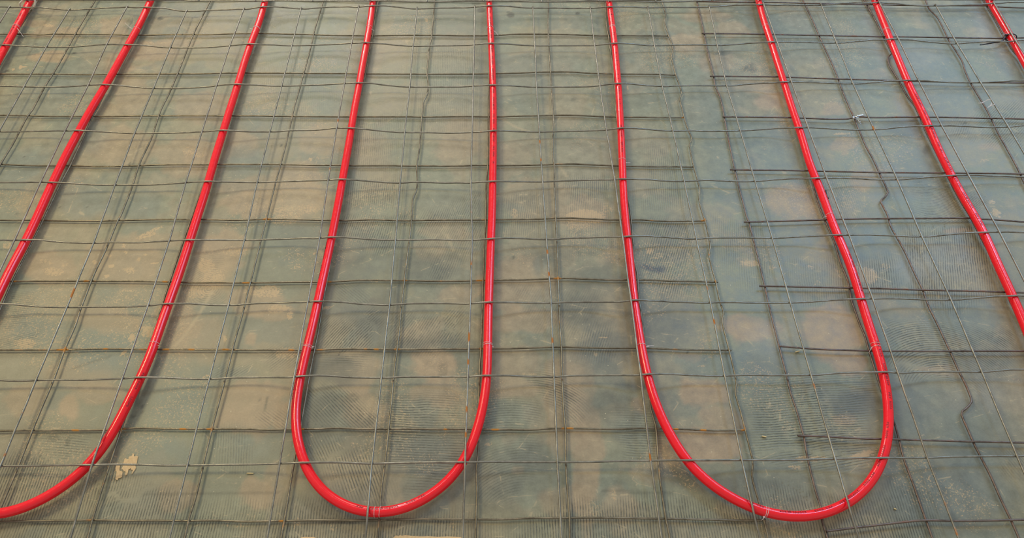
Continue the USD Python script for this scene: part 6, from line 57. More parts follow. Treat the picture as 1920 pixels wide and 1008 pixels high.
PEACH = [[-1.1836,-0.2091,0.0051,-0.0,0.0015,-0.0039,1.0],[-1.1699,-0.2014,0.0052,-0.0,0.003,-0.0079,1.0],[-1.1629,-0.1995,0.009,-0.0001,0.0009,-0.0024,1.0],[-1.1482,-0.2114,0.0026,-0.0,0.0009,-0.0023,1.0],[-1.1229,-0.1998,0.0065,-0.0001,0.0009,-0.0024,0.8],[0.1726,-0.6799,0.0485,-0.0005,-0.0016,-0.0211,0.75],[0.1545,-0.702,0.0328,-0.0003,-0.0014,-0.0207,0.5],[0.2184,-0.6619,0.0167,-0.0002,-0.0013,-0.0143,0.5],[0.024,-0.6713,0.0099,-0.0001,-0.0003,-0.0184,0.55],[-0.5831,-0.7988,0.0229,-0.0003,0.0059,-0.0254,0.62],[-0.5624,-0.8303,0.0329,-0.0004,0.0073,-0.0322,0.6],[-0.5824,-0.8581,0.0365,-0.0004,0.0043,-0.0181,0.55],[-0.4531,-0.856,0.0427,-0.0005,0.0029,-0.0158,0.62],[-0.4215,-0.8921,0.0321,-0.0004,0.0018,-0.0106,0.62],[-0.534,-0.7607,0.0444,-0.0005,0.0036,-0.017,0.5],[-0.779,-0.7684,0.0053,-0.0001,0.0014,-0.0045,1.0],[-0.8023,-0.7836,0.0052,-0.0001,0.0019,-0.0058,1.0],[-0.7693,-0.7929,0.0073,-0.0001,0.0016,-0.0051,1.0],[-0.7498,-0.7609,0.0032,-0.0,0.0012,-0.0039,1.0],[-0.7711,-0.8168,0.0062,-0.0001,0.0014,-0.0044,1.0],[-0.7577,-0.7451,0.0053,-0.0001,0.0024,-0.0079,0.7],[-0.7175,-0.7781,0.0052,-0.0001,0.0017,-0.0058,0.8],[-0.7082,-0.7666,0.0042,-0.0,0.0011,-0.0039,0.9],[-0.732,-0.8035,0.0166,-0.0002,0.0037,-0.0126,0.55],[-0.685,-0.7862,0.0094,-0.0001,0.0006,-0.0023,0.9],[-0.6662,-0.7864,0.0063,-0.0001,0.0005,-0.0019,0.9],[-0.7196,-0.7188,0.0228,0.0118,0.0051,-0.0089,0.6],[-0.7079,-0.7026,0.0177,0.0092,0.0029,-0.0052,0.6],[-0.876,-0.8044,0.0248,-0.0003,0.0045,-0.0126,0.6],[-0.8994,-0.7826,0.0229,-0.0003,0.0037,-0.0103,0.45],[-0.8606,-0.7894,0.0104,-0.0001,0.0022,-0.0064,0.55],[-0.8714,-0.9662,0.0289,-0.0003,0.0058,-0.0154,0.6],[-0.9877,-0.7426,0.0138,-0.0001,0.0047,-0.0119,0.55],[-0.3904,-0.9882,0.025,-0.0003,0.0025,-0.0151,0.6],[-0.6826,-0.9541,0.0058,-0.0001,0.0029,-0.01,0.85],[-0.6579,-0.9388,0.0176,-0.0002,0.0051,-0.018,0.68],[-0.688,-0.9846,0.0051,0.0031,0.0024,-0.0034,1.0],[-0.5102,-0.9572,0.0044,0.0014,0.0039,-0.0086,0.85],[-0.4551,-0.6663,0.0462,-0.0005,0.0053,-0.0311,0.5],[-0.5253,-0.6442,0.0177,-0.0002,0.0028,-0.0144,0.45],[-0.4078,-0.6525,0.0398,-0.0004,0.0028,-0.0186,0.5],[-0.7173,-0.853,0.0248,0.0041,0.0015,-0.0036,0.55],[-0.3743,-0.7689,0.0042,-0.0,0.0004,-0.0026,0.9],[-0.4009,-0.8008,0.0115,-0.0001,0.0012,-0.0076,0.55],[-0.3985,-0.9098,0.008,-0.0001,0.0019,-0.0116,0.65],[-0.3358,-0.8966,0.0182,0.0037,0.0013,-0.0046,0.7],[0.7075,-0.8345,0.025,-0.0003,-0.0076,-0.0249,0.72],[0.693,-0.8128,0.0105,-0.0001,-0.0037,-0.0127,0.6],[0.7508,-0.8135,0.0137,-0.0002,-0.0037,-0.0114,0.5],[0.6628,-0.8624,0.0134,-0.0002,-0.0035,-0.0122,0.5],[0.6579,-0.8251,0.0105,-0.0001,-0.0053,-0.0188,0.45],[0.2939,-0.7683,0.0096,-0.0001,-0.0008,-0.0066,0.85],[0.31,-0.7829,0.0148,-0.0002,-0.0016,-0.0117,0.5],[0.2924,-0.8211,0.0209,-0.0002,-0.0013,-0.0101,0.3],[0.4849,-0.8003,0.0253,-0.0003,-0.0024,-0.0115,0.65],[0.5301,-0.811,0.0147,-0.0002,-0.0023,-0.0102,0.45],[0.6036,-0.8118,0.0105,-0.0001,-0.002,-0.0076,0.5],[0.6078,-0.8557,0.0103,-0.0001,-0.0065,-0.0245,0.4],[0.5039,-1.1981,0.0324,0.0024,-0.0011,-0.0062,0.72],[0.5891,-1.1856,0.0295,0.0047,-0.0009,-0.0072,0.75],[0.4744,-1.2102,0.014,-0.0002,-0.0011,-0.0044,0.6],[0.4824,-1.1405,0.0181,-0.0002,-0.0016,-0.0066,0.5],[0.4847,-1.131,0.0164,-0.0002,-0.0009,-0.0038,0.5],[0.7647,-0.4465,0.0279,0.0049,-0.0009,-0.005,0.65],[1.0302,-0.6746,0.0088,-0.0094,-0.0053,-0.0061,0.7],[1.029,-0.6501,0.0101,-0.0001,-0.0035,-0.0087,0.6],[1.0239,-0.6845,0.0108,-0.0115,-0.0042,-0.0049,0.6],[1.0595,-0.5314,0.0165,-0.0002,-0.0025,-0.0063,0.5],[-0.2507,-1.1622,0.0098,-0.0001,0.0008,-0.0074,0.45],[-0.2189,-1.1709,0.008,-0.0001,0.0007,-0.0073,0.45],[-0.0286,-1.1641,0.0053,-0.0001,0.0,-0.0013,0.95],[-0.0357,-1.1658,0.0018,-0.0,0.0,-0.0011,0.9],[-0.09,-1.0547,0.0121,0.0005,0.0001,-0.0016,0.9],[-0.0103,-1.0183,0.0086,-0.0001,-0.0,-0.0015,0.9],[0.0464,-1.0358,0.0208,0.0013,0.0001,-0.0017,0.65],[0.1809,-0.962,0.0137,-0.0002,-0.0002,-0.0022,0.75],[0.1632,-0.9979,0.0058,-0.0001,-0.0005,-0.0065,0.55],[0.3524,-1.0226,0.0116,0.0012,-0.0002,-0.0021,0.6],[-0.4228,-1.2908,0.0266,-0.0003,0.0019,-0.0089,0.4],[-0.4011,-1.2748,0.0218,-0.0003,0.0016,-0.0082,0.35],[-0.328,-1.288,0.0092,-0.0001,0.0029,-0.0178,0.45],[-0.2733,-1.2927,0.0091,-0.0001,0.0017,-0.0129,0.45],[0.1407,-1.2736,0.0186,-0.0002,-0.0015,-0.0182,0.4],[0.1723,-1.2531,0.0077,-0.0001,-0.0018,-0.0186,0.45],[-0.082,-1.2952,0.0075,-0.0001,0.0004,-0.0129,0.4],[-0.5523,-1.2395,0.0136,-0.0002,0.0007,-0.0025,0.5],[-0.5344,-1.227,0.0094,-0.0001,0.0004,-0.0017,0.5],[-0.344,-1.1882,0.0026,-0.0,0.0004,-0.0027,0.8],[-0.5974,-0.76,0.0317,-0.0003,0.0062,-0.0262,0.35],[-0.6469,-0.7724,0.042,-0.0005,0.0033,-0.013,0.3],[-0.3742,-0.6951,0.0326,-0.0003,0.0039,-0.0277,0.3],[-0.5839,-0.9419,0.0294,-0.0003,0.0056,-0.0225,0.35],[-0.3747,-0.9665,0.0194,-0.0002,0.0017,-0.011,0.4],[-0.8001,-0.9779,0.0123,0.0025,0.0032,-0.0064,0.5],[-0.8029,-0.956,0.0194,-0.0002,0.0019,-0.0055,0.5],[0.5314,-0.1959,0.0066,-0.0001,-0.0007,-0.004,0.4],[0.4753,-0.0918,0.034,-0.0003,-0.0051,-0.0321,0.25],[-0.6923,-1.0626,0.0111,-0.0001,0.0016,-0.005,0.4],[-0.6504,-1.048,0.0102,0.0024,0.001,-0.002,0.5],[-0.724,-1.0642,0.0074,-0.0001,0.0007,-0.002,0.5],[-0.5282,-1.034,0.008,0.0034,0.0016,-0.0029,0.6],[-1.1536,-0.1517,0.0157,-0.0001,0.0023,-0.0061,0.5],[-1.161,-0.0401,0.019,-0.0001,0.0024,-0.0066,0.6],[-1.2242,0.0204,0.0111,-0.0001,0.0017,-0.0045,0.6],[-0.4454,-0.0952,0.0337,-0.0003,0.0035,-0.0254,0.4],[-0.5646,-0.1048,0.0188,-0.0002,0.0022,-0.0126,0.4],[-0.6517,-0.1041,0.0094,-0.0001,0.0017,-0.0084,0.5],[-0.4329,-0.3662,0.0246,-0.0002,0.0021,-0.0141,0.4],[-0.4434,-0.4182,0.0241,-0.0002,0.001,-0.0068,0.35],[-0.3993,-0.5171,0.0233,-0.0002,0.0022,-0.0159,0.4],[-0.4207,-0.5138,0.0058,-0.0034,-0.0008,-0.0043,0.9],[-0.4019,-0.5791,0.0228,-0.0002,0.0044,-0.0303,0.35],[-0.8203,-0.4647,0.0472,-0.0005,0.0096,-0.0328,0.3],[-0.6902,-0.4903,0.0234,-0.0002,0.0056,-0.0226,0.45],[-0.6648,-0.4986,0.0175,-0.0002,0.003,-0.0128,0.5],[-0.8829,-0.1127,0.016,-0.0001,0.0023,-0.0084,0.5],[-0.8496,-0.113,0.0187,-0.0002,0.0011,-0.0042,0.6],[-0.767,-0.0968,0.0121,0.0043,0.0012,-0.0031,0.6],[-0.1935,-0.0211,0.0041,-0.0,0.001,-0.0178,0.6],[-0.1394,-0.7113,0.013,-0.0001,0.0003,-0.0055,0.3],[-0.2519,-0.8337,0.0103,-0.0001,0.0007,-0.0074,0.5],[-0.0409,-0.8047,0.0031,-0.0,0.0,-0.0038,0.4],[0.2524,-0.2233,0.0156,-0.0001,-0.0003,-0.0029,0.3],[0.2787,-0.3477,0.0037,-0.0,-0.0003,-0.0027,0.8],[0.3912,-0.3469,0.0037,-0.0,-0.0008,-0.0054,0.4],[0.2989,-0.2871,0.003,-0.0004,-0.0016,-0.0093,1.0],[0.7119,-0.3731,0.038,0.0024,-0.0012,-0.0053,0.3],[0.6611,-0.8685,0.0123,-0.0001,-0.001,-0.0036,0.4],[0.7285,-0.8705,0.0028,-0.0025,-0.0013,-0.0016,0.9]]
COMB = [[[-0.878,-1.188,-0.782,-1.166,-0.684,-1.199,-0.648,-1.217,-0.527,-1.24,-0.449,-1.245,-0.365,-1.242,-0.296,-1.251,-0.191,-1.286,-0.075,-1.263,0.01,-1.296,0.044,-1.277,0.095,-1.252,0.154,-1.27,0.215,-1.249,0.266,-1.259,0.328,-1.247,0.406,-1.243,0.476,-1.24,0.557,-1.258,0.634,-1.233,0.683,-1.243,0.641,-1.549,-0.799,-1.528],"L",[-1.0,0.0074],1],[[-0.664,-1.182,-0.591,-1.191,-0.553,-1.269,-0.618,-1.3,-0.67,-1.267],"L",[-0.9998,-0.0184],0.8],[[-0.271,-1.177,-0.22,-1.16,-0.173,-1.253,-0.209,-1.269,-0.253,-1.252,-0.302,-1.204],"L",[0.9177,0.3973],0.9],[[-0.215,-1.068,-0.08,-1.075,-0.059,-1.198,-0.126,-1.245,-0.164,-1.249,-0.192,-1.178],"L",[0.0536,0.9986],0.9],[[-0.055,-1.162,0.048,-1.135,0.064,-1.182,0.01,-1.259,-0.049,-1.263,-0.059,-1.207],"A",[0.0299,-1.3167],0.5],[[-0.043,-1.071,0.058,-1.097,0.057,-1.135,0.011,-1.163,-0.056,-1.153],"A",[0.0093,-1.3164],0.8],[[0.032,-1.036,0.09,-1.026,0.148,-1.068,0.15,-1.108,0.12,-1.136,0.086,-1.107,0.05,-1.087],"A",[0.0465,-1.1815],0.9],[[-0.353,-1.046,-0.288,-1.042,-0.221,-1.103,-0.204,-1.141,-0.275,-1.145,-0.346,-1.121],"L",[0.693,0.7209],0.9],[[-0.353,-1.13,-0.275,-1.145,-0.254,-1.169,-0.284,-1.213,-0.317,-1.195],"L",[0.8497,0.5273],0.85],[[-0.352,-0.922,-0.254,-0.917,-0.223,-0.923,-0.238,-0.979,-0.293,-1.0,-0.342,-0.989],"L",[-0.8094,0.5872],0.9],[[-0.203,-0.924,-0.185,-0.906,-0.055,-0.925,-0.054,-0.97,-0.139,-1.007,-0.198,-0.99],"L",[-0.8589,0.5122],0.85],[[-0.154,-0.924,-0.06,-0.89,-0.054,-0.97,-0.112,-0.97],"L",[-0.8229,0.5682],0.8],[[-0.334,-0.833,-0.294,-0.827,-0.248,-0.876,-0.255,-0.9,-0.306,-0.893],"L",[0.6721,0.7404],0.8],[[-0.258,-0.876,-0.21,-0.9,-0.211,-0.946,-0.252,-0.934],"L",[-0.7785,0.6277],0.7],[[-0.344,-0.674,-0.191,-0.662,-0.195,-0.764,-0.257,-0.777,-0.326,-0.736],"L",[-0.9865,0.1637],0.7],[[-0.347,-0.564,-0.198,-0.566,-0.191,-0.662,-0.334,-0.668],"L",[-0.9999,-0.0134],0.55],[[-0.18,-0.669,-0.049,-0.598,-0.052,-0.753,-0.098,-0.829,-0.149,-0.841,-0.179,-0.765],"L",[-0.9543,0.299],0.75],[[-0.355,-0.402,-0.225,-0.35,-0.211,-0.55,-0.324,-0.565],"L",[-0.9987,-0.0515],0.4],[[-0.015,-0.613,0.088,-0.599,0.093,-0.727,-0.015,-0.74],"L",[-0.9966,0.0824],0.45],[[0.123,-0.569,0.24,-0.555,0.235,-0.769,0.133,-0.781],"L",[-0.9934,0.1149],0.6],[[0.277,-0.688,0.383,-0.675,0.394,-0.744,0.361,-0.883,0.286,-0.906,0.265,-0.833],"L",[-0.9347,0.3553],0.75],[[0.311,-0.442,0.409,-0.509,0.397,-0.661,0.284,-0.674],"L",[-0.9965,0.0838],0.5],[[0.428,-0.675,0.535,-0.691,0.535,-0.836,0.462,-0.884,0.425,-0.81],"L",[-0.9861,0.1664],0.65],[[0.557,-0.786,0.695,-0.787,0.679,-0.911,0.558,-0.909],"L",[-0.9791,0.2033],0.6],[[0.674,-0.787,0.791,-0.788,0.768,-0.888,0.676,-0.887],"L",[-0.9736,0.2283],0.8],[[0.818,-0.708,1.005,-0.681,0.962,-0.89,0.837,-0.924,0.768,-0.888],"L",[-0.955,0.2966],0.85],[[0.868,-0.592,0.971,-0.593,1.017,-0.653,0.988,-0.723,0.846,-0.722],"A",[0.8906,-0.7495],0.75],[[0.695,-0.957,0.772,-0.935,0.947,-0.948,0.915,-1.046,0.841,-1.066,0.719,-1.033,0.681,-1.033],"A",[0.7802,-1.1055],0.9],[[0.709,-1.033,0.891,-1.035,0.876,-1.072,0.831,-1.091,0.793,-1.067,0.708,-1.066],"A",[0.7802,-1.1055],0.7],[[0.506,-1.041,0.662,-1.033,0.619,-1.17,0.522,-1.197,0.418,-1.186,0.418,-1.101],"L",[-0.053,0.9986],0.9],[[0.4,-1.186,0.637,-1.171,0.587,-1.215,0.463,-1.222],"L",[-0.148,0.989],0.8],[[0.312,-1.238,0.405,-1.248,0.495,-1.232,0.521,-1.266,0.448,-1.282,0.368,-1.26],"L",[-0.9885,0.1512],0.8],[[0.83,-1.182,0.87,-1.174,0.851,-1.236,0.824,-1.218],"L",[0.9303,0.3667],0.7],[[1.096,-0.362,1.25,-0.327,1.174,-0.5,1.066,-0.499],"L",[-0.6785,0.7346],0.6],[[1.039,-0.38,1.093,-0.433,1.061,-0.483,1.019,-0.466],"L",[-0.8029,0.5961],0.6],[[-0.983,-0.844,-0.888,-0.857,-0.871,-0.927,-0.936,-0.96],"L",[-0.1312,0.9914],0.6],[[-0.945,-0.938,-0.852,-0.928,-0.839,-0.988,-0.923,-0.993],"L",[-0.3025,0.9531],0.7],[[-0.798,-1.125,-0.689,-1.131,-0.687,-1.19,-0.769,-1.18],"L",[0.088,0.9961],0.6],[[-0.647,-0.772,-0.555,-0.76,-0.523,-0.885,-0.599,-0.919,-0.641,-0.872],"A",[-0.5643,-0.8487],0.3],[[-0.527,-0.997,-0.444,-1.009,-0.445,-1.05,-0.524,-1.07],"L",[-0.6041,0.7969],0.4],[[-0.426,-1.1,-0.355,-1.092,-0.352,-1.14,-0.41,-1.139],"L",[0.5997,0.8002],0.6],[[-0.433,-0.966,-0.355,-0.967,-0.357,-1.02,-0.414,-1.02],"L",[-0.7199,0.6941],0.6],[[-0.355,-0.967,-0.315,-0.978,-0.237,-0.99,-0.242,-1.032,-0.328,-1.021],"L",[0.0535,0.9986],0.6],[[0.186,-1.108,0.27,-1.099,0.268,-1.184,0.187,-1.192],"L",[0.0358,0.9994],0.6],[[0.642,-0.574,0.771,-0.529,0.763,-0.707,0.667,-0.734],"L",[-1.0,0.0055],0.4],[[-0.522,-1.119,-0.43,-1.129,-0.407,-1.203,-0.472,-1.219],"L",[-0.9879,-0.1549],0.5],[[0.016,-0.843,0.19,-0.857,0.17,-0.973,0.053,-0.972],"L",[-0.8967,0.4426],0.35],[[0.115,-0.916,0.214,-0.928,0.195,-1.017,0.128,-1.016],"L",[-0.954,0.2997],0.55],[[-0.621,-0.156,-0.397,-0.158,-0.365,-0.419,-0.531,-0.434],"L",[-0.9933,-0.1156],0.2],[[-0.242,-0.118,-0.041,-0.119,-0.038,-0.439,-0.207,-0.437],"L",[-0.9996,-0.0267],0.3],[[0.273,-0.571,0.296,-0.571,0.284,-0.674,0.262,-0.674],"L",[-0.9966,0.0828],0.4]]
FLAKE = [[-0.6147,-1.1722,-0.612,-1.1741,-0.6117,-1.1781,-0.6092,-1.1777,-0.6072,-1.1768,-0.6047,-1.1782,-0.6044,-1.1823,-0.6037,-1.1876,-0.6035,-1.1912,-0.605,-1.1921,-0.6027,-1.197,-0.6031,-1.2,-0.6047,-1.2035,-0.6062,-1.2075,-0.607,-1.2061,-0.6065,-1.2018,-0.6075,-1.2,-0.6094,-1.2008,-0.6101,-1.1999,-0.6103,-1.1964,-0.6115,-1.1982,-0.614,-1.1999,-0.6135,-1.2043,-0.6137,-1.2082,-0.6163,-1.2095,-0.6173,-1.2078,-0.6173,-1.2034,-0.6201,-1.2025,-0.6225,-1.2002,-0.6253,-1.198,-0.6247,-1.1945,-0.6251,-1.19,-0.6257,-1.1838,-0.6253,-1.1806,-0.6219,-1.182,-0.6187,-1.1825,-0.619,-1.1785,-0.6184,-1.1776,-0.6154,-1.1772],[-0.636,-1.1886,-0.6338,-1.1886,-0.6296,-1.1926,-0.6291,-1.1971,-0.6283,-1.201,-0.6254,-1.202,-0.6225,-1.2033,-0.6218,-1.2068,-0.6211,-1.2121,-0.6237,-1.2133,-0.6262,-1.2137,-0.6266,-1.2168,-0.628,-1.2163,-0.6307,-1.2145,-0.6312,-1.2084,-0.632,-1.2032,-0.6338,-1.2014,-0.6356,-1.197,-0.6361,-1.1926],[-0.1753,-1.3132,-0.1715,-1.3093,-0.1691,-1.3089,-0.1665,-1.3101,-0.1642,-1.3082,-0.1608,-1.3094,-0.1559,-1.3083,-0.1509,-1.3091,-0.1434,-1.31,-0.131,-1.3106,-0.1187,-1.3104,-0.1062,-1.3117,-0.0898,-1.3111,-0.0699,-1.3126,-0.0649,-1.3162,-0.068,-1.3225,-0.0812,-1.3215,-0.0875,-1.3285,-0.1056,-1.3259,-0.1167,-1.3327,-0.1317,-1.3271,-0.1443,-1.3347,-0.156,-1.3291,-0.1674,-1.3305,-0.173,-1.3219],[-0.3185,-1.3113,-0.3155,-1.3094,-0.3106,-1.3089,-0.304,-1.3094,-0.2974,-1.3092,-0.2922,-1.3116,-0.2935,-1.3195,-0.301,-1.3186,-0.304,-1.3256,-0.3129,-1.3208]]
TIES = [[0,[-1.222,-0.0739],2,2.5,[[-1.2096,-0.0833,0.021],[-1.1985,-0.0962,0.018],[-1.1895,-0.107,0.015]],0.6,"clear twist tie with loose tail on the pipe run at the top left corner"],[1,[-0.9245,-0.0805],1,0,[[-0.926,-0.0834,0.021],[-0.9391,-0.0707,0.018],[-0.9555,-0.0513,0.015]],0.6,"clear twist tie with a tail pointing up left, far left leg of the leftmost loop"],[1,[-0.6176,-0.0808],2,2.5,[[-0.6236,-0.0857,0.021],[-0.6333,-0.0816,0.018]],0.7,"thin clear double twist tie at the top of the leftmost loop's right leg"],[1,[-0.6239,-0.9795],1,0,[[-0.6188,-0.9821,0.021],[-0.6164,-0.9816,0.018]],1.2,"clear tie with a blunt white knot, halfway down the right leg of the leftmost loop"],[2,[-0.3314,-0.083],1,0,[[-0.3252,-0.0923,0.021],[-0.3188,-0.0947,0.018]],1.2,"clear tie with a knot on the right, top of the middle loop's left leg"],[2,[-0.0277,-0.0875],1,0,[[-0.0229,-0.0947,0.021],[-0.0149,-0.1013,0.018],[-0.0083,-0.1122,0.015]],0.6,"thin clear tie with a tail pointing down right, top of the middle loop's right leg"],[2,[-0.3491,-0.987],2,3,[[-0.3433,-0.9886,0.021],[-0.3405,-0.9864,0.018],[-0.3396,-0.9843,0.015]],1.3,"clear twist tie with two strands and a knot, lower left leg of middle loop"],[2,[-0.0296,-0.9876],2,3,[[-0.0243,-0.9896,0.021],[-0.0195,-0.9913,0.018],[-0.0206,-0.9929,0.015]],1.0,"clear looped tie on the lower right leg of the middle loop, by a rusty crossing"],[2,[-0.2003,-1.2813],2,8,[],0,"pair of fine clear ties side by side across the bottom bend of the middle loop"],[3,[0.2802,-0.0878],2,4,[[0.2856,-0.0971,0.021],[0.2889,-0.1079,0.018]],0.7,"clear double tie on the top of the right loop's left leg"],[3,[0.2579,-0.543],1,0,[[0.2651,-0.5512,0.021],[0.2693,-0.5482,0.018],[0.2758,-0.5457,0.015]],1.3,"clear tie with white knot and tail, upper left leg of the right loop"],[3,[0.2473,-0.9908],1,0,[[0.2529,-0.9945,0.021],[0.2584,-0.9929,0.018],[0.2688,-0.9909,0.015]],1.3,"clear tie with a straight tail to the right, lower left leg of the right loop"],[3,[0.6696,-0.0844],1,0,[],0,"single fine clear tie without a tail, top of the right loop's right leg"],[3,[0.6666,-0.6962],1,0,[[0.6535,-0.7032,0.021],[0.6513,-0.7035,0.018]],0.8,"single clear tie halfway down the right loop's right leg, beside a brown wire crossing"],[3,[0.6681,-0.9968],2,6,[[0.6559,-1.003,0.021],[0.6532,-1.0067,0.018],[0.6517,-1.0094,0.015]],0.4,"loose clear double tie on the lower right leg of the right loop"],[3,[0.4043,-1.2884],2,3,[[0.3984,-1.2949,0.021],[0.3963,-1.2973,0.018],[0.3956,-1.2973,0.015]],1.6,"clear double tie with a round white knot on the bottom bend of the right loop"],[4,[0.9731,-0.1018],2,4,[[0.978,-0.111,0.021],[0.9819,-0.1155,0.018]],0.8,"clear double tie at the top of the rightmost loop's left leg"],[4,[1.2764,-0.1148],1,0,[[1.2636,-0.1239,0.021],[1.2568,-0.1251,0.018]],1.2,"clear tie next to the black cable tie, on the rightmost pipe run"]]
RUST_A = [[-0.9327,-0.6843],[-0.938,-0.7813],[-0.94,-0.7787],[-0.9384,-0.8338],[-0.7988,-0.8329],[-0.7872,-0.8342],[-0.6483,-0.837],[-0.4931,-0.8399],[-0.4829,-0.8401],[-0.4848,-0.6862],[-0.4794,-0.6862],[-0.3371,-0.8405],[-0.3345,-0.9324],[-0.1921,-0.8396],[-0.1223,-0.8416],[-0.0486,-0.84],[-0.0404,-0.8401],[-0.0385,-0.6909],[0.0839,-0.839],[0.0952,-0.8391],[0.1045,-0.8392],[0.1015,-0.9363],[-0.8757,-0.9834],[-0.8313,-0.9829],[-0.8006,-0.9811],[-0.7897,-0.9823],[-0.7175,-0.9821],[-0.6932,-0.9834],[-0.6496,-0.9829],[-0.6085,-0.9834],[-0.5635,-0.9839],[-0.4994,-0.9846],[-0.4879,-0.9848],[-0.3841,-0.9882],[-0.3335,-0.9877],[-0.2501,-0.9887],[-0.1955,-0.9882],[-0.0438,-0.9889],[-0.0424,-0.9381],[-0.7187,-1.1336],[-0.6427,-1.1327],[-0.4928,-1.1346],[-0.342,-1.1355],[-0.5383,-1.134],[0.1015,-1.141],[0.1078,-1.1411],[-0.0958,-1.1404],[-0.0152,-1.1414],[-0.6433,-1.2814],[-0.3475,-1.2861],[0.4112,-0.6984],[0.3989,-0.8487],[0.409,-0.85],[0.4159,-0.398],[0.394,-0.9051],[0.3132,-0.9953],[0.2917,-1.1453],[0.3346,-1.1467],[0.4022,-1.1466],[-0.1933,-1.2953],[-0.1947,-1.3073],[-0.3455,-1.2279],[-0.6436,-1.2257],[-0.6442,-1.2291],[0.4079,-0.7856],[-0.7069,-0.896],[-0.232,-0.9878]]
RUST_U = [[-0.972,-0.1264],[-0.969,-0.3878],[-0.97,-0.4852],[-0.9712,-0.4916],[-0.9705,-0.5511],[-0.9694,-0.5572],[-0.9663,-0.7065],[-0.966,-0.7266],[-0.8093,-0.863],[-0.8101,-0.8724],[-0.6628,-0.9735],[-0.6622,-0.9821],[-0.8118,-1.1114],[-0.8124,-1.1774],[-0.3692,-0.4216],[-0.3684,-0.5708],[-0.3672,-0.6686],[-0.3656,-0.7263],[-0.0661,-0.8088],[-0.0638,-0.8176],[-0.0621,-0.6858],[0.0832,-0.4856],[0.0812,-0.5398],[0.0858,-0.7812],[0.0856,-0.8342],[-0.0628,-0.9729],[-0.0626,-0.9805],[-0.0627,-1.0231],[-0.0644,-1.113],[-0.0661,-1.1177],[-0.0651,-1.1616],[0.086,-0.9768],[0.0858,-0.9823],[0.3438,-0.9251],[0.3869,-0.8704],[0.3843,-0.9415],[0.3827,-0.9448],[0.5337,-1.0742],[0.8327,-0.4514],[0.8339,-0.5979],[0.6893,-1.1028],[0.6889,-1.1174],[0.6883,-1.1299],[0.6924,-1.2754],[0.6925,-1.282],[0.3845,-1.2573],[0.385,-1.2631],[0.3845,-1.2032],[0.6922,-1.3182],[0.6895,-0.5426],[0.6886,-0.6379],[0.236,-1.1978],[-0.22,-1.2718],[0.7612,-0.9458],[0.6922,-0.9518],[-0.8483,-0.152],[-0.8371,-0.4507],[0.1442,-0.158],[0.0449,-0.902],[0.4179,-0.878],[0.2603,-1.0506],[0.8094,-0.9908]]
PRINT = [[3,[0.4071,-1.2908],[0.6426,-1.1475],30],[3,[0.6521,-1.121],[0.6679,-0.9882],-5],[3,[0.6698,-0.8975],[0.6741,-0.7992],-12],[2,[-0.0211,-0.5527],[-0.03,-0.0019],-8],[2,[-0.3453,-0.8442],[-0.3413,-0.736],-52],[2,[-0.3555,-1.0893],[-0.3549,-1.0291],-50],[2,[-0.2391,-1.2743],[-0.124,-1.2586],22],[3,[0.2813,-0.0042],[0.27,-0.3737],0],[4,[0.9612,-0.335],[0.9649,-0.7296],-8],[3,[0.3691,-1.2732],[0.3957,-1.2858],30],[0,[-1.2217,-0.0042],[-1.2158,-0.1569],10],[1,[-0.641,-1.1004],[-0.6297,-1.0361],-40],[3,[0.2653,-0.4426],[0.2593,-0.5242],0]]
STRAP = [[-1.2454,0.0215,0.012],[-1.245,0.017,0.012],[-1.2431,0.0168,0.02],[-1.2268,0.0108,0.035],[-1.2114,0.0074,0.048],[-1.194,0.0037,0.055],[-1.1893,0.0095,0.048],[-1.1931,0.0097,0.034],[-1.2016,0.0091,0.022],[-1.2158,0.0129,0.01]]
CABLE = [[1.1942,-0.1534,0.012],[1.2113,-0.1513,0.013],[1.2282,-0.1479,0.014],[1.2499,-0.1422,0.013]]
CABLEC = [1.2792,-0.1338]
TWIST = [0.8072,-0.4044,0.0095]
THREAD = [[[1.1125,-0.3564,0.006],[1.115,-0.3619,0.011],[1.1205,-0.3598,0.0115],[1.126,-0.3586,0.016],[1.13,-0.3617,0.022]],[[1.1224,-0.3792,0.012],[1.1281,-0.3763,0.015],[1.1326,-0.3796,0.022]],[[1.1281,-0.3763,0.015],[1.1348,-0.3676,0.016]]]
BLACK = [[0.6845,-0.6176,0.004],[0.6841,-0.6256,0.003],[0.6832,-0.6329,0.003],[0.684,-0.6381,0.003],[0.6847,-0.6404,0.004]]
SPL = [[[0.432,-1.1562,0.002],[0.4398,-1.1577,0.002]],[[0.5264,-0.999,0.002],[0.5357,-0.9969,0.002]],[[-0.4205,-1.2083,0.002],[-0.4092,-1.2087,0.002]],[[0.616,-1.2779,0.002],[0.6197,-1.2796,0.002]]]
SCR = [[[-0.5576,-0.856,0.0],[-0.5705,-0.9079,0.0],[-0.5865,-0.9508,0.0],[-0.5974,-0.9727,0.0]],[[-0.002,-0.3912,0.0],[0.0318,-0.4192,0.0],[0.0581,-0.433,0.0]],[[-0.3647,-0.7625,0.0],[-0.3384,-0.8015,0.0]],[[0.1249,-0.5412,0.0],[0.1383,-0.5692,0.0]],[[-0.1139,-0.7252,0.0],[-0.0998,-0.7627,0.0]]]
SEAM = [[[-0.5778,-1.2392,0.0],[-0.4673,-1.2406,0.0],[-0.3653,-1.2407,0.0]],[[0.156,-1.2436,0.0],[0.2158,-1.2469,0.0],[0.267,-1.2493,0.0]],[[-1.1659,0.0589,0.0],[-1.1723,-0.0465,0.0],[-1.1683,-0.1717,0.0]],[[-0.7681,-1.0156,0.0],[-0.7307,-1.0002,0.0],[-0.7093,-0.993,0.0]]]


def rows(a, k, s=1e-4):
    return np.array(a, float).reshape(-1, k) * s


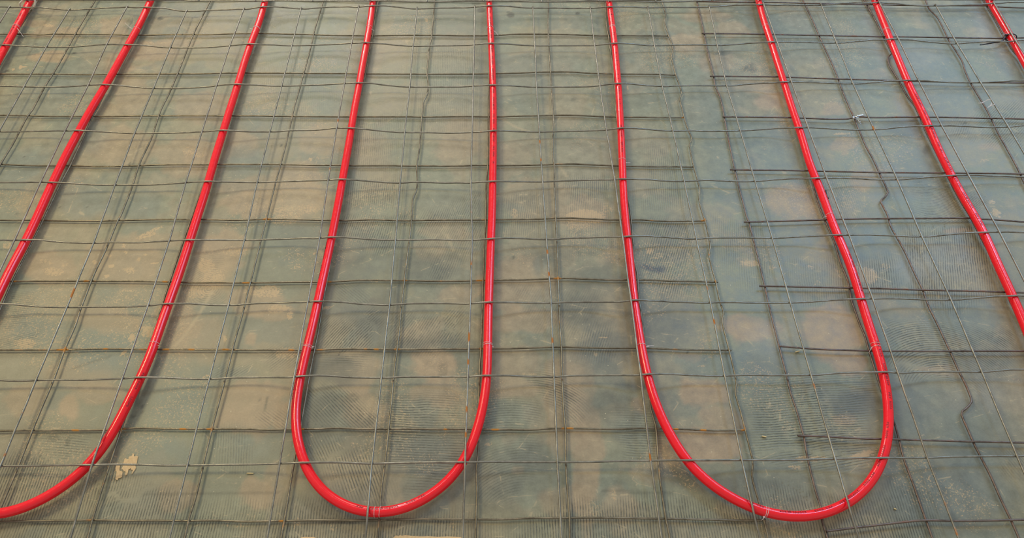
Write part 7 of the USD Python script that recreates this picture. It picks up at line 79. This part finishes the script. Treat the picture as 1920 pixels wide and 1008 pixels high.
# ---- materials ---------------------------------------------------------------------------------
def lin(*c):
    return tuple((t / 255 / 12.92 if t < 11 else ((t / 255 + .055) / 1.055) ** 2.4) for t in c)


def mat(name, nodes, links, surface='p.BSDF'):
    return usdkit.material(stage, '/World/Looks/' + name, nodes, links, surface)


def plain(name, color, rough=0.5, metal=0.0, **k):
    return mat(name, {'p': ('principled_bsdf', {'base_color': lin(*color), 'roughness': rough, 'metallic': metal, **k})}, [])


def wire_mat(name, c1, c2, rust_c, metal, rough, rust_bias):
    return mat(name, {
        'g': ('geometry', {}),
        'n': ('noise_texture', {'scale': 55.0, 'detail': 4.0, 'roughness': 0.65}),
        'n2': ('noise_texture', {'scale': 16.0, 'detail': 3.0, 'roughness': 0.6}),
        'n3': ('noise_texture', {'scale': 700.0, 'detail': 2.0}),
        'r': ('rgb_ramp', {'ramp': [(0.3, lin(*c1)), (0.7, lin(*c2))]}),
        'a': ('attribute', {'attribute': 'rust'}),
        's1': ('math', {'math_type': 'multiply_add', 'value2': 0.9, 'value3': rust_bias}),
        's2': ('math', {'math_type': 'add'}),
        's3': ('map_range', {'range_type': 'smoothstep', 'from_min': 0.55, 'from_max': 0.78, 'to_min': 0.0, 'to_max': 1.0}),
        'm': ('mix_color', {'b': lin(*rust_c)}),
        'inv': ('math', {'math_type': 'multiply_add', 'value2': -metal, 'value3': metal}),
        'rr': ('math', {'math_type': 'multiply_add', 'value2': 0.4, 'value3': rough}),
        'b': ('bump', {'strength': 0.25, 'distance': 0.0004}),
        'p': ('principled_bsdf', {})},
        [('g.position', 'n.vector'), ('g.position', 'n2.vector'), ('g.position', 'n3.vector'), ('n.fac', 'r.fac'), ('n.fac', 's1.value1'),
         ('s1.value', 's2.value1'), ('a.fac', 's2.value2'), ('s2.value', 's3.value'), ('s3.result', 'm.fac'), ('r.color', 'm.a'),
         ('m.result', 'p.base_color'), ('s3.result', 'inv.value1'), ('inv.value', 'p.metallic'), ('s3.result', 'rr.value1'), ('rr.value', 'p.roughness'),
         ('n3.fac', 'b.height'), ('b.normal', 'p.normal')])


M_UP = wire_mat('grey_wire', (106, 101, 90), (147, 141, 128), (160, 96, 32), 0.6, 0.36, -0.02)
M_LOW = wire_mat('low_wire', (90, 82, 66), (136, 125, 105), (172, 114, 40), 0.6, 0.36, 0.0)
M_BROWN = wire_mat('brown_wire', (84, 70, 62), (128, 112, 102), (112, 68, 42), 0.6, 0.38, 0.10)
M_RED = mat('red_pipe', {
    'g': ('geometry', {}), 'n': ('noise_texture', {'scale': 9.0, 'detail': 3.0}), 'f': ('noise_texture', {'scale': 160.0, 'detail': 3.0}),
    'r': ('rgb_ramp', {'ramp': [(0.3, lin(222, 6, 24)), (0.7, lin(231, 9, 31))]}),
    'q': ('map_range', {'from_min': 0.3, 'from_max': 0.7, 'to_min': 0.11, 'to_max': 0.23}),
    'p': ('principled_bsdf', {'subsurface_weight': 0.0, 'specular_ior_level': 0.5})},
    [('g.position', 'n.vector'), ('g.position', 'f.vector'), ('n.fac', 'r.fac'), ('r.color', 'p.base_color'), ('f.fac', 'q.value'), ('q.result', 'p.roughness')])
M_INK = plain('black_ink', (62, 8, 12), 0.5)
M_TIE = mat('clear_tie', {'t': ('transparent_bsdf', {}), 'p': ('principled_bsdf', {'base_color': lin(226, 214, 212), 'roughness': 0.3}), 'x': ('mix_closure', {'fac': 0.42})},
            [('t.BSDF', 'x.closure1'), ('p.BSDF', 'x.closure2')], 'x.closure')
M_WHITE = plain('white_strap', (225, 222, 210), 0.4)
M_BLACK = plain('black_plastic', (24, 23, 26), 0.35)
M_SILVER = plain('bright_wire', (205, 207, 212), 0.22, 1.0)
M_STRAW = plain('straw', (200, 178, 128), 0.7)
M_FLAKE = mat('peach_flake', {'g': ('geometry', {}), 'n': ('noise_texture', {'scale': 260.0, 'detail': 3.0}),
    'r': ('rgb_ramp', {'ramp': [(0.3, lin(184, 154, 112)), (0.7, lin(200, 170, 126))]}), 'p': ('principled_bsdf', {'roughness': 0.75})},
    [('g.position', 'n.vector'), ('n.fac', 'r.fac'), ('r.color', 'p.base_color')])

# the combed floor: tint, comb, phase, peach, scratch come from the floor's vertices, grain and ragged edges from noise
M_FLOOR = mat('combed_floor', {
    'g': ('geometry', {}),
    'tint': ('attribute', {'attribute': 'tint'}), 'comb': ('attribute', {'attribute': 'comb'}), 'phase': ('attribute', {'attribute': 'phase'}),
    'peach': ('attribute', {'attribute': 'peach'}), 'scr': ('attribute', {'attribute': 'scratch'}),
    'fine': ('noise_texture', {'scale': 420.0, 'detail': 4.0, 'roughness': 0.65}),
    'mid': ('noise_texture', {'scale': 45.0, 'detail': 5.0, 'roughness': 0.6}),
    'rag': ('noise_texture', {'scale': 330.0, 'detail': 6.0, 'roughness': 0.72}),
    'brk': ('noise_texture', {'scale': 110.0, 'detail': 3.0, 'roughness': 0.6}),
    # comb lines
    'wob': ('math', {'math_type': 'multiply_add', 'value2': 1.2}),
    'sin': ('math', {'math_type': 'sine'}),
    'ln': ('map_range', {'range_type': 'smoothstep', 'from_min': -0.1, 'from_max': 0.95, 'to_min': 0.0, 'to_max': 1.0}),
    'bk': ('map_range', {'range_type': 'smoothstep', 'from_min': 0.30, 'from_max': 0.60, 'to_min': 0.35, 'to_max': 1.0}),
    'l1': ('math', {'math_type': 'multiply'}), 'l2': ('math', {'math_type': 'multiply'}), 'l3': ('math', {'math_type': 'multiply', 'value2': 0.80}),
    # tint with grain
    'gm': ('map_range', {'from_min': 0.25, 'from_max': 0.75, 'to_min': 0.79, 'to_max': 1.21}),
    'gf': ('map_range', {'from_min': 0.25, 'from_max': 0.75, 'to_min': 0.90, 'to_max': 1.10}),
    'gg': ('math', {'math_type': 'multiply'}),
    'c1': ('vector_math', {'math_type': 'scale'}),
    'c2': ('mix_color', {'b': lin(60, 61, 54)}),
    # peach wear, only on the crests
    'pk': ('math', {'math_type': 'multiply_add', 'value2': 2.0, 'value3': -1.0}),
    'p1': ('math', {'math_type': 'add'}),
    'p2': ('map_range', {'range_type': 'smoothstep', 'from_min': 0.60, 'from_max': 0.74, 'to_min': 0.0, 'to_max': 0.8}),
    'p3': ('math', {'math_type': 'multiply_add', 'value2': -1.0, 'value3': 1.0}),
    'p4': ('math', {'math_type': 'multiply', 'use_clamp': True}),
    'c3': ('mix_color', {'b': lin(172, 146, 110)}),
    # hairline scratches
    'vs': ('mapping', {'mapping_type': 'point', 'scale': (9.0, 21.0, 9.0), 'rotation': (0, 0, 0.6)}),
    'vo': ('voronoi_texture', {'feature': 'distance_to_edge', 'scale': 1.0, 'detail': 1.0}),
    'vt': ('map_range', {'from_min': 0.004, 'from_max': 0.011, 'to_min': 1.0, 'to_max': 0.0, 'clamp': True}),
    'vm': ('map_range', {'range_type': 'smoothstep', 'from_min': 0.50, 'from_max': 0.60, 'to_min': 0.0, 'to_max': 0.55}),
    'v1': ('math', {'math_type': 'multiply'}),
    'v2': ('math', {'math_type': 'maximum'}),
    'c4': ('mix_color', {'b': lin(168, 150, 118)}),
    # specks of grit
    'sp': ('voronoi_texture', {'feature': 'f1', 'scale': 75.0}),
    'st': ('map_range', {'from_min': 0.055, 'from_max': 0.085, 'to_min': 1.0, 'to_max': 0.0, 'clamp': True}),
    'sc': ('separate_color', {}),
    'sr': ('math', {'math_type': 'greater_than', 'value2': 0.72}),
    'sm': ('math', {'math_type': 'multiply'}),
    'sm2': ('math', {'math_type': 'multiply', 'value2': 0.55}),
    'c5': ('mix_color', {'b': lin(196, 182, 150)}),
    # relief
    'h1': ('math', {'math_type': 'multiply_add', 'value2': -0.5, 'value3': 0.0}),
    'h2': ('math', {'math_type': 'multiply_add', 'value2': 0.22}),
    'b': ('bump', {'strength': 0.55, 'distance': 0.0012}),
    'ro': ('map_range', {'from_min': 0.3, 'from_max': 0.7, 'to_min': 0.40, 'to_max': 0.56}),
    'p': ('principled_bsdf', {'specular_ior_level': 0.45})},
    [('g.position', k + '.vector') for k in ('fine', 'mid', 'rag', 'brk', 'vs', 'sp')] + [
     ('brk.fac', 'wob.value1'), ('phase.fac', 'wob.value3'), ('wob.value', 'sin.value1'), ('sin.value', 'ln.value'), ('brk.fac', 'bk.value'),
     ('ln.result', 'l1.value1'), ('comb.fac', 'l1.value2'), ('l1.value', 'l2.value1'), ('bk.result', 'l2.value2'), ('l2.value', 'l3.value1'),
     ('mid.fac', 'gm.value'), ('fine.fac', 'gf.value'), ('gm.result', 'gg.value1'), ('gf.result', 'gg.value2'),
     ('tint.color', 'c1.vector1'), ('gg.value', 'c1.scale'), ('c1.vector', 'c2.a'), ('l3.value', 'c2.fac'),
     ('rag.fac', 'pk.value1'), ('pk.value', 'p1.value1'), ('peach.fac', 'p1.value2'), ('p1.value', 'p2.value'), ('l2.value', 'p3.value1'),
     ('p2.result', 'p4.value1'), ('p3.value', 'p4.value2'), ('c2.result', 'c3.a'), ('p4.value', 'c3.fac'),
     ('vs.vector', 'vo.vector'), ('vo.distance', 'vt.value'), ('mid.fac', 'vm.value'), ('vt.result', 'v1.value1'), ('vm.result', 'v1.value2'),
     ('v1.value', 'v2.value1'), ('scr.fac', 'v2.value2'), ('c3.result', 'c4.a'), ('v2.value', 'c4.fac'),
     ('sp.distance', 'st.value'), ('sp.color', 'sc.color'), ('sc.r', 'sr.value1'), ('st.result', 'sm.value1'), ('sr.value', 'sm.value2'),
     ('sm.value', 'sm2.value1'), ('c4.result', 'c5.a'), ('sm2.value', 'c5.fac'), ('c5.result', 'p.base_color'),
     ('l2.value', 'h1.value1'), ('fine.fac', 'h2.value1'), ('h1.value', 'h2.value3'), ('h2.value', 'b.height'), ('b.normal', 'p.normal'),
     ('mid.fac', 'ro.value'), ('ro.result', 'p.roughness')])

# ---- helpers ------------------------------------------------------------------------------------
used = {}


def numbered(path):
    n = used.get(path, 0); used[path] = n + 1
    return path if n == 0 else f'{path}_{n:03d}'


def thing(name, label, cat, group=None):
    x = UsdGeom.Xform.Define(stage, numbered('/World/' + name)); o = x.GetPrim()
    o.SetCustomDataByKey('label', label); o.SetCustomDataByKey('category', cat)
    if group: o.SetCustomDataByKey('group', group)
    return o


def tag(o, label, cat):
    o = o.GetPrim(); o.SetCustomDataByKey('label', label); o.SetCustomDataByKey('category', cat); return o


def put(name, mesh, material, parent=None, smooth=True, **vert):
    base = str(parent.GetPath()) if parent else '/World'
    me = usdkit.mesh(stage, numbered(base + '/' + name), mesh, material, smooth=smooth)
    for k, v in vert.items():
        v = np.asarray(v, np.float32)
        pv = UsdGeom.PrimvarsAPI(me).CreatePrimvar(k, Sdf.ValueTypeNames.Color3fArray if v.ndim == 2 else Sdf.ValueTypeNames.FloatArray, 'vertex')
        pv.Set(Vt.Vec3fArray.FromNumpy(v) if v.ndim == 2 else Vt.FloatArray.FromNumpy(v))
    return me


def resample(p, step):
    s = np.r_[0, np.cumsum(np.linalg.norm(np.diff(p, axis=0), axis=1))]
    ok = np.r_[True, np.diff(s) > 1e-7]; p, s = p[ok], s[ok]
    t = np.linspace(0, s[-1], max(2, int(s[-1] / step) + 1))
    if len(p) < 3: return np.stack([np.interp(t, s, p[:, k]) for k in range(3)], 1)
    return np.stack([PchipInterpolator(s, p[:, k])(t) for k in range(3)], 1)


def frames(p):
    t = np.gradient(p, axis=0); t /= np.linalg.norm(t, axis=1, keepdims=True)
    a = np.cross((0, 0, 1.0), t); n = np.linalg.norm(a, axis=1, keepdims=True)
    a = np.where(n > 1e-4, a / np.maximum(n, 1e-9), (1.0, 0, 0)); return t, a, np.cross(t, a)


def sweep(p, radius, sides=8, caps=True):
    p = np.asarray(p, float); t, a, b = frames(p); r = np.broadcast_to(radius, (len(p),))
    ang = np.arange(sides) * 2 * np.pi / sides
    v = (p[:, None] + r[:, None, None] * (np.cos(ang)[None, :, None] * a[:, None] + np.sin(ang)[None, :, None] * b[:, None])).reshape(-1, 3)
    i, j = np.meshgrid(np.arange(len(p) - 1), np.arange(sides), indexing='ij'); k = (j + 1) % sides
    q = np.stack([i * sides + j, i * sides + k, (i + 1) * sides + k, (i + 1) * sides + j], -1).reshape(-1, 4)
    f = np.vstack([q[:, [0, 1, 2]], q[:, [0, 2, 3]]])
    if caps:
        n0 = len(v); v = np.vstack([v, p[:1], p[-1:]]); e = (len(p) - 1) * sides; jj = np.arange(sides); kk = (jj + 1) % sides
        f = np.vstack([f, np.stack([kk, jj, np.full(sides, n0)], 1), np.stack([e + jj, e + kk, np.full(sides, n0 + 1)], 1)])
    return v, f


# ---- floor --------------------------------------------------------------------------------------
def axis(lo, a, b, hi, step, coarse):
    return np.unique(np.round(np.r_[np.arange(lo, a, coarse), np.arange(a, b, step), np.arange(b, hi + coarse, coarse)], 5))


gx = axis(-3.2, -1.42, 1.48, 3.2, 0.004, 0.07); gy = axis(-2.6, -1.40, 0.12, 2.4, 0.004, 0.07)
X, Y = np.meshgrid(gx, gy); Q = np.stack([X.ravel(), Y.ravel()], 1); N = len(Q)
N3 = np.column_stack([Q, np.zeros(N)])


def fb(scale, seed, octaves=4):
    return meshkit.fbm(N3 * scale + seed * 7.31, octaves, seed)


warp = np.stack([fb(22, 3, 4) - .5, fb(22, 4, 4) - .5], 1)
big = fb(4.5, 5, 4); big2 = fb(9, 6, 4)
edge = fb(60, 9, 4)
c_green, c_warm, c_dark = np.array(lin(124, 123, 101)), np.array(lin(133, 124, 98)), np.array(lin(110, 109, 91))


def sst(x, a, b):
    t = np.clip((x - a) / (b - a), 0, 1); return t * t * (3 - 2 * t)


w1 = sst(big, .42, .60)[:, None]; tint = c_green * (1 - w1) + c_warm * w1
w2 = (sst(big2, .52, .68) * .45)[:, None]; tint = tint * (1 - w2) + c_dark * w2
w3 = (sst(fb(8, 41, 5) + (fb(40, 42, 3) - .5) * .10, .515, .555) * .42)[:, None]; tint = tint * (1 - w3) + np.array(lin(141, 127, 103)) * w3
w4 = (sst(fb(10, 43, 5) + (fb(40, 44, 3) - .5) * .10, .53, .57) * .50)[:, None]; tint = tint * (1 - w4) + np.array(lin(108, 112, 98)) * w4


def local(e, pts):
    M = np.array([[e[2], e[4]], [e[3], e[5]]]); return (pts - np.array(e[:2])) @ np.linalg.inv(M).T


PALC = np.array(PAL)
for e in STAIN_AND_FALLOFF:
    r = max(np.hypot(e[2], e[3]), np.hypot(e[4], e[5])) * 2.2 + 0.02
    k = np.nonzero((np.abs(Q[:, 0] - e[0]) < r) & (np.abs(Q[:, 1] - e[1]) < r))[0]
    small = r < 0.05
    d = np.linalg.norm(local(e, Q[k] + warp[k] * (0.004 if small else 0.042)), axis=1) - (edge[k] - .5) * (.5 if small else .7)
    hard = .35 if (small or e[6] == 0) else .9
    a = (min(1, e[7] * (1.3 if e[6] in (0, 1, 3) else 1.1)) * sst(-d, -1 - hard * .5, -1 + hard * .6))[:, None]
    tint[k] = tint[k] * (1 - a) + PALC[e[6]] * a
peach = 0.13 + 0.40 * sst(fb(7, 11, 4), .48, .64)
for e in PEACH:
    r = max(np.hypot(e[2], e[3]), np.hypot(e[4], e[5])) * 1.8 + 0.01
    k = np.nonzero((np.abs(Q[:, 0] - e[0]) < r) & (np.abs(Q[:, 1] - e[1]) < r))[0]
    d = np.linalg.norm(local(e, Q[k] + warp[k] * min(.03, r * .3)), axis=1)
    peach[k] = np.maximum(peach[k], e[6] * 1.05 * sst(-d, -1.25, -.55) + .12 * (d < 1.2))
# trowel combs: the phase of the lines and where they show
comb, phase, best = np.zeros(N), np.zeros(N), np.zeros(N)
import shapely
for poly, kind, dat, st in COMB:
    pg = shapely.Polygon(np.array(poly).reshape(-1, 2)); x0, y0, x1, y1 = pg.bounds
    k = np.nonzero((Q[:, 0] > x0 - .04) & (Q[:, 0] < x1 + .04) & (Q[:, 1] > y0 - .04) & (Q[:, 1] < y1 + .04))[0]
    q = Q[k] + warp[k] * .05
    inside = shapely.contains_xy(pg, q[:, 0], q[:, 1]); dist = shapely.distance(pg.boundary, shapely.points(q)) * np.where(inside, 1, -1)
    mk = st * sst(dist, -.012, .03)
    ph = 2 * np.pi / .0044 * (Q[k] @ np.array(dat) + warp[k, 0] * .006 if kind == 'L' else np.linalg.norm(Q[k] - np.array(dat), axis=1))
    win = mk > best[k]
    comb[k[win]] = mk[win]; phase[k[win]] = np.mod(0, 1) + ph[win]
    best[k] = np.maximum(best[k], mk)
    lab = globals().setdefault('owner', np.full(N, -1)); lab[k[win]] = len(globals().setdefault('cnt', [])); cnt.append(0)
comb *= .55 + .75 * sst(fb(14, 21, 3), .3, .7)
G = owner.reshape(X.shape); diff = np.zeros(G.shape, bool)
diff[:, :-1] |= G[:, :-1] != G[:, 1:]; diff[:, 1:] |= G[:, :-1] != G[:, 1:]; diff[:-1] |= G[:-1] != G[1:]; diff[1:] |= G[:-1] != G[1:]
comb = np.clip(np.where(diff.ravel(), 0, comb), 0, 1)
visible = (X > -1.4) & (X < 1.45) & (Y > -1.75) & (Y < .1); comb[~visible.ravel()] = 0
scratch = np.zeros(N)


def stroke(lines, out, wdt, val):
    for ln in lines:
        g = shapely.LineString(np.array(ln)[:, :2]); x0, y0, x1, y1 = g.bounds
        k = np.nonzero((Q[:, 0] > x0 - .02) & (Q[:, 0] < x1 + .02) & (Q[:, 1] > y0 - .02) & (Q[:, 1] < y1 + .02))[0]
        d = shapely.distance(g, shapely.points(Q[k])); out[k] = np.maximum(out[k], val * sst(-d, -wdt, -wdt * .3))


stroke(SCR, scratch, .0045, .5)
seam = np.zeros(N); stroke(SEAM, seam, .004, .5); tint = tint * (1 - seam[:, None] * .5)
Z = ((fb(5, 31, 3) - .5) * .0016 + (fb(14, 32, 3) - .5) * .0010) - .0012
Z = np.minimum(Z, 0.0)
nx, ny = len(gx), len(gy); i, j = np.meshgrid(np.arange(ny - 1), np.arange(nx - 1), indexing='ij'); o = (i * nx + j).ravel()
faces = np.vstack([np.stack([o, o + 1, o + nx + 1], 1), np.stack([o, o + nx + 1, o + nx], 1)])
fl = put('floor', (np.column_stack([Q, Z]), faces), M_FLOOR, tint=tint, comb=comb, phase=phase, peach=peach, scratch=scratch)
fl.GetPrim().SetCustomDataByKey('kind', 'structure'); fl.GetPrim().SetCustomDataByKey('label', 'grey combed floor with tan worn patches and trowel lines')
floor_prim = fl.GetPrim()
for c in FLAKE:                                  # smears of pale filler that stand a hair proud of the floor
    pg = shapely.Polygon(np.array(c).reshape(-1, 2)).buffer(0)
    e = trimesh.creation.extrude_polygon(pg, .0022, engine='earcut'); e.apply_translation((0, 0, -.0016))
    put('filler_smear', e, M_FLAKE, floor_prim, smooth=False).GetPrim().SetCustomDataByKey('label', 'pale peach smear of filler')

# ---- wire mesh sheets ---------------------------------------------------------------------------
WR = .00175
PR, PZ = .0080, .0173
paths = []
for w in PIPE:
    p = rows(w, 2); p = resample(np.column_stack([p, np.full(len(p), PZ)]), .006)
    for _ in range(10): p[1:-1] = .5 * p[1:-1] + .25 * (p[:-2] + p[2:])
    paths.append(p)
TP = cKDTree(np.vstack([resample(p, .0015)[:, :2] for p in paths]))


def over_pipes(p, clear):
    """Lifts a wire of the upper mesh so that it rides over the pipes."""
    d = TP.query(p[:, :2])[0]; need = np.where(d < clear, PZ + np.sqrt(np.maximum(0, clear ** 2 - d ** 2)), 0)
    z = np.maximum(p[:, 2], need)
    for _ in range(6):
        z[1:-1] = np.maximum(.5 * z[1:-1] + .25 * (z[:-2] + z[2:]), need[1:-1])
    p[:, 2] = z
    return p


TA, TU = cKDTree(np.array(RUST_A)), cKDTree(np.array(RUST_U))


def sheet(label, group_rows, group_cols, zr, zc, material, tree, seed, wr=WR):
    o = thing('wire_mesh', label, 'wire mesh'); first = 'cross_wire' if tree is TA else 'long_wire'
    for name, ws, z in (('cross_wire', group_rows, zr), ('long_wire', group_cols, zc)):
        for n, w in enumerate(ws):
            p = rows(w, 3) if z is None else np.column_stack([rows(w, 2), np.full(len(w) // 2, z)])
            p = resample(p, .009)
            jit = meshkit.noise(p * 22 + 50, seed + n) - .5, meshkit.noise(p * 22 + 90, seed + n) - .5
            p = p + np.stack([jit[0] * .0011, jit[1] * .0011, np.zeros(len(p))], 1)
            if z is None: p = over_pipes(p, PR + wr + (.0003 if name == 'cross_wire' else .0036))
            v, f = sweep(p, wr, 8)
            if tree is not None:
                rp = np.exp(-(tree.query(p[:, :2])[0] / .0042) ** 2) * .58 * (1.0 if name == first else .45)
                rust = np.r_[np.repeat(rp, 8), rp[0], rp[-1]]
            else:
                rust = np.zeros(len(v))
            put(name, (v, f), material, o, rust=rust)
    return o


sheet('grey lower wire mesh lying on the floor under the pipes, left and middle', AR, AC, .0040, .0074, M_LOW, TA, 100)
sheet('brown rusty lower wire mesh on the right with free wire ends', BR, BC, .0076, .0042, M_BROWN, None, 300, .0018)
sheet('large grey upper wire mesh laid over the red pipes, sagging between them', UR, UC, None, None, M_UP, TU, 500)
sheet('second upper wire mesh whose edge wire just enters along the top of the photo', C2R, C2C, None, None, M_UP, None, 700)

# ---- red heating pipes --------------------------------------------------------------------------
PLAB = ['single red heating pipe run crossing the top left corner', 'leftmost red heating pipe loop whose bend runs out of the left edge',
        'red heating pipe loop left of the middle with its whole bottom bend in view', 'red heating pipe loop right of the middle with black lettering on its bottom bend',
        'rightmost red heating pipe loop running out of the right edge']
pipes = []
for k, p in enumerate(paths):
    o = thing('heating_pipe', PLAB[k], 'pipe'); pipes.append(o)
    put('tube', sweep(p, PR, 28), M_RED, o)


def along(p, xy):
    s = np.r_[0, np.cumsum(np.linalg.norm(np.diff(p, axis=0), axis=1))]
    return s, float(s[np.argmin(np.linalg.norm(p[:, :2] - np.array(xy)[:2], axis=1))])


def at(p, s, q):
    t, a, b = frames(p); f = lambda arr: np.stack([np.interp(q, s, arr[:, c]) for c in range(3)], -1)
    T, A_, B_ = f(t), f(a), f(b); nrm = lambda v: v / np.linalg.norm(v, axis=-1, keepdims=True)
    return f(p), nrm(T), nrm(A_), nrm(B_)


LEGEND = 'PEX 5006   100PSI@180F   '
LEGEND2 = 'U.P. CODE   C.V.   D 1/2 D   PEX 5006   100PSI@180F'
glyphs = {}


def glyph(c):
    if c not in glyphs:
        g = meshkit.text_mesh(c, .0031, .00015); g.apply_scale((1.3, 1, 1)); glyphs[c] = g.subdivide_to_size(.0011) if hasattr(g, 'subdivide_to_size') else g
    return glyphs[c]


for k, a, b, phi in PRINT:
    p = paths[k]; s, sa = along(p, a); sb = along(p, b)[1]; dr = 1 if sb > sa else -1
    # lettering is read against the run of the pipe: it starts at the later end and stands on its head in the picture
    start, stop = (sb, sa) if dr > 0 else (sa, sb)
    text = (LEGEND2 if (k == 3 and abs(sb - sa) > .3) else LEGEND) * 6
    if k == 3 and abs(sb - sa) > .3: start = along(p, b)[1]
    pos, parts_ = 0.0, []
    total = abs(sb - sa)
    if total > .3 and k == 3: text = text[:len(LEGEND2)]
    adv = .0040
    if k == 3 and total > .3: adv = total / len(LEGEND2) * .98
    for c in text:
        if pos + adv > total: break
        if c != ' ':
            g = glyph(c).copy(); x, y, z = np.array(g.vertices).T
            q = start - (pos + x); ctr, T, A_, B_ = at(p, s, q)
            ang = math.radians(phi) - (y - .0015) / PR * 1.0       # letter tops turn away from +A (left of the run)
            rr = (PR + .00012 + z)[:, None]
            g.vertices = ctr + rr * (np.cos(ang)[:, None] * B_ + np.sin(ang)[:, None] * A_)
            parts_.append(g)
        pos += adv
    if parts_:
        put('printed_text', trimesh.util.concatenate(parts_), M_INK, pipes[k], smooth=False).GetPrim().SetCustomDataByKey('kind', 'stuff')

# ---- ties, strap and scraps -----------------------------------------------------------------------
for k, xy, n, gap, tail, knot, lab in TIES:
    p = paths[k]; s, q0 = along(p, xy); o = thing('pipe_tie', lab, 'tie')
    for r in range(n):
        ctr, T, A_, B_ = at(p, s, np.array([q0 + (r - (n - 1) / 2) * gap * .001]))
        ang = np.linspace(0, 2 * np.pi, 33); lean = .18 * (r - .5 * (n - 1)) + .06
        ring = ctr + (PR + .0005) * (np.cos(ang)[:, None] * B_ + np.sin(ang)[:, None] * A_) + T * (.0012 * lean * 10 * np.sin(ang))[:, None] * .5
        put('strand', sweep(ring, .00050, 6), M_TIE, o)
    if tail:
        t = np.array(tail); side = t[0] - at(p, s, np.array([q0]))[0][0]; side[2] = 0
        d = side / max(np.linalg.norm(side), 1e-6); st = at(p, s, np.array([q0]))[0][0] + d * (PR + .0003) + (0, 0, .001)
        keep = [st] + [x for x in t if np.dot(x - st, d) > .0015]
        if len(keep) > 1:
            c = resample(np.array(keep), .0012); u = np.linspace(0, 1, len(c))
            put('tail', sweep(c, .0005 + .0009 * knot * np.exp(-((u - .22) / .16) ** 2) * (1 - .5 * u), 8), M_TIE, o)

o = thing('strap', 'white plastic strap looped loosely around the leftmost red pipe at the top edge', 'strap')
put('loop', sweep(resample(np.array(STRAP), .003), .0021, 10), M_WHITE, o)

p = paths[4]; s, q0 = along(p, CABLEC); ctr, T, A_, B_ = at(p, s, np.array([q0]))
o = thing('cable_tie', 'black cable tie around the rightmost red pipe, its pointed tail lying to the left', 'cable tie')
ang = np.linspace(0, 2 * np.pi, 41)
ring = ctr + (PR + .0012) * (np.cos(ang)[:, None] * B_ * 1.1 + np.sin(ang)[:, None] * A_ * 1.25) + T * (.004 * np.sin(ang))[:, None]
put('band', sweep(ring, .0012, 8), M_BLACK, o)
hd = trimesh.creation.box((.006, .005, .004)); hd.apply_translation(ring[10] + (0, 0, .003)); put('head', hd, M_BLACK, o, smooth=30)
hd = ring[10]
tail = resample(np.vstack([[hd + (0, 0, .001)], np.array(CABLE)[::-1]]), .002); u = np.linspace(0, 1, len(tail))
put('tail', sweep(tail, .0025 - .0013 * u, 8), M_BLACK, o)

tw = np.array(TWIST); o = thing('wire_twist', 'bright silver binding wire twisted around a crossing of the brown mesh', 'wire')
u = np.linspace(0, 1, 60)
put('wrap', sweep(tw + np.stack([.0045 * np.cos(u * 12.6) + .004 * (u - .5), .0045 * np.sin(u * 12.6) - .002, .0022 * np.cos(u * 12.6 + 1.2) + .001], 1), .0009, 8), M_SILVER, o)
u = np.linspace(0, 1, 50)
put('twisted_end', sweep(tw + np.stack([.004 + .016 * u + .0016 * np.cos(u * 26), .003 * u + .0016 * np.sin(u * 26), .004 + .001 * u], 1), .0008, 8), M_SILVER, o)
put('long_end', sweep(tw + np.stack([.002 + .006 * u + .0012 * np.cos(u * 18), -.004 - .016 * u, .0005 + .0012 * np.sin(u * 18) - .001 * u], 1), .0009, 8), M_SILVER, o)

o = thing('thread_scrap', 'torn scrap of clear film strung between two wires near the upper right edge', 'scrap')
for t in THREAD:
    c = resample(np.array(t), .0015); put('strand', sweep(c, .0007 + .0006 * np.abs(np.sin(np.linspace(0, 5, len(c)))), 8), M_TIE, o)

c = resample(np.array(BLACK), .001)
tag(put('plastic_snippet', sweep(c, .0011, 8), M_BLACK), 'curved black plastic snippet on the floor beside the right loop', 'scrap')
SL = ['pale wood splinter on the combed floor inside the right loop', 'yellowish straw splinter beside a brown wire end inside the right loop',
      'pale straw splinter on the floor left of the middle loop', 'pale splinter on the floor below the right loop, near the bottom right']
for t, lab in zip(SPL, SL):
    t = np.array(t); t[:, 2] = .0003; c = resample(t, .001)
    tag(put('splinter', sweep(c, .0006 + .0006 * np.sin(np.linspace(.3, 2.8, len(c))), 6), M_STRAW), lab, 'splinter')
